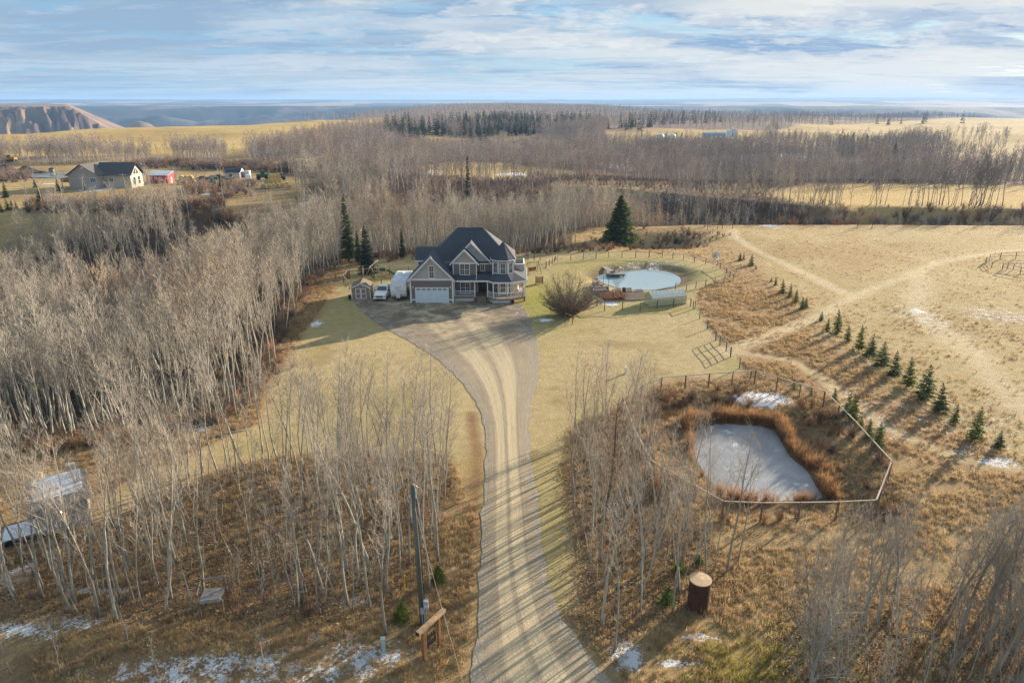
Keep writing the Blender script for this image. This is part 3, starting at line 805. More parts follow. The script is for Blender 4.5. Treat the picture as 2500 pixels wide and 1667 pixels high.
class Tubes:
    """fast many-tube mesh in numpy-friendly lists (3 or more sides)"""
    def __init__(s): s.v = []; s.f = []
    def tube(s, pts, rs, n):
        k = len(s.v); m = len(pts)
        for i in range(m):
            a = pts[max(i - 1, 0)]; b = pts[min(i + 1, m - 1)]
            d = (b[0] - a[0], b[1] - a[1], b[2] - a[2]); L = math.sqrt(d[0] ** 2 + d[1] ** 2 + d[2] ** 2) + 1e-9
            d = (d[0] / L, d[1] / L, d[2] / L)
            if abs(d[2]) < 0.9: u = (d[1], -d[0], 0.0)
            else: u = (0.0, d[2], -d[1])
            L = math.sqrt(u[0] ** 2 + u[1] ** 2 + u[2] ** 2); u = (u[0] / L, u[1] / L, u[2] / L)
            w = (d[1] * u[2] - d[2] * u[1], d[2] * u[0] - d[0] * u[2], d[0] * u[1] - d[1] * u[0])
            for j in range(n):
                t = 2 * math.pi * j / n; c = math.cos(t) * rs[i]; q = math.sin(t) * rs[i]
                s.v.append((pts[i][0] + u[0] * c + w[0] * q, pts[i][1] + u[1] * c + w[1] * q, pts[i][2] + u[2] * c + w[2] * q))
        for i in range(m - 1):
            for j in range(n):
                e = (j + 1) % n
                s.f.append((k + i * n + j, k + i * n + e, k + (i + 1) * n + e, k + (i + 1) * n + j))
    def mesh(s, name, m, smooth=True):
        return np_mesh(name, s.v, s.f, m, smooth)

def walk(rng, p, d, length, segs, wander, lift):
    """a wandering limb: returns its points; d is turned upward by lift along the way"""
    pts = [p]; d = Vector(d).normalized(); p = Vector(p)
    for i in range(segs):
        d = d + Vector((rng.gauss(0, wander), rng.gauss(0, wander), rng.gauss(0, wander * 0.6) + lift)); d.normalize()
        p = p + d * (length / segs); pts.append(tuple(p))
    return pts
def lerp_pt(pts, t):
    t = t * (len(pts) - 1); i = min(int(t), len(pts) - 2); f = t - i
    a, b = pts[i], pts[i + 1]
    return tuple(a[k] + (b[k] - a[k]) * f for k in range(3)), Vector((b[0] - a[0], b[1] - a[1], b[2] - a[2])).normalized()

def aspen_meshes(seed, H=10.0, r=0.085, clear=0.42, nb=26, sub=5, twig=5, lean=0.03, spread=1.0, tr=0.0055, m_b=None, m_t=None, sides=6):
    """bare aspen: (trunk mesh, crown mesh)"""
    rng = random.Random(seed)
    T = Tubes(); C = Tubes()
    segs = 9
    pts = walk(rng, (0, 0, 0), (rng.gauss(0, lean), rng.gauss(0, lean), 1), H, segs, 0.055, 0.03)
    rs = [r * (1.25 if i == 0 else 1) * (1 - 0.93 * (i / segs) ** 1.15) + 0.006 for i in range(segs + 1)]
    T.tube(pts, rs, sides)
    # a forked second leader on some stems
    if rng.random() < 0.55:
        p, d = lerp_pt(pts, rng.uniform(0.45, 0.66)); a = rng.uniform(0, 6.283)
        fk = walk(rng, p, (math.cos(a) * 0.4, math.sin(a) * 0.4, 1), H * rng.uniform(0.28, 0.38), 5, 0.07, 0.06)
        T.tube(fk, [r * 0.5, r * 0.42, r * 0.34, r * 0.25, r * 0.16, 0.006], max(4, sides - 1))
        for i in range(nb // 3):
            q, qd = lerp_pt(fk, rng.uniform(0.2, 0.98)); aa = rng.uniform(0, 6.283)
            b = walk(rng, q, (math.cos(aa), math.sin(aa), rng.uniform(0.6, 1.4)), H * 0.10 * rng.uniform(0.6, 1.2), 3, 0.12, 0.05)
            C.tube(b, [r * 0.16, r * 0.12, tr, tr * 0.6], 3)
            for j in range(sub):
                q2, d2 = lerp_pt(b, rng.uniform(0.2, 1.0)); ab = rng.uniform(0, 6.283)
                C.tube(walk(rng, q2, d2 + Vector((math.cos(ab), math.sin(ab), 0.3)) * 0.8, H * rng.uniform(0.03, 0.06), 1, 0.1, 0.1), [tr, tr * 0.5], 3)
    # dead stubs on the bare stem
    for i in range(rng.randint(3, 7)):
        t = rng.uniform(0.12, clear); p, d = lerp_pt(pts, t); a = rng.uniform(0, 6.283)
        q = walk(rng, p, (math.cos(a), math.sin(a), rng.uniform(-0.1, 0.5)), rng.uniform(0.2, 0.9), 2, 0.15, 0)
        C.tube(q, [0.010, 0.007, 0.004], 3)
    for i in range(nb):
        t = clear + (0.97 - clear) * ((i + rng.random()) / nb) ** 0.9
        p, d = lerp_pt(pts, t); a = i * 2.4 + rng.uniform(-0.6, 0.6)
        up = rng.uniform(0.65, 1.35) + 0.5 * t
        L = (H * 0.19) * spread * (1.15 - 0.75 * ((t - clear) / (1 - clear))) * rng.uniform(0.65, 1.25)
        b = walk(rng, p, (math.cos(a), math.sin(a), up), L, 4, 0.10, 0.06)
        br = max(tr * 1.3, r * 0.36 * (1.12 - t))
        C.tube(b, [br, br * 0.85, br * 0.65, br * 0.5, tr * 0.8], 3)
        for j in range(sub):
            tt = rng.uniform(0.25, 0.98); q, qd = lerp_pt(b, tt)
            aa = rng.uniform(0, 6.283)
            sd = qd + Vector((math.cos(aa), math.sin(aa), rng.uniform(-0.1, 0.6))) * 0.75
            s2 = walk(rng, q, sd, L * rng.uniform(0.25, 0.5), 2, 0.12, 0.1)
            C.tube(s2, [tr * 1.3, tr, tr * 0.6], 3)
            for k in range(twig):
                q2, d2 = lerp_pt(s2, rng.uniform(0.2, 1.0)); ab = rng.uniform(0, 6.283)
                td = d2 + Vector((math.cos(ab), math.sin(ab), rng.uniform(-0.2, 0.7))) * 0.7
                s3 = walk(rng, q2, td, rng.uniform(0.18, 0.42) * H / 10, 1, 0.1, 0.1)
                C.tube(s3, [tr * 0.8, tr * 0.45], 3)
    return T.mesh('trunk', m_b or M_BARK), C.mesh('crown', m_t or M_TWIG)

def joined_tree(seed, **kw):
    """one mesh (two materials) for the instanced woods"""
    t, c = aspen_meshes(seed, **kw)
    nt = len(t.vertices)
    V = np.zeros(nt * 3, np.float32); t.vertices.foreach_get('co', V)
    W = np.zeros(len(c.vertices) * 3, np.float32); c.vertices.foreach_get('co', W)
    f1 = np.array([p.vertices[:] for p in t.polygons]); f2 = np.array([p.vertices[:] for p in c.polygons]) + nt
    me = np_mesh('bare_tree', np.concatenate([V, W]).reshape(-1, 3), np.concatenate([f1, f2]), t.materials[0], True)
    me.materials.append(c.materials[0])
    me.polygons.foreach_set('material_index', np.concatenate([np.zeros(len(f1), np.int32), np.ones(len(f2), np.int32)]))
    return me

def shrub_mesh(seed, n=40, h=1.4, w=0.8, m=None, tr=0.006, sub=4, name='shrub'):
    rng = random.Random(seed); C = Tubes()
    for i in range(n):
        a = rng.uniform(0, 6.283); s = rng.random() ** 0.6
        b = walk(rng, (rng.gauss(0, 0.10 * w), rng.gauss(0, 0.10 * w), -0.05), (math.cos(a) * s * w / h * 1.2, math.sin(a) * s * w / h * 1.2, 1), h * rng.uniform(0.6, 1.1), 4, 0.13, 0.02)
        C.tube(b, [tr * 1.8, tr * 1.4, tr * 1.1, tr * 0.8, tr * 0.5], 3)
        for j in range(sub):
            q, d = lerp_pt(b, rng.uniform(0.3, 1.0)); ab = rng.uniform(0, 6.283)
            C.tube(walk(rng, q, d + Vector((math.cos(ab), math.sin(ab), 0.3)) * 0.7, h * rng.uniform(0.12, 0.32), 2, 0.15, 0.05), [tr, tr * 0.7, tr * 0.4], 3)
    return C.mesh(name, m or M_SHRUB)

def tuft_mesh(seed, n=26, h=0.5, w=0.3, m=None, wide=0.012, droop=0.5):
    """a clump of grass blades, each a bent strip"""
    rng = random.Random(seed); V = []; Fc = []
    for i in range(n):
        a = rng.uniform(0, 6.283); r = rng.random() * w * 0.5; x, y = math.cos(a) * r, math.sin(a) * r
        b = rng.uniform(0, 6.283); L = h * rng.uniform(0.6, 1.15); tl = rng.uniform(0.1, droop) * L
        px, py = -math.sin(b) * wide / 2, math.cos(b) * wide / 2
        k = len(V)
        V += [(x - px, y - py, -0.03), (x + px, y + py, -0.03), (x + px + math.cos(b) * tl * 0.35, y + py + math.sin(b) * tl * 0.35, L * 0.62), (x - px + math.cos(b) * tl * 0.35, y - py + math.sin(b) * tl * 0.35, L * 0.62),
              (x + math.cos(b) * tl, y + math.sin(b) * tl, L * 0.95), (x + math.cos(b) * tl + px * 0.3, y + math.sin(b) * tl + py * 0.3, L * 0.95)]
        Fc += [(k, k + 1, k + 2, k + 3), (k + 3, k + 2, k + 5, k + 4)]
    return np_mesh('tuft', V, Fc, m or M_GRASS, False)

def weed_mesh(seed, n=60, h=0.25, w=0.7, m=None, s=0.06):
    """low leafy litter: many small tilted leaf faces"""
    rng = random.Random(seed); V = []; Fc = []
    for i in range(n):
        x, y, z = rng.gauss(0, w * 0.35), rng.gauss(0, w * 0.35), rng.random() ** 1.6 * h
        a = rng.uniform(0, 6.283); t = rng.uniform(-0.6, 0.6); e = s * rng.uniform(0.6, 1.4)
        u = Vector((math.cos(a), math.sin(a), t)) * e; v = Vector((-math.sin(a), math.cos(a), rng.uniform(-0.6, 0.6))) * e * 0.7
        c = Vector((x, y, z)); k = len(V)
        V += [tuple(c - u), tuple(c - v), tuple(c + u), tuple(c + v)]; Fc.append((k, k + 1, k + 2, k + 3))
    return np_mesh('weed', V, Fc, m or M_WEED, False)

def spruce_meshes(seed, H=3.0, R=0.75, layers=11, per=8, sprays=7, base=0.08, m=None, dens=1.0, top=0.02):
    """(stem mesh, crown mesh): whorls of drooping boughs, each a fan of needle sprays"""
    rng = random.Random(seed)
    T = Tubes(); V = []; Fc = []
    pts = walk(rng, (0, 0, -0.05), (rng.gauss(0, 0.01), rng.gauss(0, 0.01), 1), H, 5, 0.012, 0.02)
    T.tube(pts, [H * 0.017 * (1 - 0.9 * i / 5) + 0.004 for i in range(6)], 5)
    for l in range(layers):
        t = base + (0.985 - base) * (l / (layers - 1)) ** 0.92
        lr = R * ((1 - t) ** 0.85) * rng.uniform(0.85, 1.12) + R * top
        nb = max(3, int(per * (1 - 0.5 * t)))
        off = rng.uniform(0, 6.283)
        for i in range(nb):
            p, _ = lerp_pt(pts, min(0.995, t + rng.uniform(-0.5, 0.5) / layers))
            a = off + 6.283 * i / nb + rng.uniform(-0.25, 0.25)
            L = lr * rng.uniform(0.72, 1.15)
            ca, sa = math.cos(a), math.sin(a)
            rise = rng.uniform(0.05, 0.30) + 0.5 * t
            T.tube([p, (p[0] + ca * L * 0.9, p[1] + sa * L * 0.9, p[2] + L * rise * 0.35)], [H * 0.0035 + 0.002, 0.002], 3)
            for j in range(sprays):
                u = (j + rng.random()) / sprays
                c = Vector((p[0] + ca * L * u, p[1] + sa * L * u, p[2] + L * (rise * u - 0.32 * u * u)))
                for sd in (-1, 1, 0):
                    aa = a + sd * rng.uniform(0.5, 1.05); e = (0.34 * L * (1.12 - 0.72 * u) + 0.022 * H) * rng.uniform(0.75, 1.25) * dens
                    dx = Vector((math.cos(aa), math.sin(aa), rng.uniform(-0.35, 0.15))) * e
                    sd2 = Vector((-math.sin(aa), math.cos(aa), rng.uniform(-0.5, 0.5))) * e * 0.24
                    k = len(V)
                    V += [tuple(c), tuple(c + dx * 0.5 + sd2), tuple(c + dx), tuple(c + dx * 0.55 - sd2 - Vector((0, 0, e * 0.16)))]
                    Fc.append((k, k + 1, k + 2, k + 3))
    # leader
    p = pts[-1]
    for i in range(5):
        a = i * 1.256; k = len(V); c = Vector(p) - Vector((0, 0, 0.04 * H))
        V += [tuple(c), tuple(c + Vector((math.cos(a) * 0.02 * H, math.sin(a) * 0.02 * H, 0.03 * H))), tuple(c + Vector((0, 0, 0.075 * H))), tuple(c + Vector((-math.sin(a) * 0.008 * H, math.cos(a) * 0.008 * H, 0.03 * H)))]
        Fc.append((k, k + 1, k + 2, k + 3))
    return T.mesh('trunk', M_STEM), np_mesh('crown', V, Fc, m or M_NEEDLE, False)

# ------------------------------------------------------------------ scattering by geometry nodes (stuff)
def scatter(name, pts, rot, scl, idx, protos, label, cat):
    """one object whose points carry instances of the prototype meshes"""
    n = len(pts)
    me = bpy.data.meshes.new(name)
    me.vertices.add(n); me.vertices.foreach_set('co', np.asarray(pts, np.float32).ravel())
    for nm, typ, arr, key in (('turn', 'FLOAT_VECTOR', rot, 'vector'), ('grow', 'FLOAT_VECTOR', scl, 'vector'), ('pick', 'INT', idx, 'value')):
        a = me.attributes.new(nm, typ, 'POINT')
        a.data.foreach_set(key, np.asarray(arr, np.int32 if typ == 'INT' else np.float32).ravel())
    me.update()
    o = link(name, me)
    c = bpy.data.collections.new(name + '_kinds')
    for i, p in enumerate(protos):
        q = bpy.data.objects.new('%s_kind_%02d' % (name, i), p); c.objects.link(q)
    ng = bpy.data.node_groups.new(name, 'GeometryNodeTree')
    ng.interface.new_socket('Geometry', in_out='INPUT', socket_type='NodeSocketGeometry')
    ng.interface.new_socket('Geometry', in_out='OUTPUT', socket_type='NodeSocketGeometry')
    N = ng.nodes; L = ng.links
    gi = N.new('NodeGroupInput'); go = N.new('NodeGroupOutput')
    ci = N.new('GeometryNodeCollectionInfo'); ci.inputs['Collection'].default_value = c
    ci.inputs['Separate Children'].default_value = True; ci.inputs['Reset Children'].default_value = True
    ip = N.new('GeometryNodeInstanceOnPoints'); ip.inputs['Pick Instance'].default_value = True
    def att(nm, t):
        a = N.new('GeometryNodeInputNamedAttribute'); a.data_type = t; a.inputs['Name'].default_value = nm
        return a.outputs['Attribute']
    L.new(gi.outputs[0], ip.inputs['Points']); L.new(ci.outputs[0], ip.inputs['Instance'])
    L.new(att('pick', 'INT'), ip.inputs['Instance Index'])
    er = N.new('FunctionNodeEulerToRotation'); L.new(att('turn', 'FLOAT_VECTOR'), er.inputs[0]); L.new(er.outputs[0], ip.inputs['Rotation'])
    L.new(att('grow', 'FLOAT_VECTOR'), ip.inputs['Scale'])
    L.new(ip.outputs[0], go.inputs[0])
    md = o.modifiers.new('scatter', 'NODES'); md.node_group = ng
    tag(o, label, cat, kind='stuff')
    return o
def scatter_rand(name, XY, protos, label, cat, rng, smin, smax, tilt=0.05, sink=0.0, wide=0.12, Z=None, idx=None, lean=(0, 0), patch=0.0, mul=None):
    XY = np.asarray(XY); n = len(XY)
    if Z is None: Z = height(XY[:, 0], XY[:, 1])
    rot = np.stack([rng.normal(lean[0], tilt, n), rng.normal(lean[1], tilt, n), rng.uniform(0, 6.283, n)], 1)
    s = rng.uniform(smin, smax, n)
    if patch: s = s * (1 + patch * 2 * fbm(XY[:, 0], XY[:, 1], 30, 3, 91))
    if mul is not None: s = s * mul
    wv = rng.uniform(1 - wide, 1 + wide, n)
    scl = np.stack([s * wv, s * wv, s], 1)
    if idx is None: idx = rng.integers(0, len(protos), n)
    return scatter(name, np.stack([XY[:, 0], XY[:, 1], Z - sink], 1), rot, scl, idx, protos, label, cat)

def poisson(rng, cand, dmin, keep=None):
    """thin candidate points to a minimum spacing (grid hash)"""
    cell = {}; out = []
    for x, y in cand:
        k = (int(x // dmin), int(y // dmin)); ok = True
        for i in (-1, 0, 1):
            for j in (-1, 0, 1):
                for q in cell.get((k[0] + i, k[1] + j), ()):
                    if (q[0] - x) ** 2 + (q[1] - y) ** 2 < dmin * dmin: ok = False; break
                if not ok: break
            if not ok: break
        if ok:
            cell.setdefault(k, []).append((x, y)); out.append((x, y))
            if keep and len(out) >= keep: break
    return np.array(out)
def sector(rng, n, r0, r1, half=41.0, power=1.0):
    """random points in the viewed sector, area-uniform"""
    r = np.sqrt(rng.uniform(r0 * r0, r1 * r1, n)); a = np.radians(rng.uniform(-half, half, n))
    return np.stack([r * np.sin(a), r * np.cos(a)], 1)
def in_view(X, Y, Z, mx=140, my=200):
    dep = Y * math.cos(PITCH) - (Z - CAMH) * math.sin(PITCH)
    px = CX + F * X / dep; py = CY + F * (-(Z - CAMH) * math.cos(PITCH) - Y * math.sin(PITCH)) / dep
    return px, py

NPR = np.random.default_rng(11)
# ---- the woods
def build_woods():
    near = [joined_tree(100 + i, H=10.0 + (i % 4) * 0.9, r=0.075 + 0.012 * (i % 3), clear=(0.34, 0.45, 0.40, 0.5)[i % 4], nb=(24, 20, 26, 22)[i % 4], sub=5, twig=2, spread=(0.95, 1.15, 0.85, 1.05)[i % 4], tr=0.011, sides=5) for i in range(8)]
    mid = [joined_tree(140 + i, H=10.5 + (i % 3), r=0.10, clear=(0.30, 0.4, 0.36)[i % 3], nb=18, sub=4, twig=2, spread=1.2, tr=0.019, m_b=M_BARKF, m_t=M_TWIGF, sides=4) for i in range(6)]
    far = [joined_tree(170 + i, H=11.0, r=0.16, clear=0.22, nb=14, sub=2, twig=1, spread=1.35, tr=0.045, m_b=M_BARKF, m_t=M_TWIGF, sides=3) for i in range(4)]
    # ravine: thickly set poles
    c = sector(NPR, 42000, 40, 235, 43)
    fm = forest_mask(c[:, 0], c[:, 1])
    open_ = fbm(c[:, 0], c[:, 1], 26, 3, 77)
    c = c[(NPR.random(len(c)) < fm) & (open_ > -0.16)]
    c = poisson(NPR, c, 1.6)
    # the nearest stand along the lawn is built tree by tree elsewhere
    d = linedist([(-31.5, 98), (-29.5, 84), (-27, 70), (-27.5, 61), (-35, 56.5), (-48, 54)], c[:, 0], c[:, 1])
    global RIM_TREES
    edge = np.argsort(d)[:42]
    RIM_TREES = c[edge]
    c = np.delete(c, edge, 0)
    # trees lean a little toward the light
    scatter_rand('aspen_wood', c, near, 'dense leafless aspen wood filling the ravine behind and beside the house', 'wood', NPR, 0.75, 1.15, 0.055, patch=0.3, mul=1 - 0.38 * S((c[:, 0] - 25) / 30) * S((215 - c[:, 1]) / 10))
    c = sector(NPR, 60000, 235, 760, 43)
    fm = forest_mask(c[:, 0], c[:, 1]); op = fbm(c[:, 0], c[:, 1], 85, 3, 78)
    c = c[(NPR.random(len(c)) < fm * 0.9) & (op + NPR.normal(0, 0.03, len(c)) > -0.10)]
    c = poisson(NPR, c, 2.5)
    # tree belts before the golden field, and thin lines along the right-hand stubble
    ex = []
    for px0, px1, py0, py1, n, dm in ((-60, 370, 383, 394, 900, 1.3), (424, 552, 382, 393, 330, 1.3), (610, 700, 374, 392, 260, 1.4), (690, 810, 362, 386, 420, 1.4), (1980, 2520, 498, 507, 120, 1.2), (2100, 2460, 338, 352, 150, 2.0), (250, 790, 398, 408, 120, 2.5), (60, 330, 516, 524, 22, 2.5), (330, 560, 500, 512, 30, 2.5)):
        q = np.array([P(NPR.uniform(px0, px1), NPR.uniform(py0, py1)) for _ in range(n)])
        kk = fbm(q[:, 0], q[:, 1], 12, 2, 95)
        ex.append(poisson(NPR, q[kk > -0.12], dm))
    c = np.concatenate([c] + ex)
    scatter_rand('middle_wood', c, mid, 'leafless grey brown aspen woods beyond the ravine', 'wood', NPR, 0.7, 1.15, 0.05, patch=0.45)
    n1 = len(c)
    c = sector(NPR, 60000, 760, 3000, 40)
    fm = forest_mask(c[:, 0], c[:, 1])
    A = np.degrees(np.arctan2(c[:, 0], c[:, 1])); R = np.hypot(c[:, 0], c[:, 1])
    lim = np.interp(A, RIM_A, RIM_R)
    c = c[(NPR.random(len(c)) < fm) & (R < lim - 10)]
    c = poisson(NPR, c, 6.5)
    scatter_rand('far_wood', c, far, 'distant bare woodland rolling toward the horizon', 'wood', NPR, 0.75, 1.15, 0.04, wide=0.3)
    print('woods', n1, len(c))
build_woods()

# ------------------------------------------------------------------ shared building materials
M_SIDE = siding_mat('taupe_lap_siding', (0.20, 0.165, 0.14))
M_GABLE = siding_mat('sage_lap_siding', (0.44, 0.42, 0.37))
M_TRIM = mat('white_trim', (0.78, 0.78, 0.78), 0.5, 0.05, 2.0)
M_ROOF = shingle_mat('slate_shingle', (0.060, 0.070, 0.085))
M_PANE = glass_mat('window_glass')
M_GDOOR = mat('garage_door_paint', (0.66, 0.76, 0.80), 0.45, 0.04, 1.0)
M_DOOR = mat('dark_stained_door', (0.03, 0.022, 0.018), 0.4, 0.2, 4.0)
M_DECK = mat('deck_boards', (0.25, 0.185, 0.125), 0.8, 0.2, 3.0, bump=0.2)
M_LATT = mat('white_lattice', (0.62, 0.62, 0.62), 0.6, 0.2, 9.0)
M_LAMP = mat('lamp_glass', (0.85, 0.72, 0.45), 0.3, 0.05, 2.0)
M_STONE = mat('porch_stone', (0.16, 0.14, 0.125), 0.9, 0.4, 5.0, bump=0.5, bscale=8)

def window(parent, c, right, w, h, sash=(1, 2), grid=(2, 2), casing=0.11, pane_mat=None, out_n=None):
    """window > pane, muntin; c = bottom centre on the wall (world), right = unit vector along the wall"""
    r = Vector(right).normalized(); up = Vector((0, 0, 1)); n = r.cross(up) if out_n is None else Vector(out_n)
    o = Vector(c); L = parent.location
    def pt(u, v, d): return o + r * u + up * v + n * d - L
    def bar(mb, u0, u1, v0, v1, d0, d1):
        vs = [pt(u, v, d) for d in (d0, d1) for v in (v0, v1) for u in (u0, u1)]
        mb.add(vs, ((0, 2, 3, 1), (4, 5, 7, 6), (0, 1, 5, 4), (2, 6, 7, 3), (0, 4, 6, 2), (1, 3, 7, 5)))
    fr = MB(); hw = w / 2
    bar(fr, -hw - casing, -hw, -casing, h + casing, -0.02, 0.07); bar(fr, hw, hw + casing, -casing, h + casing, -0.02, 0.07)
    bar(fr, -hw, hw, h, h + casing, -0.02, 0.072); bar(fr, -hw, hw, -casing, 0, -0.02, 0.085)
    nc, nr = sash
    for i in range(1, nc):
        u = -hw + w * i / nc; bar(fr, u - 0.04, u + 0.04, 0, h, -0.02, 0.06)
    for j in range(1, nr):
        v = h * j / nr
        for i in range(nc):
            bar(fr, -hw + w * i / nc + (0.04 if i else 0), -hw + w * (i + 1) / nc - (0.04 if i < nc - 1 else 0), v - 0.035, v + 0.035, -0.02, 0.055)
    f = fr.build('window', M_TRIM, parent)
    for i in range(nc):
        for j in range(nr):
            pn = MB(); bar(pn, -hw + w * i / nc, -hw + w * (i + 1) / nc, h * j / nr, h * (j + 1) / nr, -0.01, 0.02)
            pn.build('pane', pane_mat or M_PANE, f)
    if grid:
        mu = MB(); gx, gy = nc * grid[0], nr * grid[1]
        for i in range(1, gx):
            if i % grid[0]: bar(mu, -hw + w * i / gx - 0.012, -hw + w * i / gx + 0.012, 0, h, 0.021, 0.035)
        for j in range(1, gy):
            if j % grid[1]: bar(mu, -hw, hw, h * j / gy - 0.012, h * j / gy + 0.012, 0.0215, 0.034)
        if mu.f: mu.build('muntin', M_TRIM, f)
    return f

def gable_roof(parent, x0, x1, y0, y1, ze, zr, th=0.14, mat_=None, fascia=True, name='gable_roof', rake=0.2):
    """ridge along Y at the middle of x0..x1; y0 is the front edge"""
    xm = (x0 + x1) / 2; L = parent.location
    m = MB()
    for xa in (x0, x1):
        m.prism([(xa, y0, ze), (xm, y0, zr), (xm, y0, zr + th), (xa, y0, ze + th)], (0, y1 - y0, 0))
    m.v = [(a - L[0], b - L[1], c - L[2]) for a, b, c in m.v]
    r = m.build(name, mat_ or M_ROOF, parent)
    if fascia:
        for xa in (x0, x1):
            f = MB(); d = -1 if xa == x0 else 1
            f.prism([(xa, y0 - 0.05, ze - rake + 0.05), (xm, y0 - 0.05, zr - rake + 0.05), (xm, y0 - 0.05, zr + th + 0.012), (xa, y0 - 0.05, ze + th + 0.012)], (0, 0.048, 0))
            f.v = [(a - L[0], b - L[1], c - L[2]) for a, b, c in f.v]
            f.build('bargeboard', M_TRIM, r)
    return r

def build_house():
    H = empty('farmhouse', (-6.0, 106.0, 0.0), 0, 'taupe two storey house with slate roof, octagonal turret and wraparound porch', 'house')
    L = H.location
    def B(name, mb, m, parent=None, smooth=False):
        mb.v = [(a - L[0], b - L[1], c - L[2]) for a, b, c in mb.v]
        o = mb.build(name, m, parent or H, smooth)
        return o
    def box(name, x0, x1, y0, y1, z0, z1, m, parent=None): return B(name, MB().box(x0, x1, y0, y1, z0, z1), m, parent)
    # ---- walls
    box('garage_wall', -15.85, -9.25, 103.3, 110.5, 0.0, 3.66, M_SIDE)
    B('garage_gable', MB().prism([(-15.85, 103.3, 3.95), (-9.25, 103.3, 3.95), (-12.55, 103.3, 7.3)], (0, 5.5, 0)), M_GABLE)
    box('wall', -13.2, 0.25, 107.0, 115.0, 0.0, 5.75, M_SIDE)
    box('wall', -9.24, -5.6, 105.4, 106.99, 0.3, 5.84, M_SIDE)
    B('front_gable', MB().prism([(-9.25, 105.38, 6.06), (-5.65, 105.38, 6.06), (-7.47, 105.38, 7.95)], (0, 1.5, 0)), M_GABLE)
    B('upper_gable', MB().prism([(-9.3, 106.85, 5.9), (-3.65, 106.85, 5.9), (-6.5, 106.85, 8.75)], (0, 1.5, 0)), M_GABLE)
    box('wing_wall', -15.2, -13.2, 108.3, 112.0, 0.0, 5.7, M_SIDE)
    # ---- white trim boards
    for a in ((-15.97, -15.72), (-9.38, -9.13)): box('corner_board', a[0], a[1], 103.24, 103.5, 0, 3.66, M_TRIM)
    box('trim_board', -15.95, -9.15, 103.22, 103.4, 3.66, 3.97, M_TRIM)
    box('trim_board', -15.72, -15.16, 103.25, 103.35, 0.45, 0.68, M_TRIM); box('trim_board', -9.86, -9.38, 103.25, 103.35, 0.45, 0.68, M_TRIM)
    box('trim_board', -9.3, -5.6, 105.32, 105.5, 5.80, 6.05, M_TRIM)
    for a in ((-9.36, -9.2), (-5.7, -5.54)): box('corner_board', a[0], a[1], 105.34, 105.5, 3.7, 5.8, M_TRIM)
    box('corner_board', -15.3, -15.1, 108.2, 108.4, 2.5, 5.68, M_TRIM)
    box('corner_board', 0.12, 0.33, 106.93, 107.2, 0.85, 5.7, M_TRIM)
    # ---- garage door
    gd = box('garage_door', -15.02, -10.0, 103.24, 103.29, 0.03, 2.44, M_GDOOR)
    fr = MB(); fr.box(-15.14, -15.02, 103.2, 103.34, 0, 2.56); fr.box(-10.0, -9.88, 103.2, 103.34, 0, 2.56); fr.box(-15.02, -10.0, 103.2, 103.34, 2.44, 2.56)
    B('door_frame', fr, M_TRIM, gd)
    for i in range(6):
        x = -14.88 + i * 0.80 + (0.11 if i > 2 else 0)
        B('pane', MB().box(x, x + 0.56, 103.225, 103.245, 2.13, 2.35), M_PANE, gd)
        mu = MB()
        for k in (1, 2): mu.box(x + 0.56 * k / 3 - 0.012, x + 0.56 * k / 3 + 0.012, 103.215, 103.226, 2.13, 2.35)
        mu.box(x, x + 0.56, 103.2145, 103.2255, 2.228, 2.252)
        B('muntin', mu, M_TRIM, gd)
    for j in (0.6, 1.2, 1.8):
        B('panel_joint', MB().box(-15.0, -10.02, 103.231, 103.241, j - 0.012, j + 0.012), mat('joint_shadow', (0.45, 0.52, 0.56), 0.5, 0.02), gd)
    for x in (-15.42, -9.62):
        lp = B('wall_lamp', MB().lathe([(0.05, 2.42), (0.085, 2.46), (0.10, 2.66), (0.03, 2.80)], 10, (x, 103.13)), M_LAMP)
        B('bracket', MB().box(x - 0.04, x + 0.04, 103.13, 103.3, 2.74, 2.82), M_DOOR, lp)
    # ---- windows
    R = (1, 0, 0)
    window(H, (-12.47, 103.3, 4.12), R, 0.66, 1.78, (1, 2), (2, 2), pane_mat=M_PANE)
    window(H, (-7.48, 105.4, 4.10), R, 1.40, 1.66, (2, 2), (2, 2))
    window(H, (-7.44, 105.4, 1.10), R, 1.40, 1.66, (2, 2), (2, 2))
    window(H, (-4.70, 107.0, 4.34), R, 0.52, 1.16, (1, 1), (2, 3))
    # ---- roofs
    hp = MB()
    rf = 10.35; yr = 112.0; e = 5.62
    xl, xr = -8.95, -4.7
    v = [(xl, yr, rf), (xr, yr, rf), (xl - (rf - e), yr - (rf - e), e), (0.45, yr - (rf - e), e), (xl - (rf - e), yr + 4.0, e), (0.45, yr + 4.0, e)]
    hp.add(v, ((0, 2, 3, 1), (0, 4, 2), (0, 1, 5, 4)))
    # the slope runs on down to the porch roof between the garage and the front gable
    hp.add([(-13.0, 107.27, e + 0.002), (-9.28, 107.27, e + 0.002), (-9.28, 105.35, 4.02), (-13.0, 105.35, 4.02)], ((0, 3, 2, 1),))
    ap = (-4.75, 111.25, 10.50); s = 4.95
    hp.add([ap, (ap[0] - s, ap[1] - s + 0.3, 5.6), (ap[0] + s + 0.25, ap[1] - s + 0.3, 5.6), (ap[0] + s + 0.25, ap[1] + s + 0.8, 5.6), (ap[0] - s, ap[1] + s, 5.6)], ((0, 1, 2), (0, 2, 3), (0, 3, 4), (0, 4, 1), (1, 4, 3, 2)))
    main = B('roof', hp, M_ROOF)
    # pale eave edge along the right side and the front
    fs = MB()
    fs.bar((ap[0] + s + 0.28, ap[1] - s + 0.3, 5.54), (ap[0] + s + 0.28, ap[1] + s + 0.8, 5.54), 0.06, 0.2)
    fs.bar((-5.3, ap[1] - s + 0.28, 5.54), (-2.6, ap[1] - s + 0.28, 5.54), 0.06, 0.16)
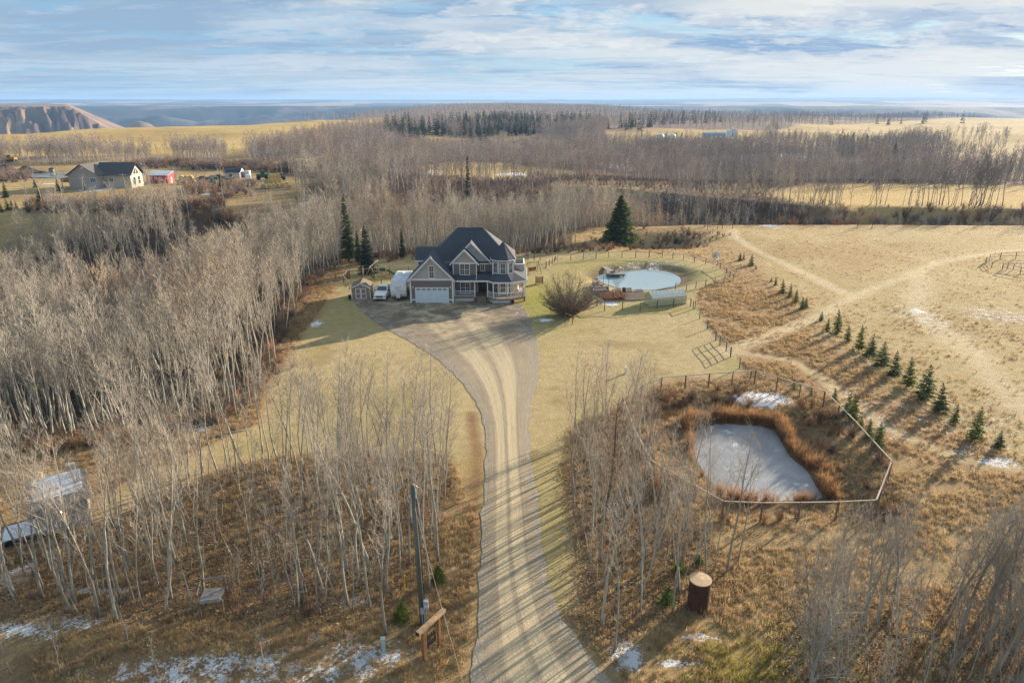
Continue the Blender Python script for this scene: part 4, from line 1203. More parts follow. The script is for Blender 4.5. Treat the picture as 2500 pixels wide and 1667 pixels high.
    B('fascia', fs, M_TRIM, main)
    rd = MB(); rd.bar((xl, yr, rf + 0.02), (xr, yr, rf + 0.02), 0.24, 0.06)
    for c2 in ((ap[0] - s, ap[1] - s + 0.3, 5.6), (ap[0] + s + 0.25, ap[1] - s + 0.3, 5.6)): rd.bar(ap, c2, 0.2, 0.05)
    B('ridge_cap', rd, M_ROOF, main)
    gable_roof(H, -16.25, -8.85, 102.95, 108.6, 3.58, 7.36, 0.15)
    gable_roof(H, -9.78, -5.18, 105.0, 108.7, 5.72, 8.06, 0.13)
    gable_roof(H, -9.75, -3.25, 106.5, 110.2, 5.66, 8.93, 0.13)
    wg = MB()
    for ya, yb in ((107.9, 110.2), (112.5, 110.2)):
        wg.prism([(-15.6, ya, 5.68), (-15.6, yb, 7.42), (-15.6, yb, 7.56), (-15.6, ya, 5.82)], (4.4, 0, 0))
    w_ = B('wing_roof', wg, M_ROOF)
    B('fascia', MB().box(-15.62, -13.0, 107.84, 107.9, 5.60, 5.80), M_TRIM, w_)
    B('wing_gable', MB().prism([(-15.2, 108.3, 5.7), (-15.2, 112.1, 5.7), (-15.2, 110.2, 7.3)], (1.5, 0, 0)), M_SIDE)
    # ---- turret
    tx, ty, R1 = -1.42, 106.25, 1.63 / math.cos(math.pi / 8)
    def octo(r, z): return [(tx + r * math.cos(math.pi / 8 + k * math.pi / 4), ty + r * math.sin(math.pi / 8 + k * math.pi / 4), z) for k in range(8)]
    B('turret_wall', MB().prism(octo(R1, 0.8), (0, 0, 5.74)), M_SIDE)
    tr = MB(); ring = octo(R1 + 0.42, 6.5); apx = (tx, ty, 9.2)
    tr.add(ring + [apx], [(k, (k + 1) % 8, 8) for k in range(8)] + [tuple(range(7, -1, -1))])
    tro = B('turret_roof', tr, M_ROOF)
    rg = MB()
    for k in range(8): rg.bar(ring[k], ring[(k + 1) % 8], 0.05, 0.14)
    B('fascia', rg, M_TRIM, tro)
    hc = MB()
    for k in range(8): hc.bar(ring[k], apx, 0.09, 0.05)
    B('ridge_cap', hc, M_ROOF, tro)
    cb = MB()
    for k in (4, 5, 6, 7):
        x, y, _ = octo(R1 + 0.01, 0)[k]; cb.box(x - 0.07, x + 0.07, y - 0.07, y + 0.07, 0.86, 6.52)
    B('corner_board', cb, M_TRIM)
    for k, (w_, lo, hi) in enumerate(((0.66, 4.45, 1.55),) * 3):
        a = math.radians((225, 270, 315)[k])
        n = Vector((math.cos(a), math.sin(a), 0)); c = Vector((tx, ty, lo)) + n * 1.635
        rt = Vector((-n.y, n.x, 0))
        window(H, c, rt, 0.74, hi, (1, 2), (2, 2), out_n=n)
        c.z = 1.28
        window(H, c, rt, 0.80, 1.62, (1, 2), (2, 2), out_n=n)
    # ---- entrance
    dr = box('front_door', -5.45, -4.05, 106.90, 106.985, 0.87, 3.02, M_DOOR)
    for i in range(4): B('pane', MB().box(-5.38 + i * 0.34, -5.14 + i * 0.34, 106.885, 106.902, 2.66, 2.9), M_PANE, dr)
    df = MB(); df.box(-5.6, -5.46, 106.86, 106.99, 0.87, 3.15); df.box(-4.04, -3.9, 106.86, 106.99, 0.87, 3.15); df.box(-5.46, -4.04, 106.86, 106.99, 3.03, 3.15)
    B('door_frame', df, M_TRIM, dr)
    B('handle', MB().tube([(-4.72, 106.86, 1.75), (-4.72, 106.86, 2.0)], 0.02, 6), M_TRIM, dr)
    # ---- porch
    deck = [(-9.24, 103.95), (-5.75, 103.95), (-5.75, 104.25), (-3.95, 104.25), (-3.95, 103.95), (-2.95, 102.75), (-0.1, 102.75), (2.15, 104.1), (2.15, 113.0), (0.26, 113.0), (0.26, 107.0), (-9.24, 107.0)]
    dk = B('porch_deck', MB().prism([(x, y, 0.62) for x, y in deck], (0, 0, 0.22)), M_DECK)
    bd = MB()
    for y in np.arange(104.1, 107, 0.16): bd.box(-9.2, -0.2, y, y + 0.012, 0.8405, 0.8435)
    for y in np.arange(104.6, 113, 0.16): bd.box(0.3, 2.12, y, y + 0.012, 0.8405, 0.8435)
    B('board_gap', bd, M_DOOR, dk)
    B('lattice_skirt', MB().box(-9.2, -5.8, 104.1, 104.16, 0.10, 0.58), M_LATT, dk)
    B('lattice_skirt', MB().bar((-3.8, 104.05, 0.34), (-2.85, 102.95, 0.34), 0.05, 0.46), M_LATT, dk)
    B('lattice_skirt', MB().bar((-2.85, 102.95, 0.34), (-0.3, 102.95, 0.34), 0.05, 0.46), M_LATT, dk)
    for x, y in ((-9.1, 104.3), (-2.8, 103.1), (-0.2, 103.1), (1.95, 104.5), (1.95, 108.5), (1.95, 112.5)): B('pier', MB().box(x - 0.12, x + 0.12, y - 0.12, y + 0.12, 0, 0.62), M_DECK, dk)
    for i in range(4):
        z = 0.84 - 0.21 * (i + 1)
        st = MB(); y1 = 104.25 - 0.29 * i
        st.box(-5.62, -4.08, y1 - 0.31, y1 + (0.0 if i else 0.0), 0, z + 0.0)
        B('step', st, M_DECK)
    for x in (-5.86, -3.84):
        B('step_stone', MB().box(x - 0.16, x + 0.16, 103.0, 103.9, 0, 0.5), M_STONE)
    B('paving_slab', MB().box(-5.7, -4.0, 101.6, 103.0, 0.05, 0.09), M_STONE)
    # railings and posts
    posts = [(-9.05, 104.05), (-5.85, 104.05), (-3.85, 104.05), (-2.88, 102.9), (-0.14, 102.9), (2.03, 104.2), (2.03, 108.4), (2.03, 112.7)]
    for x, y in posts: B('porch_post', MB().box(x - 0.075, x + 0.075, y - 0.075, y + 0.075, 0.842, 3.42), M_TRIM)
    def rail(p, q):
        a = Vector((*p, 0)); b = Vector((*q, 0)); d = b - a; Ln = d.length
        o = B('railing', MB().bar(a + Vector((0, 0, 1.78)), b + Vector((0, 0, 1.78)), 0.06, 0.07), M_TRIM); k = MB()
        B('bottom_rail', MB().bar(a + Vector((0, 0, 0.95)), b + Vector((0, 0, 0.95)), 0.05, 0.06), M_TRIM, o)
        for i in range(1, int(Ln / 0.16)):
            c = a + d * (i * 0.16 / Ln); k.box(c.x - 0.015, c.x + 0.015, c.y - 0.015, c.y + 0.015, 0.98, 1.745)
        B('baluster', k, M_TRIM, o)['kind'] = 'stuff'
    for i, j in ((0, 1), (2, 3), (3, 4), (4, 5), (5, 6), (6, 7)): rail(posts[i], posts[j])
    rail((-5.85, 104.05), (-5.55, 103.2)) if False else None
    # porch roof
    pr = MB()
    ev = [(-8.80, 103.75), (-3.72, 103.75), (-2.92, 102.62), (0.0, 102.62), (2.38, 104.0), (2.38, 113.2)]
    up = [(-8.80, 105.42, 3.98), (-3.0, 105.9, 4.05), (-2.12, 104.62, 4.34), (-0.72, 104.62, 4.34), (0.26, 105.6, 4.34), (0.26, 113.2, 4.34)]
    for i in range(5):
        a, b = ev[i], ev[i + 1]; c, d = up[i + 1], up[i]
        pr.prism([(a[0], a[1], 3.42), (b[0], b[1], 3.42), c, d], (0, 0, 0.09))
    pr.prism([(-5.55, 105.43, 3.98), (-2.9, 105.9, 4.05), (-2.9, 107.0, 4.12), (-5.55, 107.0, 4.12)], (0, 0, 0.05))
    po = B('porch_roof', pr, M_ROOF)
    fb = MB()
    for i in range(5): fb.bar((*ev[i], 3.42), (*ev[i + 1], 3.42), 0.06, 0.22)
    B('fascia', fb, M_TRIM, po)
    B('soffit', MB().prism([(-9.2, 103.9, 3.3), (-3.8, 103.9, 3.3), (-2.9, 102.8, 3.3), (0, 102.8, 3.3), (2.2, 104.1, 3.3), (2.2, 113, 3.3), (0.3, 113, 3.3), (0.3, 107.0, 3.3), (-9.2, 107.0, 3.3)], (0, 0, 0.03)), M_TRIM, po)
    B('downpipe', MB().tube([(-5.58, 105.3, 4.15), (-5.58, 104.0, 3.75), (-5.75, 103.95, 3.3)], 0.05, 6), M_TRIM)
    # balcony parapet over the side porch
    bl = MB(); bl.box(0.3, 2.0, 108.6, 108.72, 3.9, 5.0); bl.box(1.9, 2.0, 108.72, 112.8, 3.9, 5.0); bl.box(0.3, 1.9, 112.7, 112.8, 3.9, 5.0)
    bo = B('balcony', bl, M_GABLE)
    cp = MB(); cp.box(0.3, 2.08, 108.52, 108.78, 5.0, 5.07); cp.box(1.84, 2.08, 108.78, 112.85, 5.0, 5.07)
    B('coping', cp, M_TRIM, bo)
    # side door on the sunny wall
    sd = box('side_door', 0.25, 0.30, 108.2, 109.2, 0.86, 2.95, M_TRIM)
    window(H, (0.25, 110.6, 1.5), (0, 1, 0), 1.1, 1.2, (1, 2), (2, 2), out_n=(1, 0, 0))
    window(H, (0.25, 109.0, 4.4), (0, 1, 0), 0.9, 1.0, (1, 2), (2, 2), out_n=(1, 0, 0)) if False else None
    lm = B('wall_lamp', MB().box(0.26, 0.4, 107.5, 107.62, 2.5, 2.75), M_DOOR)
    # white garden chairs stand on the side porch as things of their own
    for y, where in ((106.2, 'beside the turret bay'), (107.4, 'beside the white side door')):
        c = empty('porch_chair', (1.35, y, 0.842), math.radians(80), 'white slatted armchair on the sunny side porch ' + where, 'chair', 'white chairs on the side porch')
        MB().box(-0.28, 0.28, -0.25, 0.25, 0.36, 0.41).build('seat', M_TRIM, c)
        bk = MB()
        for k in range(5): bk.bar((-0.22 + k * 0.11, 0.24, 0.40), (-0.24 + k * 0.12, 0.42, 1.02), 0.085, 0.02)
        bk.build('backrest', M_TRIM, c)
        for sx in (-1, 1):
            for sy in (-0.22, 0.22): MB().box(sx * 0.29 - 0.03, sx * 0.29 + 0.03, sy - 0.03, sy + 0.03, 0, 0.58).build('leg', M_TRIM, c)
            MB().box(sx * 0.3 - 0.06, sx * 0.3 + 0.06, -0.3, 0.3, 0.58, 0.61).build('armrest', M_TRIM, c)
build_house()

# ------------------------------------------------------------------ materials for the yard
M_POST = mat('weathered_post', (0.20, 0.145, 0.105), 0.9, 0.25, 4.0, bump=0.3)
M_RAIL = mat('weathered_rail', (0.40, 0.33, 0.25), 0.85, 0.2, 3.0)
M_GREYW = mat('grey_timber', (0.30, 0.28, 0.26), 0.9, 0.25, 3.0, bump=0.3, stretch=(1, 1, 0.3))
M_WIRE = mat('fence_wire', (0.30, 0.29, 0.28), 0.5, 0.1, 3.0, metal=0.6)
M_STEEL = mat('galvanised_steel', (0.45, 0.47, 0.50), 0.4, 0.1, 4.0, metal=0.7)
M_CEDAR = mat('cedar_timber', (0.34, 0.155, 0.06), 0.7, 0.25, 5.0, bump=0.25, stretch=(1, 1, 0.25))
M_BEAM = mat('pale_cedar_beam', (0.48, 0.32, 0.175), 0.75, 0.2, 4.0, bump=0.2)
M_BLACK = mat('black_metal', (0.025, 0.025, 0.03), 0.45, 0.2, 4.0)
M_TYRE = mat('tyre_rubber', (0.02, 0.02, 0.02), 0.85, 0.2, 8.0)
M_WHITE = mat('white_paint', (0.78, 0.78, 0.77), 0.35, 0.04, 1.0)
M_CARW = mat('white_car_paint', (0.76, 0.76, 0.74), 0.25, 0.04, 1.0, spec=0.6)
M_CHROME = mat('chrome', (0.6, 0.6, 0.62), 0.2, 0.05, 3.0, metal=0.9)
M_GLASSD = glass_mat('dark_car_glass', (0.02, 0.028, 0.035), 0.05)
M_HEAD = mat('headlight_glass', (0.55, 0.57, 0.6), 0.15, 0.05, 4.0)
M_SHEDW = siding_mat('shed_panel_siding', (0.29, 0.225, 0.18), 0.2, 0.25, True)
M_SHEDR = shingle_mat('brown_shingle', (0.17, 0.125, 0.085))
M_GREEN = mat('green_plastic', (0.02, 0.10, 0.075), 0.4, 0.1, 3.0)
M_POLE = mat('treated_pole', (0.14, 0.15, 0.115), 0.85, 0.25, 3.0, bump=0.2, stretch=(1, 1, 0.1))
M_BOX = mat('grey_meter_box', (0.42, 0.44, 0.46), 0.5, 0.08, 3.0)
M_PEDE = mat('pale_green_cabinet', (0.45, 0.55, 0.47), 0.5, 0.08, 3.0)
M_RUSTY = mat('rusted_steel', (0.105, 0.042, 0.024), 0.9, 0.3, 3.0, col2=(0.045, 0.02, 0.015), bump=0.3)
M_PLY = mat('plywood_lid', (0.46, 0.34, 0.21), 0.8, 0.15, 4.0)
M_HAY = mat('hay', (0.60, 0.43, 0.17), 0.95, 0.3, 7.0, bump=0.6, bscale=25)
M_RED = siding_mat('red_metal_siding', (0.42, 0.025, 0.03), 0.3, 0.3, True)
M_METALR = mat('pale_metal_roof', (0.62, 0.66, 0.70), 0.35, 0.06, 2.0, metal=0.2)
M_YELLOW = mat('yellow_machine_paint', (0.55, 0.30, 0.03), 0.5, 0.1, 3.0)
M_PGREEN = mat('farm_green_paint', (0.03, 0.12, 0.05), 0.5, 0.15, 3.0)
M_STUCCO = siding_mat('beige_vinyl_siding', (0.36, 0.33, 0.29), 0.16, 0.15)
M_GSHED = leaf_mat('greenhouse_film', (0.72, 0.71, 0.46), 0.1, 0.0, 0.4) if True else mat('greenhouse_film', (0.66, 0.66, 0.42), 0.45, 0.12, 1.5)
M_EARTH = mat('dark_garden_soil', (0.085, 0.06, 0.042), 0.95, 0.35, 6.0, bump=0.7, bscale=12)
M_SNOW = mat('old_snow', (0.78, 0.80, 0.84), 0.8, 0.05, 2.0)
M_LEAFC = mat('rust_garden_plants', (0.33, 0.15, 0.06), 0.9, 0.3, 4.0)

def zground(x, y): return float(height(x, y))
def rod(p, q, r, n=6): return MB().tube([p, q], r, n)

# ------------------------------------------------------------------ fences
def fence(name, label, pts, h=1.5, spacing=2.6, rails=(1.0,), wire=0.0, post=0.11, rail_w=0.09, m_post=None, m_rail=None, closed=False, place=None, group=None, cat='fence', round_rail=False):
    """posts along a line on the ground, a rail for each span, and a light wire net as one part"""
    if place is None:
        P_ = []
        n = len(pts)
        for i in range(n if closed else n - 1):
            a = pts[i]; b = pts[(i + 1) % n]; d = math.dist(a, b); k = max(1, round(d / spacing))
            for j in range(k): P_.append((a[0] + (b[0] - a[0]) * j / k, a[1] + (b[1] - a[1]) * j / k))
        P_.append(pts[0] if closed else pts[-1])
    else: P_ = list(pts)
    x0, y0 = P_[0]
    o = empty(name, (x0, y0, zground(x0, y0)), 0, label, cat, group)
    base = [(x, y, zground(x, y)) for x, y in P_]
    pm = MB().box(-post / 2, post / 2, -post / 2, post / 2, -0.3, h).mesh('post', m_post or M_POST)
    for i, (x, y, z) in enumerate(base[:-1] if closed else base):
        p = link('post', pm, o, (x - x0, y - y0, z - base[0][2])); p.rotation_euler = (random.gauss(0, 0.012), random.gauss(0, 0.012), random.uniform(0, 1.5))
    for a, b in zip(base[:-1], base[1:]):
        for k in rails:
            zk = h * k - (rail_w * 0.4 if k >= 0.99 else 0)
            m = MB(); va = Vector((a[0], a[1], a[2] + zk)) ; vb = Vector((b[0], b[1], b[2] + zk))
            if round_rail: m.tube([va, vb], rail_w / 2, 6)
            else: m.bar(va, vb, rail_w * 0.6 if k < 0.99 else rail_w, rail_w if k < 0.99 else rail_w * 0.7)
            m.build('rail', m_rail or M_RAIL, o, world=True)
    if wire:
        w = MB()
        for a, b in zip(base[:-1], base[1:]):
            va = Vector(a); vb = Vector(b); L = (vb - va).length; hh = h * 0.94
            n = int(L / wire)
            for i in range(-int(hh / wire), n):
                for sgn in (1, -1):
                    s0 = i * wire; s1 = s0 + hh
                    if sgn < 0: u0, u1, z0, z1 = s0, s1, hh, 0
                    else: u0, u1, z0, z1 = s0, s1, 0, hh
                    # clip to the span
                    ta = max(0.0, -u0 / (u1 - u0)); tb = min(1.0, (L - u0) / (u1 - u0))
                    if tb - ta < 0.03: continue
                    pa = va.lerp(vb, (u0 + (u1 - u0) * ta) / L) + Vector((0, 0, z0 + (z1 - z0) * ta)); pb = va.lerp(vb, (u0 + (u1 - u0) * tb) / L) + Vector((0, 0, z0 + (z1 - z0) * tb))
                    w.tube([pa, pb], 0.0022, 3, cap=False)
        wo = w.build('wire_mesh', M_WIRE, o, world=True); wo['kind'] = 'stuff'
    return o

random.seed(4)
def build_fences():
    z5 = lambda pts: [P(a, b) for a, b in zoompx(pts, 1400, 880, 0.3614)]
    fence('chain_link_fence', 'chain link fence with timber top rail all round the frozen pond', z5([(330, 350), (455, 270), (590, 210), (1222, 160), (1685, 305), (1885, 520), (2125, 800), (2060, 960), (2022, 1058), (1262, 1075), (1000, 1070), (800, 945), (520, 800), (400, 560)]),
          1.75, 3.1, (1.0,), 0.16, 0.12, 0.10, closed=True)
    zf = lambda pts: [P(a, b) for a, b in zoompx(pts, 1400, 600, 0.17857)]
    back = [P(a, b) for a, b in zoompx([(513, 505), (760, 497), (1003, 500), (1203, 485), (1405, 475)], 1240, 560, 0.15306)]
    back += zf([(135, 190), (307, 180), (478, 165), (662, 165), (848, 165), (1033, 165), (1213, 160), (1357, 182), (1500, 208), (1650, 237), (1805, 263), (1960, 292), (2003, 325), (2090, 385), (2135, 440), (2182, 475)])
    back += zf([(2062, 505), (1932, 532), (1805, 562), (1672, 585), (1540, 620), (1395, 608)])
    back = [p for i, p in enumerate(back) if i == 0 or math.dist(p, back[i - 1]) > 0.8]
    fence('rail_fence', 'post and rail fence with wire curving round the open water pond', back, 1.25, rails=(1.0,), wire=0.2, place=1)
    gl = [P(a, b) for a, b in zoompx([(145, 540), (182, 532), (222, 515), (322, 492), (420, 500), (513, 505)], 1240, 560, 0.15306)]
    fence('rail_fence', 'pale topped rail fence between the house and the wood', gl, 1.35, rails=(1.0,), wire=0.2, place=1)
    ga = [P(a, b) for a, b in zoompx([(612, 622), (657, 590), (710, 560), (745, 535), (785, 512)], 1240, 560, 0.15306)]
    fence('pole_gate', 'short pale pole gate standing by the garden swing', ga, 1.4, rails=(1.0, 0.12), place=1, cat='gate')
    fence('garden_fence', 'low post and rail fence along the vegetable garden and greenhouse', zf([(145, 720), (225, 770), (322, 830), (425, 890), (670, 875), (910, 890), (1145, 850), (1367, 835), (1600, 830), (1635, 870)]), 1.35, rails=(1.0,), wire=0.2, place=1)
    z6 = lambda pts: [P(a, b) for a, b in zoompx(pts, 1700, 540, 0.35714)]
    fence('rail_fence', 'wire and post fence dividing the lawn from the rough grass', zf([(1635, 870), (1735, 990)])[:1] + z6([(-10, 600), (22, 668), (75, 738), (132, 815)]), 1.3, rails=(), wire=0.25, place=1)
    fence('field_gate', 'weathered four bar gate opening from the lawn to the meadow track', z6([(132, 815), (160, 848), (203, 890), (232, 930)]), 1.35, rails=(1.0, 0.75, 0.5, 0.25), place=1, cat='gate', rail_w=0.06)
    fence('rail_fence', 'short wire fence joining the meadow gate to the pond fence', z6([(232, 930), (295, 1005), (370, 1085)]), 1.35, rails=(), wire=0.25, place=1)
    # left yard
    z2 = lambda pts: [P(a, b) for a, b in zoompx(pts, 830, 620, 0.08929)]
    fence('rail_fence', 'wire fence with pale top rail behind the swing set', z2([(225, 690), (625, 632), (1045, 592), (1365, 572), (1880, 560), (2250, 550)]), 1.5, rails=(1.0,), wire=0.2, place=1)
    fence('rail_fence', 'crooked rail fence beside the garden shed', z2([(200, 700), (105, 800), (170, 905), (262, 978)]), 1.5, rails=(1.0,), wire=0.2, place=1)
    fence('rail_fence', 'low wire fence behind the parked pickup', z2([(262, 978), (700, 940), (1135, 890), (1400, 860)]), 1.3, rails=(), wire=0.25, place=1)
    # corral on the meadow
    z8 = lambda pts: [P(a, b) for a, b in zoompx(pts, 2330, 580, 0.07654)]
    fence('corral_fence', 'weathered two rail corral fence along the meadow track', z8([(985, 850), (1105, 745), (1450, 702), (1950, 682), (2500, 690), (3300, 720)]), 1.35, rails=(0.96, 0.5), place=1)
    fence('corral_gate', 'leaning corral gate propped at the track end', z8([(1010, 800), (1180, 965)]), 1.2, rails=(0.96, 0.6, 0.3), place=1, cat='gate', rail_w=0.07)
    fence('corral_fence', 'inner two rail corral fence with closer posts', z8([(1515, 1045), (2090, 1170), (2700, 1200), (3300, 1260)]), 1.35, rails=(0.96, 0.5), place=1)
    fence('corral_fence', 'rear rail run of the small corral pen', z8([(1520, 1030), (1680, 1012), (1870, 1032), (2400, 1040), (3300, 1060)]), 1.2, rails=(0.96,), place=1)
    # gates on the skyline of the meadow
    fence('field_fence', 'rail panel at the brow of the meadow, beside a taller post', [P(1727, 560), P(1752, 559)], 1.5, rails=(0.95, 0.5), place=1)
    fence('field_fence', 'rail panel with tall end post on the brow of the meadow', [P(1763, 559), P(1788, 558)], 1.7, rails=(0.8,), place=1)
    fence('field_fence', 'low rail above the ravine at the far edge of the meadow', [P(2092, 560), P(2128, 559)], 1.2, rails=(0.9,), place=1)
    ln = [(1740, 568), (1715, 575), (1690, 580), (1650, 590), (1600, 600), (1550, 606)]
    fence('field_fence', 'thin wire fence climbing the slope beyond the water pond', [P(a, b) for a, b in ln], 1.3, rails=(), wire=0.3, place=1, post=0.08)
    # hitching rail in front of the big bush
    fence('hitching_rail', 'single hitching rail on two posts before the round bush', [P(a, b) for a, b in zoompx([(915, 1470), (1030, 1515)], 1240, 560, 0.15306)], 1.3, rails=(1.0,), place=1, cat='rail')
    fence('brace_rail', 'fallen pale rail fence behind the bare thicket by the road', [P(2035, 1525), P(2105, 1524)], 0.9, rails=(1.0,), place=1, cat='rail')
build_fences()

# ------------------------------------------------------------------ ponds
def fan_sheet(name, poly, z, m):
    c = (sum(p[0] for p in poly) / len(poly), sum(p[1] for p in poly) / len(poly))
    me = MB(); n = len(poly)
    me.add([(c[0], c[1], z)] + [(x, y, z) for x, y in poly], [(0, i + 1, (i + 1) % n + 1) for i in range(n)])
    return me.build(name, m)
def ice_mat():
    m, w, b, out = principled('grey_pond_ice')
    tc = w.add('ShaderNodeTexCoord'); o = tc.outputs['Object']
    n = w.noise(o, 0.35, 5, 0.6, 0.6); n2 = w.noise(o, 4.0, 4, 0.7)
    k = w.mix(w.ramp(n, 0.35, 0.65), (0.20, 0.215, 0.235), (0.28, 0.295, 0.315))
    k = w.mix(w.math('MULTIPLY', w.ramp(n2, 0.58, 0.68), 0.5), k, (0.42, 0.44, 0.47))
    vo = w.add('ShaderNodeTexVoronoi', feature='DISTANCE_TO_EDGE'); w.put(vo.inputs['Vector'], o); vo.inputs['Scale'].default_value = 0.28
    k = w.mix(w.ramp(vo.outputs['Distance'], 0.003, 0.012, 0.10, 0.0), k, (0.62, 0.65, 0.68))
    n3 = w.noise(o, 0.6, 6, 0.7, 0.3)
    k = w.mix(w.math('MULTIPLY', w.ramp(n3, 0.60, 0.68), 0.8), k, (0.70, 0.73, 0.77))
    w.put(b.inputs['Base Color'], k); w.put(b.inputs['Roughness'], w.ramp(n2, 0.3, 0.7, 0.30, 0.55)); b.inputs['Specular IOR Level'].default_value = 0.5
    return m
def water_mat():
    m, w, b, out = principled('pond_water')
    tc = w.add('ShaderNodeTexCoord'); o = tc.outputs['Object']
    n = w.noise(o, 0.3, 4, 0.5)
    w.put(b.inputs['Base Color'], w.mix(n, (0.22, 0.33, 0.38), (0.30, 0.40, 0.44)))
    b.inputs['Roughness'].default_value = 0.05; b.inputs['IOR'].default_value = 1.33; b.inputs['Specular IOR Level'].default_value = 0.9
    bn = w.add('ShaderNodeBump'); bn.inputs['Strength'].default_value = 0.04; bn.inputs['Distance'].default_value = 0.02
    w.put(bn.inputs['Height'], w.noise(o, 3.0, 3, 0.5)); w.l.new(bn.outputs[0], b.inputs['Normal'])
    return m
def grow(poly, d):
    c = (sum(p[0] for p in poly) / len(poly), sum(p[1] for p in poly) / len(poly))
    return [(c[0] + (x - c[0]) * (1 + d / math.dist(c, (x, y))), c[1] + (y - c[1]) * (1 + d / math.dist(c, (x, y)))) for x, y in poly]
tag(fan_sheet('frozen_pond', grow(ICE, 0.35), ICE_Z, ice_mat()), 'grey frozen pond ringed by orange reeds', 'pond', kind='structure')
tag(fan_sheet('pond', grow(POND, 0.35), WATER_Z, water_mat()), 'pale blue open water pond with a dock', 'pond', kind='structure')
tag(fan_sheet('far_pond', [(x, y) for x, y in NPOND], -0.55 + float(np.mean(height(np.array([p[0] for p in NPOND]), np.array([p[1] for p in NPOND])))) + 0.6, water_mat()), 'narrow farm pond beside dark spoil heaps', 'pond', kind='structure')

def build_dock():
    q = lambda a, b, z=WATER_Z + 0.55: P(1400 + a * 0.17857, 600 + b * 0.17857, z)
    a = q(400, 275); b = q(560, 345); c = q(650, 352)
    x, y = q(560, 375)
    o = empty('dock', (x, y, WATER_Z), 0, 'grey timber dock with a gangway and benches on the pond', 'dock')
    zt = WATER_Z + 0.55
    p0, p1 = q(395, 270), q(555, 372)
    d = Vector((p1[0] - p0[0], p1[1] - p0[1], 0)); L = d.length; d.normalize(); n = Vector((-d.y, d.x, 0))
    k = int(L / 0.22)
    pm = None
    for i in range(k):
        s = Vector((p0[0], p0[1], zt)) + d * (i * 0.22 + 0.1)
        MB().bar(s - n * 0.55, s + n * 0.55, 0.20, 0.04).build('plank', M_GREYW, o, world=True)
    cx, cy = q(568, 372)
    for i in range(12):
        MB().box(cx - 1.5, cx + 1.7, cy - 1.0 + i * 0.2, cy - 0.82 + i * 0.2, zt - 0.02, zt + 0.02).build('plank', M_GREYW, o, world=True)
    MB().box(cx - 1.5, cx + 1.7, cy - 1.02, cy + 1.4, zt - 0.28, zt - 0.03).build('float_frame', M_POST, o, world=True)
    for sx in (-1.3, 1.5):
        for sy in (-0.9, 1.2): MB().box(cx + sx - 0.06, cx + sx + 0.06, cy + sy - 0.06, cy + sy + 0.06, WATER_Z - 0.7, zt - 0.02).build('pile', M_POST, o, world=True)
    # ladder into the water and handrail hoops
    for sx in (0.2, 0.75): MB().tube([(cx + 0.9 + sx, cy + 0.5, zt), (cx + 0.9 + sx, cy + 0.45, zt + 0.65), (cx + 0.9 + sx, cy + 0.9, zt + 0.65), (cx + 0.9 + sx, cy + 0.95, zt)], 0.03, 6).build('handrail', M_WHITE, o, world=True)
    ch = empty('dock_bench', (cx + 0.4, cy + 0.7, zt + 0.02), math.radians(10), 'small orange wooden lounge bench on the dock', 'bench')
    MB().box(-0.5, 0.5, -0.3, 0.3, 0.40, 0.46).build('seat', M_BEAM, ch); MB().bar((-0.5, 0.3, 0.75), (0.5, 0.3, 0.75), 0.05, 0.6).build('backrest', M_BEAM, ch)
    for sx in (-0.45, 0.45):
        for sy in (-0.25, 0.25): MB().box(sx - 0.04, sx + 0.04, sy - 0.04, sy + 0.04, 0, 0.40).build('leg', M_CEDAR, ch)
build_dock()

# ------------------------------------------------------------------ windmill
def build_windmill():
    x, y = P(1744, 660)
    o = empty('windmill', (x, y, zground(x, y)), math.radians(-20), 'grey metal garden windmill with a bladed wheel by the pond fence', 'windmill')
    for sx, sy in ((-1, -1), (1, -1), (1, 1), (-1, 1)): MB().tube([(sx * 0.42, sy * 0.42, -0.1), (sx * 0.05, sy * 0.05, 2.7)], 0.022, 5).build('leg', M_STEEL, o)
    for z in (0.6, 1.3, 2.0):
        r = 0.42 - 0.37 * z / 2.7; m = MB()
        c = [(r, r, z), (-r, r, z), (-r, -r, z), (r, -r, z)]
        for i in range(4): m.tube([c[i], c[(i + 1) % 4]], 0.012, 4)
        m.build('brace', M_STEEL, o)
    hub = MB().tube([(0, 0.1, 2.85), (0, -0.32, 2.85)], 0.09, 8).build('hub', M_STEEL, o)
    bl = MB().add([(0.10, -0.02, -0.04), (0.10, 0.02, 0.04), (0.72, 0.05, 0.10), (0.72, -0.05, -0.10), (0.10, 0.0, -0.04), (0.10, 0.03, 0.04), (0.72, 0.07, 0.10), (0.72, -0.03, -0.10)],
                  ((0, 3, 2, 1), (4, 5, 6, 7), (0, 1, 5, 4), (1, 2, 6, 5), (2, 3, 7, 6), (3, 0, 4, 7))).mesh('blade', M_STEEL)
    for i in range(14):
        b = link('blade', bl, o, (0, -0.3, 2.85)); b.rotation_euler = (0, i * 2 * math.pi / 14, 0)
    MB().add([(0, 0.1, 2.8), (0, 0.9, 2.6), (0, 0.9, 3.1), (0, 0.1, 2.9), (0.02, 0.1, 2.8), (0.02, 0.9, 2.6), (0.02, 0.9, 3.1), (0.02, 0.1, 2.9)], ((0, 1, 2, 3), (7, 6, 5, 4), (0, 4, 5, 1), (1, 5, 6, 2), (2, 6, 7, 3), (3, 7, 4, 0))).build('tail_vane', M_STEEL, o)
build_windmill()

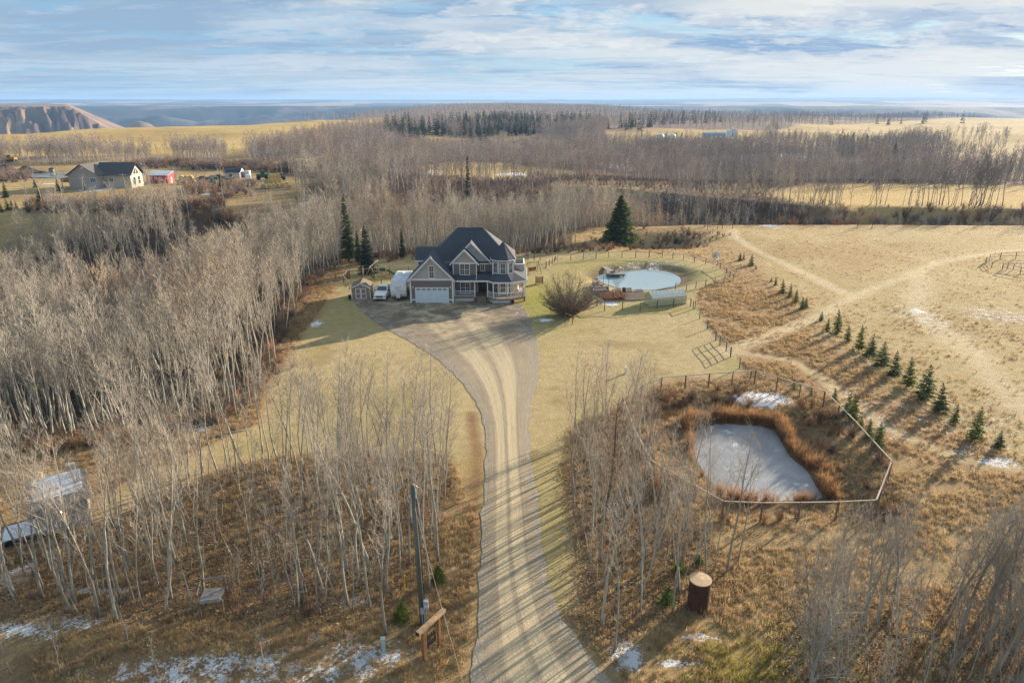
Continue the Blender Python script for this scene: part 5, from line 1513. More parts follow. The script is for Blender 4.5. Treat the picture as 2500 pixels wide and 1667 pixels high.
# ------------------------------------------------------------------ greenhouse and vegetable garden
def build_garden():
    q = lambda a, b, z=0.0: P(1400 + a * 0.17857, 600 + b * 0.17857, z)
    a = q(1075, 838); b = q(1540, 795); c = q(990, 790)
    o = empty('greenhouse', (a[0], a[1], 0), math.atan2(b[1] - a[1], b[0] - a[0]), 'long pale yellow film covered greenhouse with ridge roof', 'greenhouse')
    L = math.dist(a, b); W = 2.7; h = 1.35; r = 2.1
    for i, nm in enumerate(('front_wall', 'back_wall')):
        y = i * W; MB().box(0.0, L, y - 0.012, y + 0.012, 0, h).build(nm, M_GSHED, o)
    for x, nm in ((0, 'end_wall'), (L, 'end_wall')):
        MB().prism([(x - 0.012, 0, 0), (x - 0.012, W, 0), (x - 0.012, W, h), (x - 0.012, W * 0.8, h + 0.36), (x - 0.012, W / 2, r), (x - 0.012, W * 0.2, h + 0.36), (x - 0.012, 0, h)], (0.024, 0, 0)).build(nm, M_GSHED, o)
    prof = [(-0.05, h - 0.03), (W * 0.2, h + 0.38), (W / 2, r + 0.02), (W * 0.8, h + 0.38), (W + 0.05, h - 0.03)]
    n = 9
    for i in range(n):
        x0 = L * i / n + 0.02; x1 = L * (i + 1) / n - 0.02
        for (y0, z0), (y1, z1) in zip(prof[:-1], prof[1:]):
            MB().prism([(x0, y0, z0), (x0, y1, z1), (x0, y1, z1 + 0.02), (x0, y0, z0 + 0.02)], (x1 - x0, 0, 0)).build('roof_panel', mat_gh_roof(), o)
    for i in range(n + 1):
        x = L * i / n
        m = MB(); m.tube([(x, -0.03, 0), (x, -0.03, h)] + [(x, yy, zz + 0.02) for yy, zz in prof] + [(x, W + 0.03, h), (x, W + 0.03, 0)], 0.018, 5)
        m.build('hoop', M_WHITE, o)
    MB().box(0, L, -0.05, -0.01, 0, 0.12).build('base_board', M_GREYW, o)
    # beds
    def bed(name, label, pts, h, m_in, plants=None):
        cx = sum(p[0] for p in pts) / 4; cy = sum(p[1] for p in pts) / 4
        e = empty(name, (cx, cy, 0), 0, label, 'garden bed', None)
        for i in range(4):
            a_, b_ = pts[i], pts[(i + 1) % 4]
            MB().bar((a_[0], a_[1], h / 2), (b_[0], b_[1], h / 2), 0.09, h).build('side_board', M_GREYW, e, world=True)
        MB().prism([(x, y, 0.02) for x, y in pts], (0, 0, h * 0.82)).build('soil', m_in, e, world=True)
        return e
    bed('raised_bed', 'long low garden plot of rusty plants and dark soil beside the greenhouse', [q(420, 770), q(1000, 740), q(985, 650), q(330, 675)], 0.22, M_EARTH)
    bed('raised_bed', 'tall grey timber raised bed, lowest of the three tiers', [q(275, 672), q(485, 660), q(480, 615), q(268, 625)], 0.75, M_EARTH)
    bed('raised_bed', 'grey timber raised bed in the middle of three tiers', [q(262, 612), q(410, 602), q(395, 575), q(250, 585)], 0.6, M_EARTH)
    bed('raised_bed', 'small grey timber raised bed, highest of the three tiers', [q(262, 570), q(355, 562), q(340, 538), q(255, 545)], 0.6, M_EARTH)
    bed('raised_bed', 'dark earth bed with low boards beside the compost bin', [q(560, 655), q(660, 650), q(640, 605), q(530, 615)], 0.3, M_EARTH)
    bed('raised_bed', 'dark earth bed with low boards nearest the pond', [q(720, 648), q(800, 640), q(790, 600), q(710, 605)], 0.35, M_EARTH)
    bed('raised_bed', 'narrow weathered bed between the compost bin and the greenhouse', [q(835, 645), q(950, 632), q(930, 615), q(830, 622)], 0.3, M_EARTH)
    x, y = q(690, 648)
    c_ = empty('compost_bin', (x, y, 0), 0, 'small black compost bin among the garden beds', 'bin')
    MB().lathe([(0.34, 0), (0.30, 0.85)], 12).build('barrel', M_BLACK, c_); MB().lathe([(0.32, 0.851), (0.32, 0.90), (0.1, 0.98)], 12).build('lid', M_BLACK, c_)
    # plants of the long plot (rust and yellow-green rows)
    rng = random.Random(3)
    prot = [weed_mesh(500 + i, 60, 0.5, 0.6, M_LEAFC, 0.07) for i in range(3)]
    pts = []
    for i in range(130):
        u, v = rng.random() ** 1.1 * 0.55, rng.random()
        A = Vector(q(430, 765)).lerp(Vector(q(990, 738)), u); B_ = Vector(q(345, 680)).lerp(Vector(q(975, 655)), u); p = A.lerp(B_, v); pts.append((p.x, p.y))
    R = np.random.default_rng(5)
    scatter_rand('garden_plants', np.array(pts), prot, 'rusty withered plants in the garden plot', 'plants', R, 0.6, 1.2, 0.1, Z=np.full(len(pts), 0.16))
    # tall stakes
    for i, (a_, b_) in enumerate(((410, 745), (408, 560), (478, 600), (265, 650))):
        x, y = q(a_, b_); t = rod((0, 0, -0.1), (0, 0, 1.9), 0.04).build('garden_stake', M_POST, None, loc=(x, y, 0))
        tag(t, ('tall stake at the front corner of the garden plot', 'tall stake behind the raised beds', 'stake beside the highest raised bed', 'stake at the end of the tall raised bed')[i], 'stake', 'garden stakes')
    # wooden screens
    for (a_, b_), w_, h_, lb, rz, mm in (((500, 868), 1.25, 1.45, 'upright brown slatted screen on the lawn near the porch', 0, M_CEDAR),):
        x, y = P(1240 + a_ * 0.15306, 560 + b_ * 0.15306)
        s = empty('slatted_screen', (x, y, 0), rz, lb, 'screen')
        for i in range(6): MB().box(-w_ / 2 + i * w_ / 6 + 0.02, -w_ / 2 + (i + 1) * w_ / 6 - 0.02, -0.02, 0.02, 0.08, h_ * 0.86).build('slat', mm, s)
        for sx in (-1, 1): MB().box(sx * w_ / 2 - 0.05, sx * w_ / 2 + 0.05, -0.06, 0.06, -0.1, h_).build('post', M_POST, s)
    x, y = P(848, 681)
    s = empty('slatted_screen', (x, y, zground(x, y)), math.radians(65), 'brown board panel on the crooked fence by the swing set', 'screen')
    for i in range(5): MB().box(-0.7 + i * 0.28 + 0.01, -0.7 + (i + 1) * 0.28 - 0.01, -0.02, 0.02, 0.1, 1.35).build('board', M_CEDAR, s)
    for sx in (-0.75, 0.75): MB().box(sx - 0.05, sx + 0.05, -0.05, 0.05, -0.2, 1.6).build('post', M_POST, s)
_gh = []
def mat_gh_roof():
    if not _gh: _gh.append(mat('greenhouse_roof_film', (0.66, 0.65, 0.54), 0.5, 0.08, 1.5))
    return _gh[0]
build_garden()

# ------------------------------------------------------------------ play things on the lawns
def build_play():
    x, y = P(1240 + 400 * 0.15306, 560 + 705 * 0.15306)
    o = empty('garden_swing', (x, y, 0), math.radians(25), 'brown A frame garden swing seat on the lawn beside the house', 'swing')
    for sx in (-1.1, 1.1):
        for sy in (-0.95, 0.95): rod((sx * 1.15, sy, -0.05), (sx, 0, 2.1), 0.05).build('leg', M_POST, o)
    rod((-1.2, 0, 2.1), (1.2, 0, 2.1), 0.05).build('top_beam', M_POST, o)
    st = MB().box(-0.75, 0.75, -0.3, 0.3, 0.5, 0.56).build('seat', M_CEDAR, o); 
    MB().bar((-0.75, 0.32, 0.85), (0.75, 0.32, 0.85), 0.05, 0.6).build('backrest', M_CEDAR, o)
    for sx in (-0.72, 0.72):
        for sy in (-0.28, 0.28): rod((sx, sy, 0.55), (sx, 0, 2.06), 0.012, 4).build('chain', M_BLACK, o)
    # log A frame with tyre
    A = P(830 + 655 * 0.08929, 620 + 712 * 0.08929); B_ = P(830 + 1040 * 0.08929, 620 + 748 * 0.08929)
    cx, cy = (A[0] + B_[0]) / 2, (A[1] + B_[1]) / 2
    o = empty('log_swing', (cx, cy, 0), 0, 'pale log A frame with a hanging tyre, behind the shed', 'swing')
    hw = (B_[0] - A[0]) / 2; top = (0.0, 0.3, 2.45)
    rod((-hw, 0, -0.05), top, 0.05).build('leg', M_RAIL, o); rod((hw, 0, -0.05), top, 0.05).build('leg', M_RAIL, o)
    rod((-hw * 0.6, 3.2, 0), (0.5, 3.0, 2.7), 0.05).build('leg', M_RAIL, o); rod((hw * 1.3, 3.0, 0), (0.5, 3.0, 2.7), 0.05).build('leg', M_RAIL, o)
    rod((-0.1, -0.2, 2.42), (0.75, 4.0, 2.85), 0.05).build('top_beam', M_RAIL, o)
    ty = MB(); ring = []
    for i in range(13): t = 2 * math.pi * i / 12; ring.append((0.1 + 0.28 * math.cos(t), 1.4, 0.55 + 0.28 * math.sin(t)))
    ty.tube(ring, 0.085, 7, cap=False).build('tyre', M_TYRE, o)
    rod((0.1, 1.4, 0.85), (0.22, 1.5, 2.55), 0.012, 4).build('rope', M_RAIL, o)
    # green swing set with slide
    x, y = P(830 + 1095 * 0.08929, 620 + 665 * 0.08929)
    o = empty('swing_set', (x, y, 0), 0, 'timber play tower with green beam and long green wave slide', 'swing set')
    for px_, py_ in ((0, 0), (0, 1.3), (1.1, 0), (1.1, 1.3), (-3.0, 0.2), (-3.2, 1.3)): MB().box(px_ - 0.05, px_ + 0.05, py_ - 0.05, py_ + 0.05, -0.05, 2.35 if px_ >= 0 else 2.1).build('post', M_BEAM, o)
    MB().bar((-3.4, 0.65, 2.15), (0.1, 0.65, 2.15), 0.1, 0.14).build('beam', M_GREEN, o)
    MB().box(-0.02, 1.12, 0.0, 1.3, 1.2, 1.27).build('platform', M_BEAM, o); MB().box(0.0, 1.1, -0.06, -0.02, 1.3, 1.9).build('side_panel', M_GREEN, o)
    sl = MB(); pr = [(1.1, 1.3), (1.6, 1.1), (2.1, 0.75), (2.6, 0.52), (3.1, 0.22), (3.6, 0.12)]
    for (xa, za), (xb, zb) in zip(pr[:-1], pr[1:]):
        sl.prism([(xa, 0.35, za), (xb, 0.35, zb), (xb, 0.35, zb + 0.03), (xa, 0.35, za + 0.03)], (0, 0.55, 0))
        for yy in (0.33, 0.90): sl.prism([(xa, yy, za), (xb, yy, zb), (xb, yy, zb + 0.18), (xa, yy, za + 0.18)], (0, 0.03, 0))
    sl.build('slide', M_GREEN, o)
    for sx in (-2.3, -1.2):
        for s2 in (-0.2, 0.2): rod((sx + s2, 0.65, 0.5), (sx + s2, 0.65, 2.1), 0.01, 4).build('chain', M_STEEL, o)
        MB().box(sx - 0.25, sx + 0.25, 0.55, 0.75, 0.47, 0.5).build('swing_seat', M_GREEN, o)
build_play()

# ------------------------------------------------------------------ shed
def build_shed():
    z = lambda a, b: P(830 + a * 0.08929, 620 + b * 0.08929)
    A = z(330, 1252); B_ = z(842, 1242)
    o = empty('garden_shed', (A[0], A[1], 0), math.atan2(B_[1] - A[1], B_[0] - A[0]), 'taupe garden shed with white double doors and brown roof', 'shed')
    W = math.dist(A, B_); D = 3.3; h = 1.95; r = 2.62
    MB().box(0, W, 0, D, 0.08, h).build('wall', M_SHEDW, o)
    MB().prism([(0, 0.0, h), (W, 0.0, h), (W / 2, 0.0, r)], (0, D, 0)).build('gable', M_SHEDW, o)
    for s_, nm in ((0, 1), (W, -1)):
        MB().prism([(s_ - 0.14 * nm, -0.15, h - 0.1), (W / 2, -0.15, r + 0.02), (W / 2, -0.15, r + 0.1), (s_ - 0.14 * nm, -0.15, h - 0.02)], (0, D + 0.3, 0)).build('roof', M_SHEDR, o)
        MB().prism([(s_ - 0.14 * nm, -0.19, h - 0.2), (W / 2, -0.19, r - 0.08), (W / 2, -0.19, r + 0.105), (s_ - 0.14 * nm, -0.19, h - 0.015)], (0, 0.035, 0)).build('bargeboard', M_TRIM, o)
    for x in (-0.02, W - 0.08): MB().box(x, x + 0.1, -0.03, 0.06, 0.05, h).build('corner_board', M_TRIM, o)
    for i in (0, 1):
        x0 = W / 2 - 0.86 + i * 0.86
        d = MB().box(x0 + 0.01, x0 + 0.85, -0.035, -0.005, 0.12, 1.86).build('door', M_SHEDW, o)
        f = MB()
        for a, b, c_, e in ((x0 + 0.01, x0 + 0.11, 0.12, 1.86), (x0 + 0.75, x0 + 0.85, 0.12, 1.86), (x0 + 0.11, x0 + 0.75, 0.12, 0.22), (x0 + 0.11, x0 + 0.75, 1.76, 1.86), (x0 + 0.11, x0 + 0.75, 0.94, 1.04)):
            f.box(a, b, -0.06, -0.034, c_, e)
        f.build('door_trim', M_TRIM, d)
        MB().box(W / 2 + (0.05 if i else -0.11), W / 2 + (0.11 if i else -0.05), -0.09, -0.06, 0.95, 1.07).build('handle', M_BLACK, d)
    MB().box(W / 2 - 0.28, W / 2 + 0.28, -0.02, 0.0, 2.1, 2.34).build('vent', M_GREYW, o)
    for x in (W / 2 - 0.33, W / 2 + 0.28): MB().box(x, x + 0.05, -0.03, 0.0, 1.95, 2.4).build('trim', M_TRIM, o)
    for x in (0.2, W - 0.4): MB().box(x, x + 0.2, 0.1, D - 0.1, -0.05, 0.08).build('skid', M_POST, o)
    b = tag(MB().lathe([(0.22, 0), (0.24, 0.75), (0.1, 0.8)], 10).build('dark_barrel', M_BLACK, None, loc=(A[0] - 0.4, A[1] + 0.2, 0)), 'black barrel standing against the shed side', 'barrel')
build_shed()

# ------------------------------------------------------------------ pickup
def wheel_parts(parent, x, y, r, w, name='wheel'):
    t = MB()
    prof = [(r * 0.62, -w / 2), (r * 0.95, -w / 2), (r, -w / 2 + 0.04), (r, w / 2 - 0.04), (r * 0.95, w / 2), (r * 0.62, w / 2)]
    n = 18; vs = []; fs = []
    for q, s in prof:
        for k in range(n):
            a = 2 * math.pi * k / n; vs.append((x + s, y + q * math.cos(a), r + q * math.sin(a)))
    for i in range(len(prof) - 1):
        for k in range(n):
            j = (k + 1) % n; fs.append((i * n + k, i * n + j, (i + 1) * n + j, (i + 1) * n + k))
    t.add(vs, fs); ty = t.build(name, M_TYRE, parent, True)
    MB().tube([(x - w * 0.4, y, r), (x + w * 0.4, y, r)], r * 0.62, 14).build('rim', M_CHROME, ty)
    return ty
def build_truck():
    x, y = P(927, 737)
    o = empty('pickup_truck', (x, y, 0), math.radians(-2), 'white crew cab pickup parked nose out beside the travel trailer', 'pickup')
    # y runs from the nose (0) back to the tailgate (5.8)
    def loft_box(secs):
        """sections: (y, half width bottom, half width top, z0, z1)"""
        vs = []; fs = []
        for yy, wb, wt, z0, z1 in secs:
            zm = z0 + (z1 - z0) * 0.55
            vs += [(-wb * 0.94, yy, z0), (wb * 0.94, yy, z0), (wb, yy, zm), (wt, yy, z1), (-wt, yy, z1), (-wb, yy, zm)]
        for i in range(len(secs) - 1):
            for k in range(6):
                j = (k + 1) % 6; fs.append((i * 6 + k, i * 6 + j, i * 6 + 6 + j, i * 6 + 6 + k))
        fs.append((5, 4, 3, 2, 1, 0)); m = (len(secs) - 1) * 6; fs.append(tuple(m + k for k in range(6)))
        return MB().add(vs, fs)
    loft_box([(0.05, 0.93, 0.86, 0.42, 1.02), (0.35, 0.99, 0.93, 0.38, 1.16), (1.5, 1.0, 0.95, 0.36, 1.26), (1.9, 1.0, 0.96, 0.36, 1.30), (4.0, 1.0, 0.97, 0.36, 1.32)]).build('body', M_CARW, o)
    loft_box([(1.75, 0.93, 0.92, 1.22, 1.32), (2.55, 0.93, 0.72, 1.2, 1.93), (3.6, 0.93, 0.74, 1.2, 1.96), (4.0, 0.93, 0.76, 1.2, 1.88)]).build('cab', M_CARW, o)
    bed = MB(); bed.box(-0.99, 0.99, 4.02, 5.8, 0.45, 0.62)
    for a in ((-0.99, -0.86), (0.86, 0.99)): bed.box(a[0], a[1], 4.02, 5.8, 0.62, 1.34)
    bed.box(-0.86, 0.86, 5.68, 5.8, 0.62, 1.34); bed.box(-0.86, 0.86, 4.02, 4.12, 0.62, 1.34)
    bed.build('truck_bed', M_CARW, o)
    MB().add([(-0.84, 1.78, 1.375), (0.84, 1.78, 1.375), (0.66, 2.47, 1.90), (-0.66, 2.47, 1.90)], ((0, 1, 2, 3),)).build('windscreen', M_GLASSD, o)
    for s in (-1, 1):
        MB().add([(s * 0.965, 2.15, 1.38), (s * 0.965, 3.0, 1.38), (s * 0.86, 3.0, 1.86), (s * 0.86, 2.6, 1.84)], ((0, 1, 2, 3),) if s > 0 else ((3, 2, 1, 0),)).build('side_window', M_GLASSD, o)
        MB().add([(s * 0.965, 3.08, 1.38), (s * 0.965, 3.85, 1.38), (s * 0.87, 3.7, 1.86), (s * 0.86, 3.08, 1.87)], ((0, 1, 2, 3),) if s > 0 else ((3, 2, 1, 0),)).build('side_window', M_GLASSD, o)
        MB().box(s * 0.70 - 0.2, s * 0.70 + 0.2, 0.0, 0.12, 0.78, 0.98).build('headlight', M_HEAD, o)
        mi = MB().box(s * 1.12 - 0.1, s * 1.12 + 0.1, 2.0, 2.1, 1.28, 1.52).build('mirror', M_BLACK, o)
        MB().box(s * 1.0 - 0.06, s * 1.0 + 0.06, 2.02, 2.08, 1.3, 1.36).build('mirror_arm', M_BLACK, mi)
        for yy in (1.0, 4.75): wheel_parts(o, s * 0.86, yy, 0.40, 0.28)
    g = MB().box(-0.5, 0.5, -0.005, 0.08, 0.70, 0.98).build('grille', M_BLACK, o)
    for i in range(3): MB().box(-0.5, 0.5, -0.02, 0.0, 0.74 + i * 0.09, 0.775 + i * 0.09).build('grille_bar', M_CHROME, g)
    MB().box(-0.96, 0.96, -0.06, 0.12, 0.44, 0.64).build('bumper', M_CARW, o)
    MB().box(-0.55, 0.55, -0.065, -0.055, 0.46, 0.54).build('bumper_intake', M_BLACK, o)
    MB().box(-0.15, 0.15, -0.075, -0.062, 0.55, 0.63).build('number_plate', M_WHITE, o)
build_truck()

# ------------------------------------------------------------------ travel trailer
def text_mesh(txt, size, m, name='lettering', ext=0.004):
    cu = bpy.data.curves.new(name, 'FONT'); cu.body = txt; cu.size = size; cu.extrude = ext; cu.align_x = 'CENTER'
    cu.resolution_u = 2
    ob = bpy.data.objects.new(name, cu); col0.objects.link(ob)
    dg = bpy.context.evaluated_depsgraph_get(); dg.update()
    me = bpy.data.meshes.new_from_object(ob.evaluated_get(dg)); bpy.data.objects.remove(ob); me.materials.clear(); me.materials.append(m); me.name = name
    return me
def build_trailer():
    x0, x1 = atY(954.5, 728, 104.9)[0], atY(993, 728, 104.9)[0]
    x = (x0 + x1) / 2; W = (x1 - x0) / 2
    o = empty('travel_trailer', (x, 104.9, 0), 0, 'white travel trailer parked between the pickup and the garage', 'trailer')
    prof = [(0.25, 0.55), (0.0, 0.95), (-0.05, 1.7), (0.25, 2.75), (0.55, 3.05), (7.3, 3.05), (7.6, 2.8), (7.7, 0.55)]
    b = MB().prism([(-W, yy, zz) for yy, zz in prof], (2 * W, 0, 0)).build('body', M_WHITE, o)
    MB().prism([(-W + 0.05, yy, zz) for yy, zz in ((0.32, 2.80), (0.55, 3.052), (7.3, 3.052), (7.3, 3.09), (0.54, 3.09), (0.29, 2.82))], (2 * W - 0.1, 0, 0)).build('roof_membrane', mat('trailer_roof', (0.62, 0.65, 0.70), 0.6, 0.08, 1.0), o)
    for yy, xx, nm in ((1.6, 0.0, 'roof_vent'), (4.0, 0.25, 'air_conditioner'), (5.6, -0.4, 'roof_vent')): MB().box(xx - 0.35, xx + 0.35, yy, yy + 0.7, 3.09, 3.25).build(nm, M_WHITE, o)
    # front graphics
    t = text_mesh('Passport', 0.34, mat('grey_decal', (0.16, 0.17, 0.20), 0.5, 0.05)); q = link('lettering', t, o, (-0.1, 0.0, 2.0))
    sl = math.atan2(1.05, 0.3)
    q.rotation_euler = (sl, 0, 0); q.location = (-0.12, -0.05 + 0.30 * (2.02 - 1.7) / 1.05 - 0.015, 2.02)
    sw = MB()
    def fp(xx, zz): return (xx, -0.05 + 0.30 * max(0, zz - 1.7) / 1.05 - 0.012, zz)
    sw.add([fp(-0.75, 1.93), fp(-0.35, 1.86), fp(0.0, 1.74), fp(0.25, 1.72), fp(0.75, 1.70), fp(0.2, 1.76), fp(0.0, 1.80), fp(-0.35, 1.90)], ((0, 1, 7), (1, 2, 6, 7), (2, 3, 5, 6), (3, 4, 5)))
    sw.build('swoosh_decal', mat('dark_decal', (0.10, 0.11, 0.13), 0.5, 0.05), o)
    for s in (-1, 1):
        MB().box(s * (W - 0.12) - 0.05, s * (W - 0.12) + 0.05, 0.12, 0.2, 2.55, 2.63).build('marker_light', M_BLACK, o)
    MB().box(W, W + 0.015, 1.0, 7.2, 0.75, 1.25).build('side_stripe', mat('trailer_grey_stripe', (0.12, 0.12, 0.13), 0.5, 0.05), o)
    for yy in (1.4, 3.6, 5.6): MB().box(W, W + 0.02, yy, yy + 0.8, 1.6, 2.2).build('side_window', M_GLASSD, o)
    MB().box(W, W + 0.02, 2.5, 3.15, 0.7, 2.55).build('side_door', M_WHITE, o)
    # tongue, gas bottles, jack
    for s in (-1, 1): MB().bar((s * 0.7, 0.3, 0.5), (0.0, -1.25, 0.5), 0.06, 0.1).build('tongue_bar', M_BLACK, o)
    MB().box(-0.32, -0.02, -0.55, -0.2, 0.55, 1.08).build('gas_bottle_cover', M_WHITE, o); MB().box(0.02, 0.32, -0.55, -0.2, 0.55, 1.08).build('gas_bottle_cover', M_WHITE, o)
    rod((0, -1.1, 0.0), (0, -1.1, 0.75), 0.035).build('jack', M_BLACK, o)
    for s in (-1, 1):
        for yy in (4.2, 5.1): wheel_parts(o, s * (W - 0.18), yy, 0.36, 0.22)
build_trailer()

# ------------------------------------------------------------------ entrance sign, utility pole, cabinets
def build_entrance():
    a = P(1037, 1614); b = P(1073, 1579)
    ax, ay = a; 
    v = Vector((b[0] - a[0], b[1] - a[1], 0)); 
    o = empty('entrance_sign', (ax, ay, zground(ax, ay)), math.atan2(v.y, v.x), 'cedar post and beam entrance sign with hanging black metal plate', 'sign')
    L = v.length; h = 2.15
    for x in (0, L): MB().box(x - 0.09, x + 0.09, -0.09, 0.09, -0.3, h).build('post', M_CEDAR, o)
    bm = MB().box(-0.45, L + 0.55, -0.13, 0.13, h, h + 0.2).build('beam', M_BEAM, o)
    MB().box(-0.50, -0.45, -0.13, 0.13, h, h + 0.2).build('beam_end', M_BLACK, bm)
    w0, w1, z0, z1 = 0.28, L - 0.28, h - 1.45, h - 0.35
    pl = MB()
    pl.box(w0, w1, -0.012, 0.012, z1 - 0.05, z1); pl.box(w0, w1, -0.012, 0.012, z0, z0 + 0.22); pl.box(w0, w0 + 0.05, -0.012, 0.012, z0 + 0.22, z1 - 0.05); pl.box(w1 - 0.05, w1, -0.012, 0.012, z0 + 0.22, z1 - 0.05)
    pl.box(w0 + 0.05, w1 - 0.05, -0.012, 0.012, z0 + 0.50, z0 + 0.66)
    p = pl.build('sign_plate', M_BLACK, o)
    # cut metal shapes in the two openings: too small in the photograph to read
    rng = random.Random(9)
    for row, (lo, hi) in enumerate(((z0 + 0.66, z1 - 0.05), (z0 + 0.22, z0 + 0.50))):
        for i in range(6):
            x = w0 + 0.07 + (w1 - w0 - 0.14) * (i + rng.uniform(0.2, 0.8)) / 6
            MB().prism([(x - 0.05, 0, lo), (x + 0.06, 0, lo), (x + rng.uniform(-0.05, 0.08), 0, lo + (hi - lo) * rng.uniform(0.5, 1.0))], (0, 0.014, 0)).build('cut_shape', M_BLACK, p)
    for x in (w0 + 0.1, w1 - 0.1): rod((x, 0, z1), (x, 0, h), 0.012, 4).build('chain', M_BLACK, o)
    x, y = P(1076, 1630)
    tag(MB().tube([(0, 0, -0.1), (0, 0, 1.5)], 0.035, 6).build('survey_stake', M_YELLOW, None, loc=(x, y, zground(x, y))), 'thin yellow marker post behind the entrance sign', 'marker')
    x, y = P(985, 1445)
    t = tag(MB().tube([(0, 0, -0.1), (0.12, 0.05, 1.3)], 0.045, 6).build('survey_stake', M_YELLOW, None, loc=(x, y, zground(x, y))), 'leaning yellow marker sleeve among the trees by the utility pole', 'marker')
    # utility pole
    x, y = P(1033, 1522)
    o = empty('utility_pole', (x, y, zground(x, y)), 0, 'greenish treated utility pole with meter boxes beside the driveway', 'pole')
    MB().tube([(0, 0, -0.5), (-0.1, 0.05, 4.8), (-0.18, 0.08, 9.6)], [0.17, 0.15, 0.12], 12).build('pole', M_POLE, o, True)
    MB().tube([(0.17, -0.08, 0.9), (0.10, -0.05, 4.5), (-0.03, 0.0, 8.8)], 0.03, 6).build('cable', M_BLACK, o)
    MB().tube([(-0.03, 0.0, 8.8), (-0.05, 0.0, 9.45), (0.02, -0.05, 9.6), (0.12, -0.08, 9.5)], 0.045, 7).build('weatherhead', M_BOX, o)
    mb = MB().box(0.12, 0.40, -0.30, -0.08, 1.25, 1.85).build('meter_box', M_BOX, o); MB().tube([(0.26, -0.30, 1.55), (0.26, -0.40, 1.55)], 0.1, 10).build('meter', M_HEAD, mb)
    MB().box(-0.08, 0.14, -0.30, -0.14, 0.95, 1.3).build('switch_box', M_BOX, o)
    for xx in (0.0, 0.14, 0.26): rod((xx, -0.2, -0.1), (xx, -0.2, 1.28 if xx else 0.96), 0.03).build('conduit', M_BOX, o)
    for k, (e0, e1) in enumerate((((-0.03, 0, 9.2), (10.2, -29, -0.6)), ((-0.1, -0.1, 8.2), (9.0, -31, -1.0)))):
        pts = []
        for i in range(17):
            t = i / 16; pts.append((e0[0] + (e1[0] - e0[0]) * t, e0[1] + (e1[1] - e0[1]) * t, e0[2] + (0.4 if k == 0 else 0.2) * 0 + (9.0 - e0[2]) * t - 1.4 * 4 * t * (1 - t) * 0.5))
        MB().tube(pts, 0.009, 4).build('wire', M_RAIL if k else M_BLACK, o)
    for (px, py), lb, hh in (((937, 1592), 'pale green telephone pedestal in the verge near the entrance sign', 0.95), ((1527, 912), 'small white service pedestal on the lawn before the pond fence', 0.85)):
        x, y = P(px, py)
        e = empty('service_pedestal', (x, y, zground(x, y)), 0.2, lb, 'pedestal')
        MB().box(-0.11, 0.11, -0.11, 0.11, -0.1, hh * 0.8).build('cabinet', M_PEDE if hh > 0.9 else M_WHITE, e)
        MB().box(-0.13, 0.13, -0.13, 0.13, hh * 0.8, hh).build('cap', M_PEDE if hh > 0.9 else M_WHITE, e)
build_entrance()

# ------------------------------------------------------------------ rusty tank hut
def build_tank():
    x, y = P(1703, 1482)
    o = empty('rusty_tank', (x, y, zground(x, y)), 0, 'upright rusted steel tank with a plywood lid and cut peephole', 'tank')
    n = 20; r = 0.65
    MB().lathe([(r, -0.1), (r, 0.6), (r * 1.015, 0.62), (r, 0.64), (r, 2.1)], n).build('shell', M_RUSTY, o)
    l = MB().lathe([(r + 0.03, 2.1), (r + 0.03, 2.16), (0.02, 2.19)], n).build('lid', M_PLY, o)
    a = math.radians(-62)
    MB().bar((math.cos(a) * (r - 0.02), math.sin(a) * (r - 0.02), 1.5), (math.cos(a) * (r + 0.012), math.sin(a) * (r + 0.012), 1.5), 0.16, 0.24).build('peephole', M_BLACK, o)
    for aa, zz in ((-88, 0.35), (-66, 0.28)):
        t = math.radians(aa); MB().bar((math.cos(t) * (r - 0.02), math.sin(t) * (r - 0.02), zz), (math.cos(t) * (r + 0.008), math.sin(t) * (r + 0.008), zz), 0.14, 0.2).build('rust_patch', mat('orange_rust', (0.28, 0.10, 0.03), 0.9, 0.2), o)
build_tank()

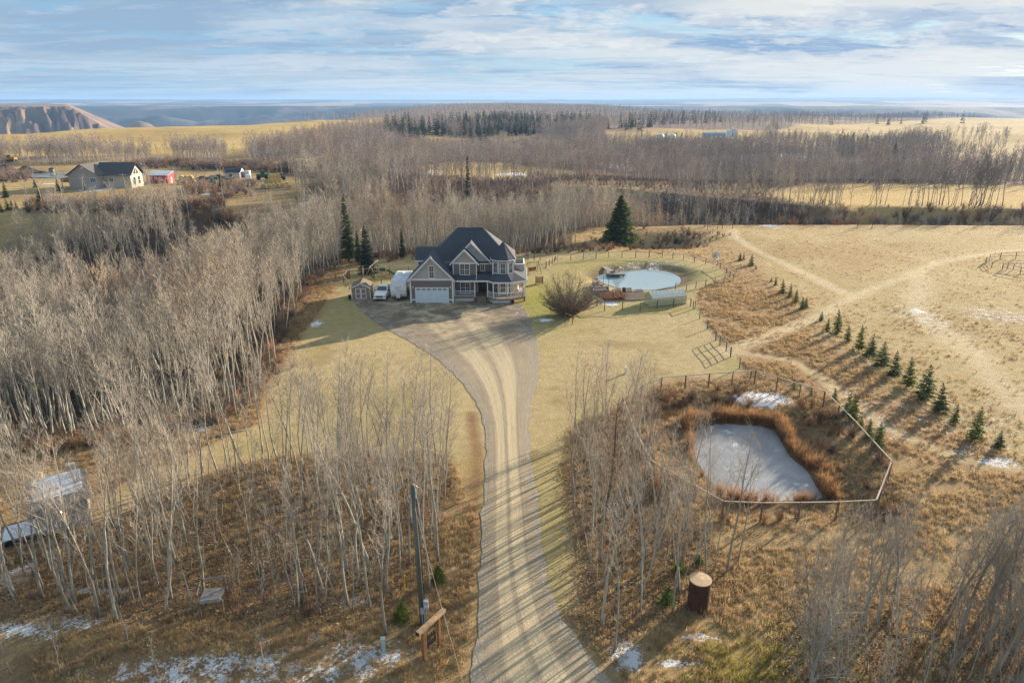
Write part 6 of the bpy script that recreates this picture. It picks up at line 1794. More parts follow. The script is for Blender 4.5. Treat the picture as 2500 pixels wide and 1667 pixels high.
# ------------------------------------------------------------------ snowy cabin, hunting platform
def build_cabin():
    q = lambda a, b: P(20 + a * 0.12115, 1150 + b * 0.12115)
    A = q(660, 1330); B_ = q(1640, 1060)
    o = empty('cabin', (A[0], A[1], zground(*A)), math.atan2(B_[1] - A[1], B_[0] - A[0]), 'weathered white plank cabin with a snow covered roof among the trees', 'cabin')
    L = math.dist(A, B_) + 0.2; D = 3.6; h = 2.5; r = 3.7
    m_w = siding_mat('weathered_white_boards', (0.40, 0.385, 0.37), 0.22, 0.3, True)
    MB().box(0, L, 0, D, -0.3, h).build('wall', m_w, o)
    MB().prism([(0, 0, h), (0, D, h), (0, D / 2, r)], (L, 0, 0)).build('gable', m_w, o)
    for s, ya in ((1, -0.3), (-1, D + 0.3)):
        MB().prism([(-0.25, ya, h - 0.2), (-0.25, D / 2, r + 0.03), (-0.25, D / 2, r + 0.11), (-0.25, ya, h - 0.12)], (L + 0.5, 0, 0)).build('roof', M_GREYW, o)
        MB().prism([(0.1 if s > 0 else -0.2, ya * 0.55 + D / 2 * 0.45 if s < 0 else ya + 0.5, (h - 0.12) + (r - h + 0.2) * (0.3 if s > 0 else 0.45)), (0.1, D / 2, r + 0.111), (0.1, D / 2, r + 0.17), (0.1 if s > 0 else -0.2, ya * 0.55 + D / 2 * 0.45 if s < 0 else ya + 0.5, (h - 0.05) + (r - h + 0.2) * (0.3 if s > 0 else 0.45))], (L - 0.2, 0, 0)).build('snow_cover', M_SNOW, o)
    MB().box(L * 0.74, L * 0.74 + 0.5, D / 2 + 0.1, D / 2 + 0.6, r - 0.4, r + 0.55).build('chimney', m_w, o)
    MB().box(L * 0.48, L * 0.48 + 0.45, -0.02, 0.02, 1.15, 1.75).build('window', M_BLACK, o)
    MB().box(0.4, 1.3, -0.03, 0.02, 0.0, 1.9).build('door', m_w, o)
    # snow-covered sheet leaning in front
    x, y = q(420, 1330)
    t = empty('snowy_trailer', (x, y, zground(x, y)), math.atan2(B_[1] - A[1], B_[0] - A[0]), 'low utility trailer heaped with snow beside the plank cabin', 'trailer')
    MB().box(-1.5, 1.3, -0.7, 0.9, 0.45, 0.62).build('bed', M_GREYW, t)
    MB().prism([(-1.45, -0.68, 0.62), (1.25, -0.68, 0.62), (1.2, -0.2, 0.95), (-1.3, -0.2, 0.9)], (0, 1.1, 0)).build('snow', M_SNOW, t)
    for sx in (-1.1, 0.9):
        for yy in (-0.75, 0.95): MB().tube([(sx, yy - 0.08, 0.3), (sx, yy + 0.08, 0.3)], 0.3, 12).build('wheel', M_TYRE, t)
    # platform in the trees
    x, y = P(527, 1500)
    o = empty('tree_platform', (x, y, zground(x, y)), math.radians(8), 'grey plank platform nailed between aspen stems', 'platform')
    for i in range(8): MB().box(-0.62, 0.62, -0.5 + i * 0.135, -0.385 + i * 0.135, 1.45, 1.49).build('plank', M_GREYW, o)
    for yy in (-0.55, 0.6): MB().box(-0.8, 0.75, yy - 0.03, yy + 0.03, 1.30, 1.45).build('joist', M_GREYW, o)
    for sx, sy in ((-0.66, -0.56), (0.66, -0.56), (0.66, 0.56), (-0.66, 0.56)): MB().tube([(sx, sy, -0.2), (sx * 1.02, sy, 2.3 if sy > 0 else 1.46)], 0.06, 6).build('post', M_POST, o)
    MB().bar((-0.7, 0.62, 2.1), (0.75, 0.62, 2.25), 0.04, 0.14).build('rail', M_GREYW, o); MB().bar((-0.7, -0.5, 1.9), (-0.72, 0.6, 2.15), 0.04, 0.12).build('rail', M_GREYW, o)
build_cabin()

# ------------------------------------------------------------------ the neighbour's farm
def gable_x(o, x0, x1, y0, y1, ze, zr, m, th=0.15, over=0.4, nm='roof'):
    """roof with the ridge along x"""
    ym = (y0 + y1) / 2
    for ya, s in ((y0 - over, 1), (y1 + over, -1)):
        MB().prism([(x0 - over, ya, ze - 0.25), (x0 - over, ym, zr), (x0 - over, ym, zr + th), (x0 - over, ya, ze - 0.25 + th)], (x1 - x0 + 2 * over, 0, 0)).build(nm, m, o)
def gable_y(o, x0, x1, y0, y1, ze, zr, m, th=0.15, over=0.4, nm='roof'):
    xm = (x0 + x1) / 2
    for xa in (x0 - over, x1 + over):
        MB().prism([(xa, y0 - over, ze - 0.25), (xm, y0 - over, zr), (xm, y0 - over, zr + th), (xa, y0 - over, ze - 0.25 + th)], (0, y1 - y0 + 2 * over, 0)).build(nm, m, o)
def build_farm():
    M_FR = shingle_mat('grey_brown_shingle', (0.115, 0.105, 0.095))
    M_WINF = glass_mat('far_window_glass', (0.03, 0.05, 0.05))
    bx, by, bz = G(172, 462)
    o = empty('bungalow', (bx, by, bz), 0, 'beige bungalow with steep grey roof and tall gable windows', 'house')
    W = 11.2
    MB().box(0, W - 0.6, 0, 16, -1.5, 4.9).build('wall', M_STUCCO, o)
    MB().prism([(0, 0.0, 4.9), (W - 0.6, 0.0, 4.9), ((W - 0.6) / 2, 0.0, 8.5)], (0, 16, 0)).build('gable', M_STUCCO, o)
    gable_y(o, 0, W - 0.6, 0, 16, 4.9, 8.6, M_FR, over=0.7)
    MB().box(W - 0.6, W + 9.0, 4.0, 12.5, -1.5, 4.6).build('wing_wall', mat('cream_stucco', (0.50, 0.46, 0.36), 0.8, 0.06, 2), o)
    MB().prism([(W - 3, 4.0, 4.6), (W - 3, 12.5, 4.6), (W - 3, 8.25, 8.3)], (12.0, 0, 0)).build('wing_gable', mat('cream_boards', (0.52, 0.48, 0.38), 0.8, 0.06, 2), o)
    gable_x(o, W - 3, W + 9.0, 4.0, 12.5, 4.6, 8.6, shingle_mat('dark_grey_shingle', (0.075, 0.075, 0.08)), over=0.8)
    window(o, (bx + W - 2.4, by, bz + 2.4), (1, 0, 0), 1.9, 1.4, (3, 1), None, pane_mat=M_WINF)
    window(o, (bx + W + 1.8, by + 4.0, bz + 2.2), (1, 0, 0), 1.5, 1.4, (3, 1), None, pane_mat=M_WINF)
    window(o, (bx + W + 9.0, by + 6.6, bz + 1.0), (0, 1, 0), 1.7, 2.6, (1, 2), None, pane_mat=M_WINF, out_n=(1, 0, 0)); window(o, (bx + W + 9.0, by + 9.8, bz + 1.0), (0, 1, 0), 1.7, 2.6, (1, 2), None, pane_mat=M_WINF, out_n=(1, 0, 0))
    for y0 in (6.3, 8.5):
        MB().prism([(W + 9.0, y0, 4.7), (W + 9.0, y0 + 1.7, 4.7), (W + 9.0, y0 + (1.7 if y0 < 7 else 0), 6.9), (W + 9.0, y0 + (0 if y0 > 7 else 0.4), 5.4 if y0 < 7 else 6.9)], (0.05, 0, 0)).build('gable_window', M_WINF, o)
    MB().tube([((W - 0.6) / 2 + 0.3, -0.06, 7.4), ((W - 0.6) / 2 + 0.3, 0.0, 7.4)], 0.35, 10).build('vent', M_TRIM, o)
    dk = MB().box(-3.6, -0.02, 1, 6, 2.3, 2.55).build('deck', M_CEDAR, o)
    MB().box(-3.6, -0.02, 0.98, 1.05, 2.55, 3.6).build('deck_panel', mat('red_deck_board', (0.30, 0.10, 0.06), 0.8, 0.2, 3), dk); MB().box(-3.6, -3.5, 1, 6, 2.55, 3.6).build('deck_panel', M_CEDAR, dk)
    for x in (-3.4, -0.6): MB().box(x - 0.12, x + 0.12, 1.1, 1.34, -1, 2.3).build('deck_post', M_POST, dk)
    # red shed
    bx, by, bz = G(360, 449)
    o = empty('red_barn', (bx, by, bz), 0, 'red metal farm shed with pale single slope roof', 'shed')
    MB().prism([(0, 0, -0.6), (0, 5.5, -0.6), (0, 5.5, 4.3), (0, 0, 3.2)], (8.2, 0, 0)).build('wall', M_RED, o)
    MB().prism([(-0.25, -0.3, 3.16), (-0.25, 5.8, 4.36), (-0.25, 5.8, 4.48), (-0.25, -0.3, 3.28)], (8.7, 0, 0)).build('roof', M_METALR, o)
    for x in (1.1, 3.6, 5.4): window(o, (bx + x, by, bz + 1.7), (1, 0, 0), 0.7, 0.75, (1, 1), (2, 2), pane_mat=M_WINF)
    MB().box(2.2, 2.9, -0.04, 0.0, 0.1, 2.0).build('door', M_GLASSD, o); MB().box(8.2, 8.24, 2.3, 3.3, 0.1, 2.2).build('side_door', M_TRIM, o)
    # white garage
    bx, by, bz = G(548, 435)
    o = empty('white_garage', (bx, by, bz), 0, 'small white farm garage with patched dark roof', 'garage')
    MB().box(0, 6.5, 0, 6, -0.6, 2.5).build('wall', mat('white_boards', (0.62, 0.62, 0.60), 0.7, 0.06, 2), o)
    MB().prism([(0, 0, 2.5), (0, 6, 2.5), (0, 3, 4.2)], (6.5, 0, 0)).build('gable', M_TRIM, o)
    gable_x(o, 0, 6.5, 0, 6, 2.5, 4.25, shingle_mat('dark_shingle', (0.04, 0.045, 0.05)))
    MB().box(6.5, 6.55, 2.0, 3.2, 0, 2.1).build('door', M_GLASSD, o); MB().box(7.2, 9.0, 3.5, 6, -0.5, 2.6).build('lean_to', M_TRIM, o)
    MB().box(1.5, 3.6, 0.95, 2.1, 3.02, 3.2).build('snow_patch', M_SNOW, o)
    # round bales
    bm = None
    n = 18; r = 0.88; L = 1.5; v = []; f = []
    prof = [(0.0, -L / 2), (r * 0.9, -L / 2), (r, -L / 2 + 0.08), (r, L / 2 - 0.08), (r * 0.9, L / 2), (0.0, L / 2)]
    t = MB(); t.lathe([(max(q, 0.02), z) for q, z in prof], n)
    bm = t.mesh('round_bale', M_HAY)
    def bale(x, y, z, rz, lb, gp):
        b = link('round_bale', bm, None, (x, y, z)); b.rotation_euler = (math.pi / 2, random.uniform(0, 6), rz); tag(b, lb, 'bale', gp)
    px = lambda a, b: G(310 + a * 0.17857, 380 + b * 0.17857)
    for a, b in ((1870, 455), (1955, 458), (2005, 450), (2050, 440), (2135, 438), (2190, 425)):
        x, y, z = px(a, b); bale(x, y, z + r, 0.4, 'round golden hay bale in the bottom row of the stepped pile', 'bales of the stepped pile')
    for a, b in ((1910, 450), (1975, 446), (2030, 440), (2085, 432)):
        x, y, z = px(a, b); bale(x, y + 0.5, z + r + 1.55, 0.4, 'round golden hay bale in the middle row of the stepped pile', 'bales of the stepped pile')
    for a, b in ((1960, 446), (2010, 440), (2070, 432)):
        x, y, z = px(a, b); bale(x, y + 1.2, z + r + 3.05, 0.4, 'round golden hay bale on top of the stepped pile', 'bales of the stepped pile')
    x, y, z = px(2218, 462); bale(x, y, z + r, 0.5, 'single round hay bale standing apart beside the power pole', None)
    for k, (lvl, xs) in enumerate(((0, (720, 790, 860, 910)), (1, (750, 820, 880)))):
        for a in xs:
            x, y, z = px(a, 392); bale(x, y + 0.4 * lvl, z + r + 1.5 * lvl, 0.2, ('hay bale in the bottom row beside the red shed', 'hay bale in the top row beside the red shed')[lvl], 'bales beside the red shed')
    # tanks, machines
    x, y, z = px(1065, 412)
    o = empty('white_tank', (x, y, z), 0, 'small white domed tank on the farmyard gravel', 'tank'); MB().lathe([(1.1, 0), (1.15, 0.6), (0.9, 1.05), (0.4, 1.25), (0.1, 1.3)], 14).build('dome', M_WHITE, o, True); MB().box(-0.2, 0.2, -0.1, 0.1, 1.28, 1.4).build('cap', M_BLACK, o)
    x, y, z = px(1425, 325)
    o = empty('loader', (x, y, z), 0.3, 'yellow compact loader parked before the white garage', 'loader')
    MB().box(-0.8, 0.8, -1.2, 1.2, 0.5, 1.2).build('body', M_YELLOW, o); MB().box(-0.6, 0.6, -0.4, 0.8, 1.2, 2.3).build('cab', M_GLASSD, o); MB().box(-0.7, 0.7, -0.5, 0.9, 2.3, 2.4).build('cab_roof', M_YELLOW, o)
    for sx in (-0.85, 0.85):
        for yy in (-0.8, 0.8): wheel_parts(o, sx, yy, 0.45, 0.3)
        MB().bar((sx * 0.8, 0.2, 1.4), (sx * 0.8, -2.0, 0.7), 0.12, 0.2).build('lift_arm', M_YELLOW, o)
    MB().box(-0.9, 0.9, -2.5, -2.0, 0.3, 0.9).build('bucket', M_STEEL, o)
    x, y, z = px(1652, 345)
    o = empty('parked_van', (x, y, z), 0.2, 'small white utility van parked on the dark farmyard earth', 'van')
    MB().prism([(-0.85, 0, 0.35), (-0.85, 0, 1.1), (-0.85, 0.9, 1.3), (-0.85, 1.3, 2.1), (-0.85, 4.2, 2.1), (-0.85, 4.2, 0.35)], (1.7, 0, 0)).build('body', M_CARW, o); MB().add([(-0.75, 0.93, 1.36), (0.75, 0.93, 1.36), (0.68, 1.27, 2.0), (-0.68, 1.27, 2.0)], ((0, 1, 2, 3),)).build('windscreen', M_GLASSD, o)
    for sx in (-0.75, 0.75):
        for yy in (0.9, 3.4): wheel_parts(o, sx, yy, 0.32, 0.22)
    for a, b, lb, s in ((1160, 400, 'dark green farm implement beside the hay stack', 1.0), (1860, 330, 'green harvester standing before the trees', 1.5), (2110, 335, 'green tractor behind the stepped bale pile', 1.1)):
        x, y, z = px(a, b)
        o = empty('farm_machine', (x, y, z), 0.3, lb, 'machine')
        MB().box(-1.6 * s, 1.6 * s, -0.8, 0.8, 0.6 * s, 1.5 * s).build('body', M_PGREEN, o); MB().prism([(-0.5 * s, -0.7, 1.5 * s), (0.6 * s, -0.7, 1.5 * s), (0.45 * s, -0.7, 2.4 * s), (-0.4 * s, -0.7, 2.4 * s)], (0, 1.4, 0)).build('cab', M_GLASSD, o)
        for xx in (-1.1 * s, 1.0 * s):
            for yy in (-0.9, 0.9): MB().tube([(xx, yy - 0.15, 0.55 * s), (xx, yy + 0.15, 0.55 * s)], 0.55 * s, 14).build('wheel', M_TYRE, o)
    for a, b, lb in ((740, 330, 'dark parked car behind the left hay stack'), (960, 320, 'black parked car left of the dark shed'), (1110, 305, 'grey parked car near the trees'), (1180, 300, 'black car parked beside the trees of the farmyard')):
        x, y, z = px(a, b + 12)
        o = empty('parked_car', (x, y, z), 0.2, lb, 'car', 'cars parked in the farmyard')
        MB().prism([(0, -0.85, 0.35), (4.2, -0.85, 0.35), (4.3, -0.85, 0.85), (3.4, -0.85, 0.95), (2.9, -0.85, 1.45), (1.2, -0.85, 1.45), (0.6, -0.85, 0.95), (0, -0.85, 0.85)], (0, 1.7, 0)).build('body', M_BLACK if 'grey' not in lb else M_STEEL, o)
        for xx in (0.85, 3.4):
            for yy in (-0.8, 0.8): MB().tube([(xx, yy - 0.1, 0.33), (xx, yy + 0.1, 0.33)], 0.33, 12).build('wheel', M_TYRE, o)
    x, y, z = px(250, 392)
    tag(MB().box(-1.3, 1.3, -0.5, 0.5, -0.3, 0.9).build('concrete_block', mat('pale_concrete', (0.5, 0.49, 0.46), 0.9, 0.1, 2), None, loc=(x, y, z)), 'pale concrete block before the red shed', 'block')
    x, y, z = px(210, 400)
    w0 = G(310, 452); w1 = px(225, 405)
    tag(MB().bar((0, 0, 0.2), (w1[0] - w0[0], w1[1] - w0[1], w1[2] - w0[2] + 0.2), 0.3, 0.7).build('retaining_wall', mat('pale_wall', (0.55, 0.53, 0.48), 0.9, 0.1, 2), None, loc=w0), 'low pale retaining wall beside the bungalow lawn', 'wall')
    # excavator by the left edge
    x, y, z = G(30, 394)
    o = empty('excavator', (x, y, z), math.radians(178), 'yellow excavator with its boom lowered before the tree belt', 'excavator')
    for yy in (-1.2, 1.2): MB().prism([(-2.2, yy - 0.3, 0.25), (-1.9, yy - 0.3, 0), (1.9, yy - 0.3, 0), (2.2, yy - 0.3, 0.25), (2.0, yy - 0.3, 0.85), (-2.0, yy - 0.3, 0.85)], (0, 0.6, 0)).build('track', M_BLACK, o)
    MB().box(-2.4, 1.6, -1.3, 1.3, 1.0, 2.3).build('body', M_YELLOW, o); MB().prism([(0.3, 0.2, 2.3), (1.6, 0.2, 2.3), (1.5, 0.2, 3.4), (0.4, 0.2, 3.4)], (0, 1.1, 0)).build('cab', M_GLASSD, o)
    MB().bar((1.5, -0.3, 1.9), (5.2, -0.3, 4.0), 0.4, 0.7).build('boom', M_YELLOW, o); MB().bar((5.1, -0.3, 4.0), (9.5, -0.3, 3.1), 0.35, 0.5).build('stick', M_YELLOW, o); MB().box(9.2, 10.4, -0.8, 0.2, 2.3, 3.3).build('bucket', M_STEEL, o)
    # spoil heaps and the little pump house by the pond
    for i, (px_, py_, rx, rz, lb) in enumerate(((65, 416, 7, 2.6, 'dark spoil heap beside the farm pond'), (14, 418, 7.5, 3.4, 'brown spoil heap with rubble at the pond end'), (105, 421, 5, 1.3, 'low dark earth mound on the pond bank'))):
        x, y, z = G(px_, py_ + 3)
        nx, ny = 22, 9; vs = []; fs = []
        for j in range(ny):
            for k in range(nx):
                a = 2 * math.pi * k / nx; q = 1 - j / (ny - 1); rr = rx * q * (1 + 0.25 * (float(vnoise(math.cos(a) * 2 + i * 7, math.sin(a) * 2 + j * 0.4)) - 0.5))
                vs.append((rr * math.cos(a), rr * math.sin(a) * 0.7, rz * (1 - q ** 1.4) * (1 + 0.4 * (float(vnoise(k * 0.8, j * 0.9 + i * 5)) - 0.5)) - 0.3))
        for j in range(ny - 1):
            for k in range(nx): fs.append((j * nx + k, j * nx + (k + 1) % nx, (j + 1) * nx + (k + 1) % nx, (j + 1) * nx + k))
        tag(MB().add(vs, fs).build('spoil_heap', M_EARTH, None, True, loc=(x, y, z)), lb, 'heap', 'spoil heaps by the farm pond')
    x, y, z = G(127, 420)
    o = empty('pump_hut', (x, y, z), 0.2, 'tiny dark pump hut on the bank of the farm pond', 'hut'); MB().box(-0.9, 0.9, -0.8, 0.8, -0.3, 1.4).build('wall', M_GREYW, o); MB().prism([(-1.1, -1, 1.4), (1.1, -1, 1.4), (0, -1, 1.9)], (0, 2, 0)).build('roof', M_BLACK, o)
    # power poles and lines
    tops = []
    M_OLD = mat('old_grey_pole', (0.26, 0.23, 0.20), 0.9, 0.2, 2)
    def pole(px_, py_, hh, lb, arm=True):
        x, y, z = G(px_, py_)
        o = empty('power_pole', (x, y, z), 0, lb, 'pole', 'power poles of the farm line')
        MB().tube([(0, 0, -0.3), (0, 0, hh)], [0.17, 0.11], 8).build('pole', M_OLD, o)
        if arm: MB().bar((-0.9, 0, hh - 0.4), (0.9, 0, hh - 0.4), 0.1, 0.12).build('crossarm', M_OLD, o)
        for xx in ((-0.8, 0.0, 0.8) if arm else (0,)): MB().tube([(xx, 0, hh - 0.35 if xx else hh), (xx, 0, hh - 0.1 if xx else hh + 0.2)], 0.05, 6).build('insulator', M_TRIM, o)
        return o, Vector((x, y, z + hh))
    p0, t0 = pole(-90, 505, 9.5, 'old power pole off the yard edge')
    p1, t1 = pole(309, 480, 7.2, 'leaning grey power pole in front of the bungalow')
    p2, t2 = pole(724, 459, 10.6, 'tall grey power pole beside the round bales')
    p3, t3 = pole(817, 432, 11.0, 'grey power pole against the edge of the wood')
    for (oa, a), b in (((p0, t0), t1), ((p1, t1), t2), ((p2, t2), t3)):
        for dx, dz in ((-0.8, -0.1), (0.8, -0.1), (0.0, -2.2)):
            pts = [tuple(a.lerp(b, i / 12) + Vector((dx, 0, dz - 1.6 * 4 * (i / 12) * (1 - i / 12))) - oa.location) for i in range(13)]
            MB().tube(pts, 0.028, 4).build('wire', M_RAIL, oa)
    # far farm on the field edge
    x, y, z = G(1716, 338)
    s = math.hypot(y, 30) / F
    o = empty('quonset_barn', (x, y, z), 0, 'blue grey arched metal barn on the distant field', 'barn')
    L = 50 * s; r = 9 * s
    arc = [(0, r * 1.1 * math.cos(t), -1 if i in (0, 10) else 2.4 + r * 0.75 * math.sin(t)) for i, t in enumerate([math.pi * k / 10 for k in range(11)])]
    MB().prism(arc, (L, 0, 0)).build('shell', mat('blue_grey_steel', (0.30, 0.40, 0.48), 0.4, 0.08, 0.3, metal=0.3), o)
    for k in range(3): MB().box(L * (0.3 + 0.2 * k), L * (0.3 + 0.2 * k) + 2.2, -r * 1.1 - 0.06, -r * 1.1 - 0.005, 0, 2.1).build('door', M_TRIM, o)
    x, y, z = G(1778, 341)
    o = empty('grain_tower', (x, y, z), 0, 'tall white square grain tower beside the arched barn', 'tower')
    MB().box(0, 21 * s, 0, 8, -1, 19 * s).build('wall', M_TRIM, o); MB().prism([(0, -0.2, 19 * s), (21 * s, -0.2, 19 * s), (10.5 * s, -0.2, 22.5 * s)], (0, 8.4, 0)).build('roof', M_METALR, o); MB().box(8.5 * s, 12 * s, 2, 5, 22 * s, 25 * s).build('head_house', M_TRIM, o); MB().box(8 * s, 10 * s, -0.06, -0.01, 6 * s, 16 * s).build('door', M_GREYW, o)
    for k, (a, lb) in enumerate(((1612, 'white round tank with a grey hood on the far field'), (1640, 'white domed storage tank next to the slim stack'))):
        x, y, z = G(a, 339)
        o = empty('storage_tank', (x, y, z), 0, lb, 'tank'); MB().lathe([(8.5 * s, -1), (8.5 * s, 6 * s), (6 * s, 10.5 * s), (1.0, 12 * s)], 18).build('shell', M_WHITE, o, True); MB().lathe([(8.7 * s, 5 * s), (8.7 * s, 5.4 * s)], 18).build('band', M_STEEL, o)
    for k, (a, h_, lb) in enumerate(((1566, 20, 'dark slim stack at the far compressor site'), (1579, 22, 'pale slim stack at the far compressor site'), (1664, 14, 'rust stack between the tanks and the arched barn'))):
        x, y, z = G(a, 340)
        o = empty('stack', (x, y, z), 0, lb, 'stack'); MB().tube([(0, 0, -1), (0, 0, h_ * s)], 0.45, 10).build('flue', (M_POST, M_WHITE, M_RUSTY)[k], o); MB().box(-1.4, 1.4, -1.2, 1.2, -0.5, 1.8).build('base_unit', M_WHITE, o)
build_farm()

# ------------------------------------------------------------------ single aspens
def place_tree(protos, i, x, y, s, label, group, name='bare_aspen', lean=0.0, cat='tree', z=None, rnd=None, az=None):
    r = rnd or random
    t, c = protos[i % len(protos)]
    o = empty(name, (x, y, (zground(x, y) if z is None else z)), r.uniform(0, 6.283), label, cat, group)
    if lean:
        a = r.uniform(0, 6.283) if az is None else az
        o.rotation_euler = (lean * math.cos(a), lean * math.sin(a), o.rotation_euler[2])
    k = s * r.uniform(0.92, 1.08); o.scale = (k, k, s)
    link('trunk', t, o); link('crown', c, o)
    return o
def build_aspens():
    A = [aspen_meshes(200 + i, H=(10.5, 9.6, 11.2, 10.0, 8.8, 10.8)[i % 6], r=(0.068, 0.056, 0.08, 0.062, 0.05, 0.072)[i % 6], clear=(0.50, 0.42, 0.55, 0.45, 0.38, 0.52)[i % 6], nb=(20, 21, 18, 21, 19, 22)[i % 6], sub=4, twig=4, spread=(0.9, 0.95, 1.1, 0.85, 1.0, 1.05)[i % 6], tr=0.0055, sides=7) for i in range(9)]
    B_ = [aspen_meshes(240 + i, H=7.6 + (i % 3) * 0.7, r=0.095, clear=(0.16, 0.22, 0.28)[i % 3], nb=28, sub=5, twig=4, spread=1.5, lean=0.10, tr=0.008, sides=6) for i in range(5)]
    rng = random.Random(21); R = np.random.default_rng(22)
    def fill(poly, n, dmin, avoid=()):
        q = np.array(poly); c = np.stack([R.uniform(q[:, 0].min(), q[:, 0].max(), 6000), R.uniform(q[:, 1].min(), q[:, 1].max(), 6000)], 1)
        c = c[polydist(poly, c[:, 0], c[:, 1]) < 0]
        c = c[(polydist(DRIVE_S, c[:, 0], c[:, 1]) > 2.0)]
        dens = fbm(c[:, 0], c[:, 1], 5, 2, 90); c = c[dens > -0.14]
        for ax, ay, ar in avoid: c = c[np.hypot(c[:, 0] - ax, c[:, 1] - ay) > ar]
        return poisson(R, c, dmin, n)
    cab = P(135, 1290); plat = P(527, 1500); sg = P(1050, 1600); up = P(1033, 1522); tk = P(1703, 1482)
    n = 0
    lab1 = 'slender bare aspen in the leafy grove between the plank cabin and the driveway'
    # a few that stand out
    for (px, py), s, i, lb in (((942, 1552), 0.95, 2, 'stout white barked aspen with a broken spreading crown behind the telephone pedestal'), ((1070, 1368), 1.0, 0, 'straight aspen at the driveway edge of the grove, behind a tiny spruce'), ((1048, 1440), 0.9, 1, 'thin aspen standing just behind the utility pole')):
        x, y = P(px, py); place_tree(A, i, x, y, s, lb, 'aspens of the entrance grove', rnd=rng, lean=0.02); n += 1
    for x, y in fill(GROVE1, 150, 1.2, ((cab[0], cab[1], 3.6), (plat[0], plat[1], 1.3), (up[0], up[1], 1.0), (sg[0], sg[1], 2.5))):
        place_tree(A, rng.randrange(9), x, y, rng.uniform(0.78, 1.12), lab1, 'aspens of the entrance grove', lean=abs(rng.gauss(0, 0.045)), rnd=rng); n += 1
    lab2 = 'bare aspen in the thin grove between the driveway and the frozen pond'
    for (px, py), s, i, lb in (((1470, 1530), 1.0, 2, 'pale aspen with a straight stem at the roadside end of the pond grove'), ((1500, 1590), 0.95, 3, 'aspen nearest the road in the pond grove'), ((1640, 1500), 0.9, 0, 'leaning aspen growing beside the rusty tank'), ((1775, 1400), 1.0, 5, 'aspen with a fan of upright limbs standing before the ice'), ((1800, 1375), 0.9, 4, 'slim aspen right of the fan shaped one before the ice'), ((1748, 1390), 0.85, 1, 'slim aspen between the rusty tank and the ice')):
        x, y = P(px, py); place_tree(A, i, x, y, s, lb, 'aspens of the pond grove', rnd=rng, lean=0.05); n += 1
    for x, y in fill(GROVE2, 50, 1.25, ((tk[0], tk[1], 1.3),)):
        place_tree(A, rng.randrange(9), x, y, rng.uniform(0.66, 1.0), lab2, 'aspens of the pond grove', lean=abs(rng.gauss(0, 0.05)), rnd=rng); n += 1
    # dark branchy tree left of the ice
    D = [aspen_meshes(280, H=9.0, r=0.12, clear=0.16, nb=40, sub=5, twig=3, spread=1.15, tr=0.009, m_b=M_STEM, m_t=M_SHRUB)]
    x, y = P(1478, 1265); place_tree(D, 0, x, y, 1.15, 'dark stemmed twiggy tree among the pale aspens beside the pond fence', 'aspens of the pond grove', 'dark_tree', rnd=rng)
    lab3 = 'crooked many limbed bare tree in the thicket of the lower corner by the road'
    for x, y in fill(GROVE3, 40, 1.15):
        place_tree(B_, rng.randrange(5), x, y, rng.uniform(0.8, 1.12), lab3, 'crooked trees of the roadside thicket', 'crooked_tree', lean=abs(rng.gauss(0.06, 0.06)), rnd=rng); n += 1
    lab4 = 'bare aspen on the rim of the ravine along the lawn'
    for x, y in RIM_TREES:
        place_tree(A, rng.randrange(9), x, y, rng.uniform(0.8, 1.1), lab4, 'aspens on the ravine rim', lean=abs(rng.gauss(0, 0.04)), rnd=rng); n += 1
    # lone spindly saplings on the snowy verge
    S_ = [aspen_meshes(300 + i, H=4.2, r=0.028, clear=0.2, nb=14, sub=3, twig=2, spread=0.9, tr=0.005) for i in range(2)]
    for px, py in ((390, 1660), (650, 1640), (860, 1650), (320, 1600), (150, 1655), (30, 1650)):
        x, y = P(px, py); place_tree(S_, rng.randrange(2), x, y, rng.uniform(0.7, 1.05), 'spindly pale sapling rising from the snowy roadside verge', 'saplings on the snowy verge', 'sapling', rnd=rng)
    print('aspens', n)
build_aspens()

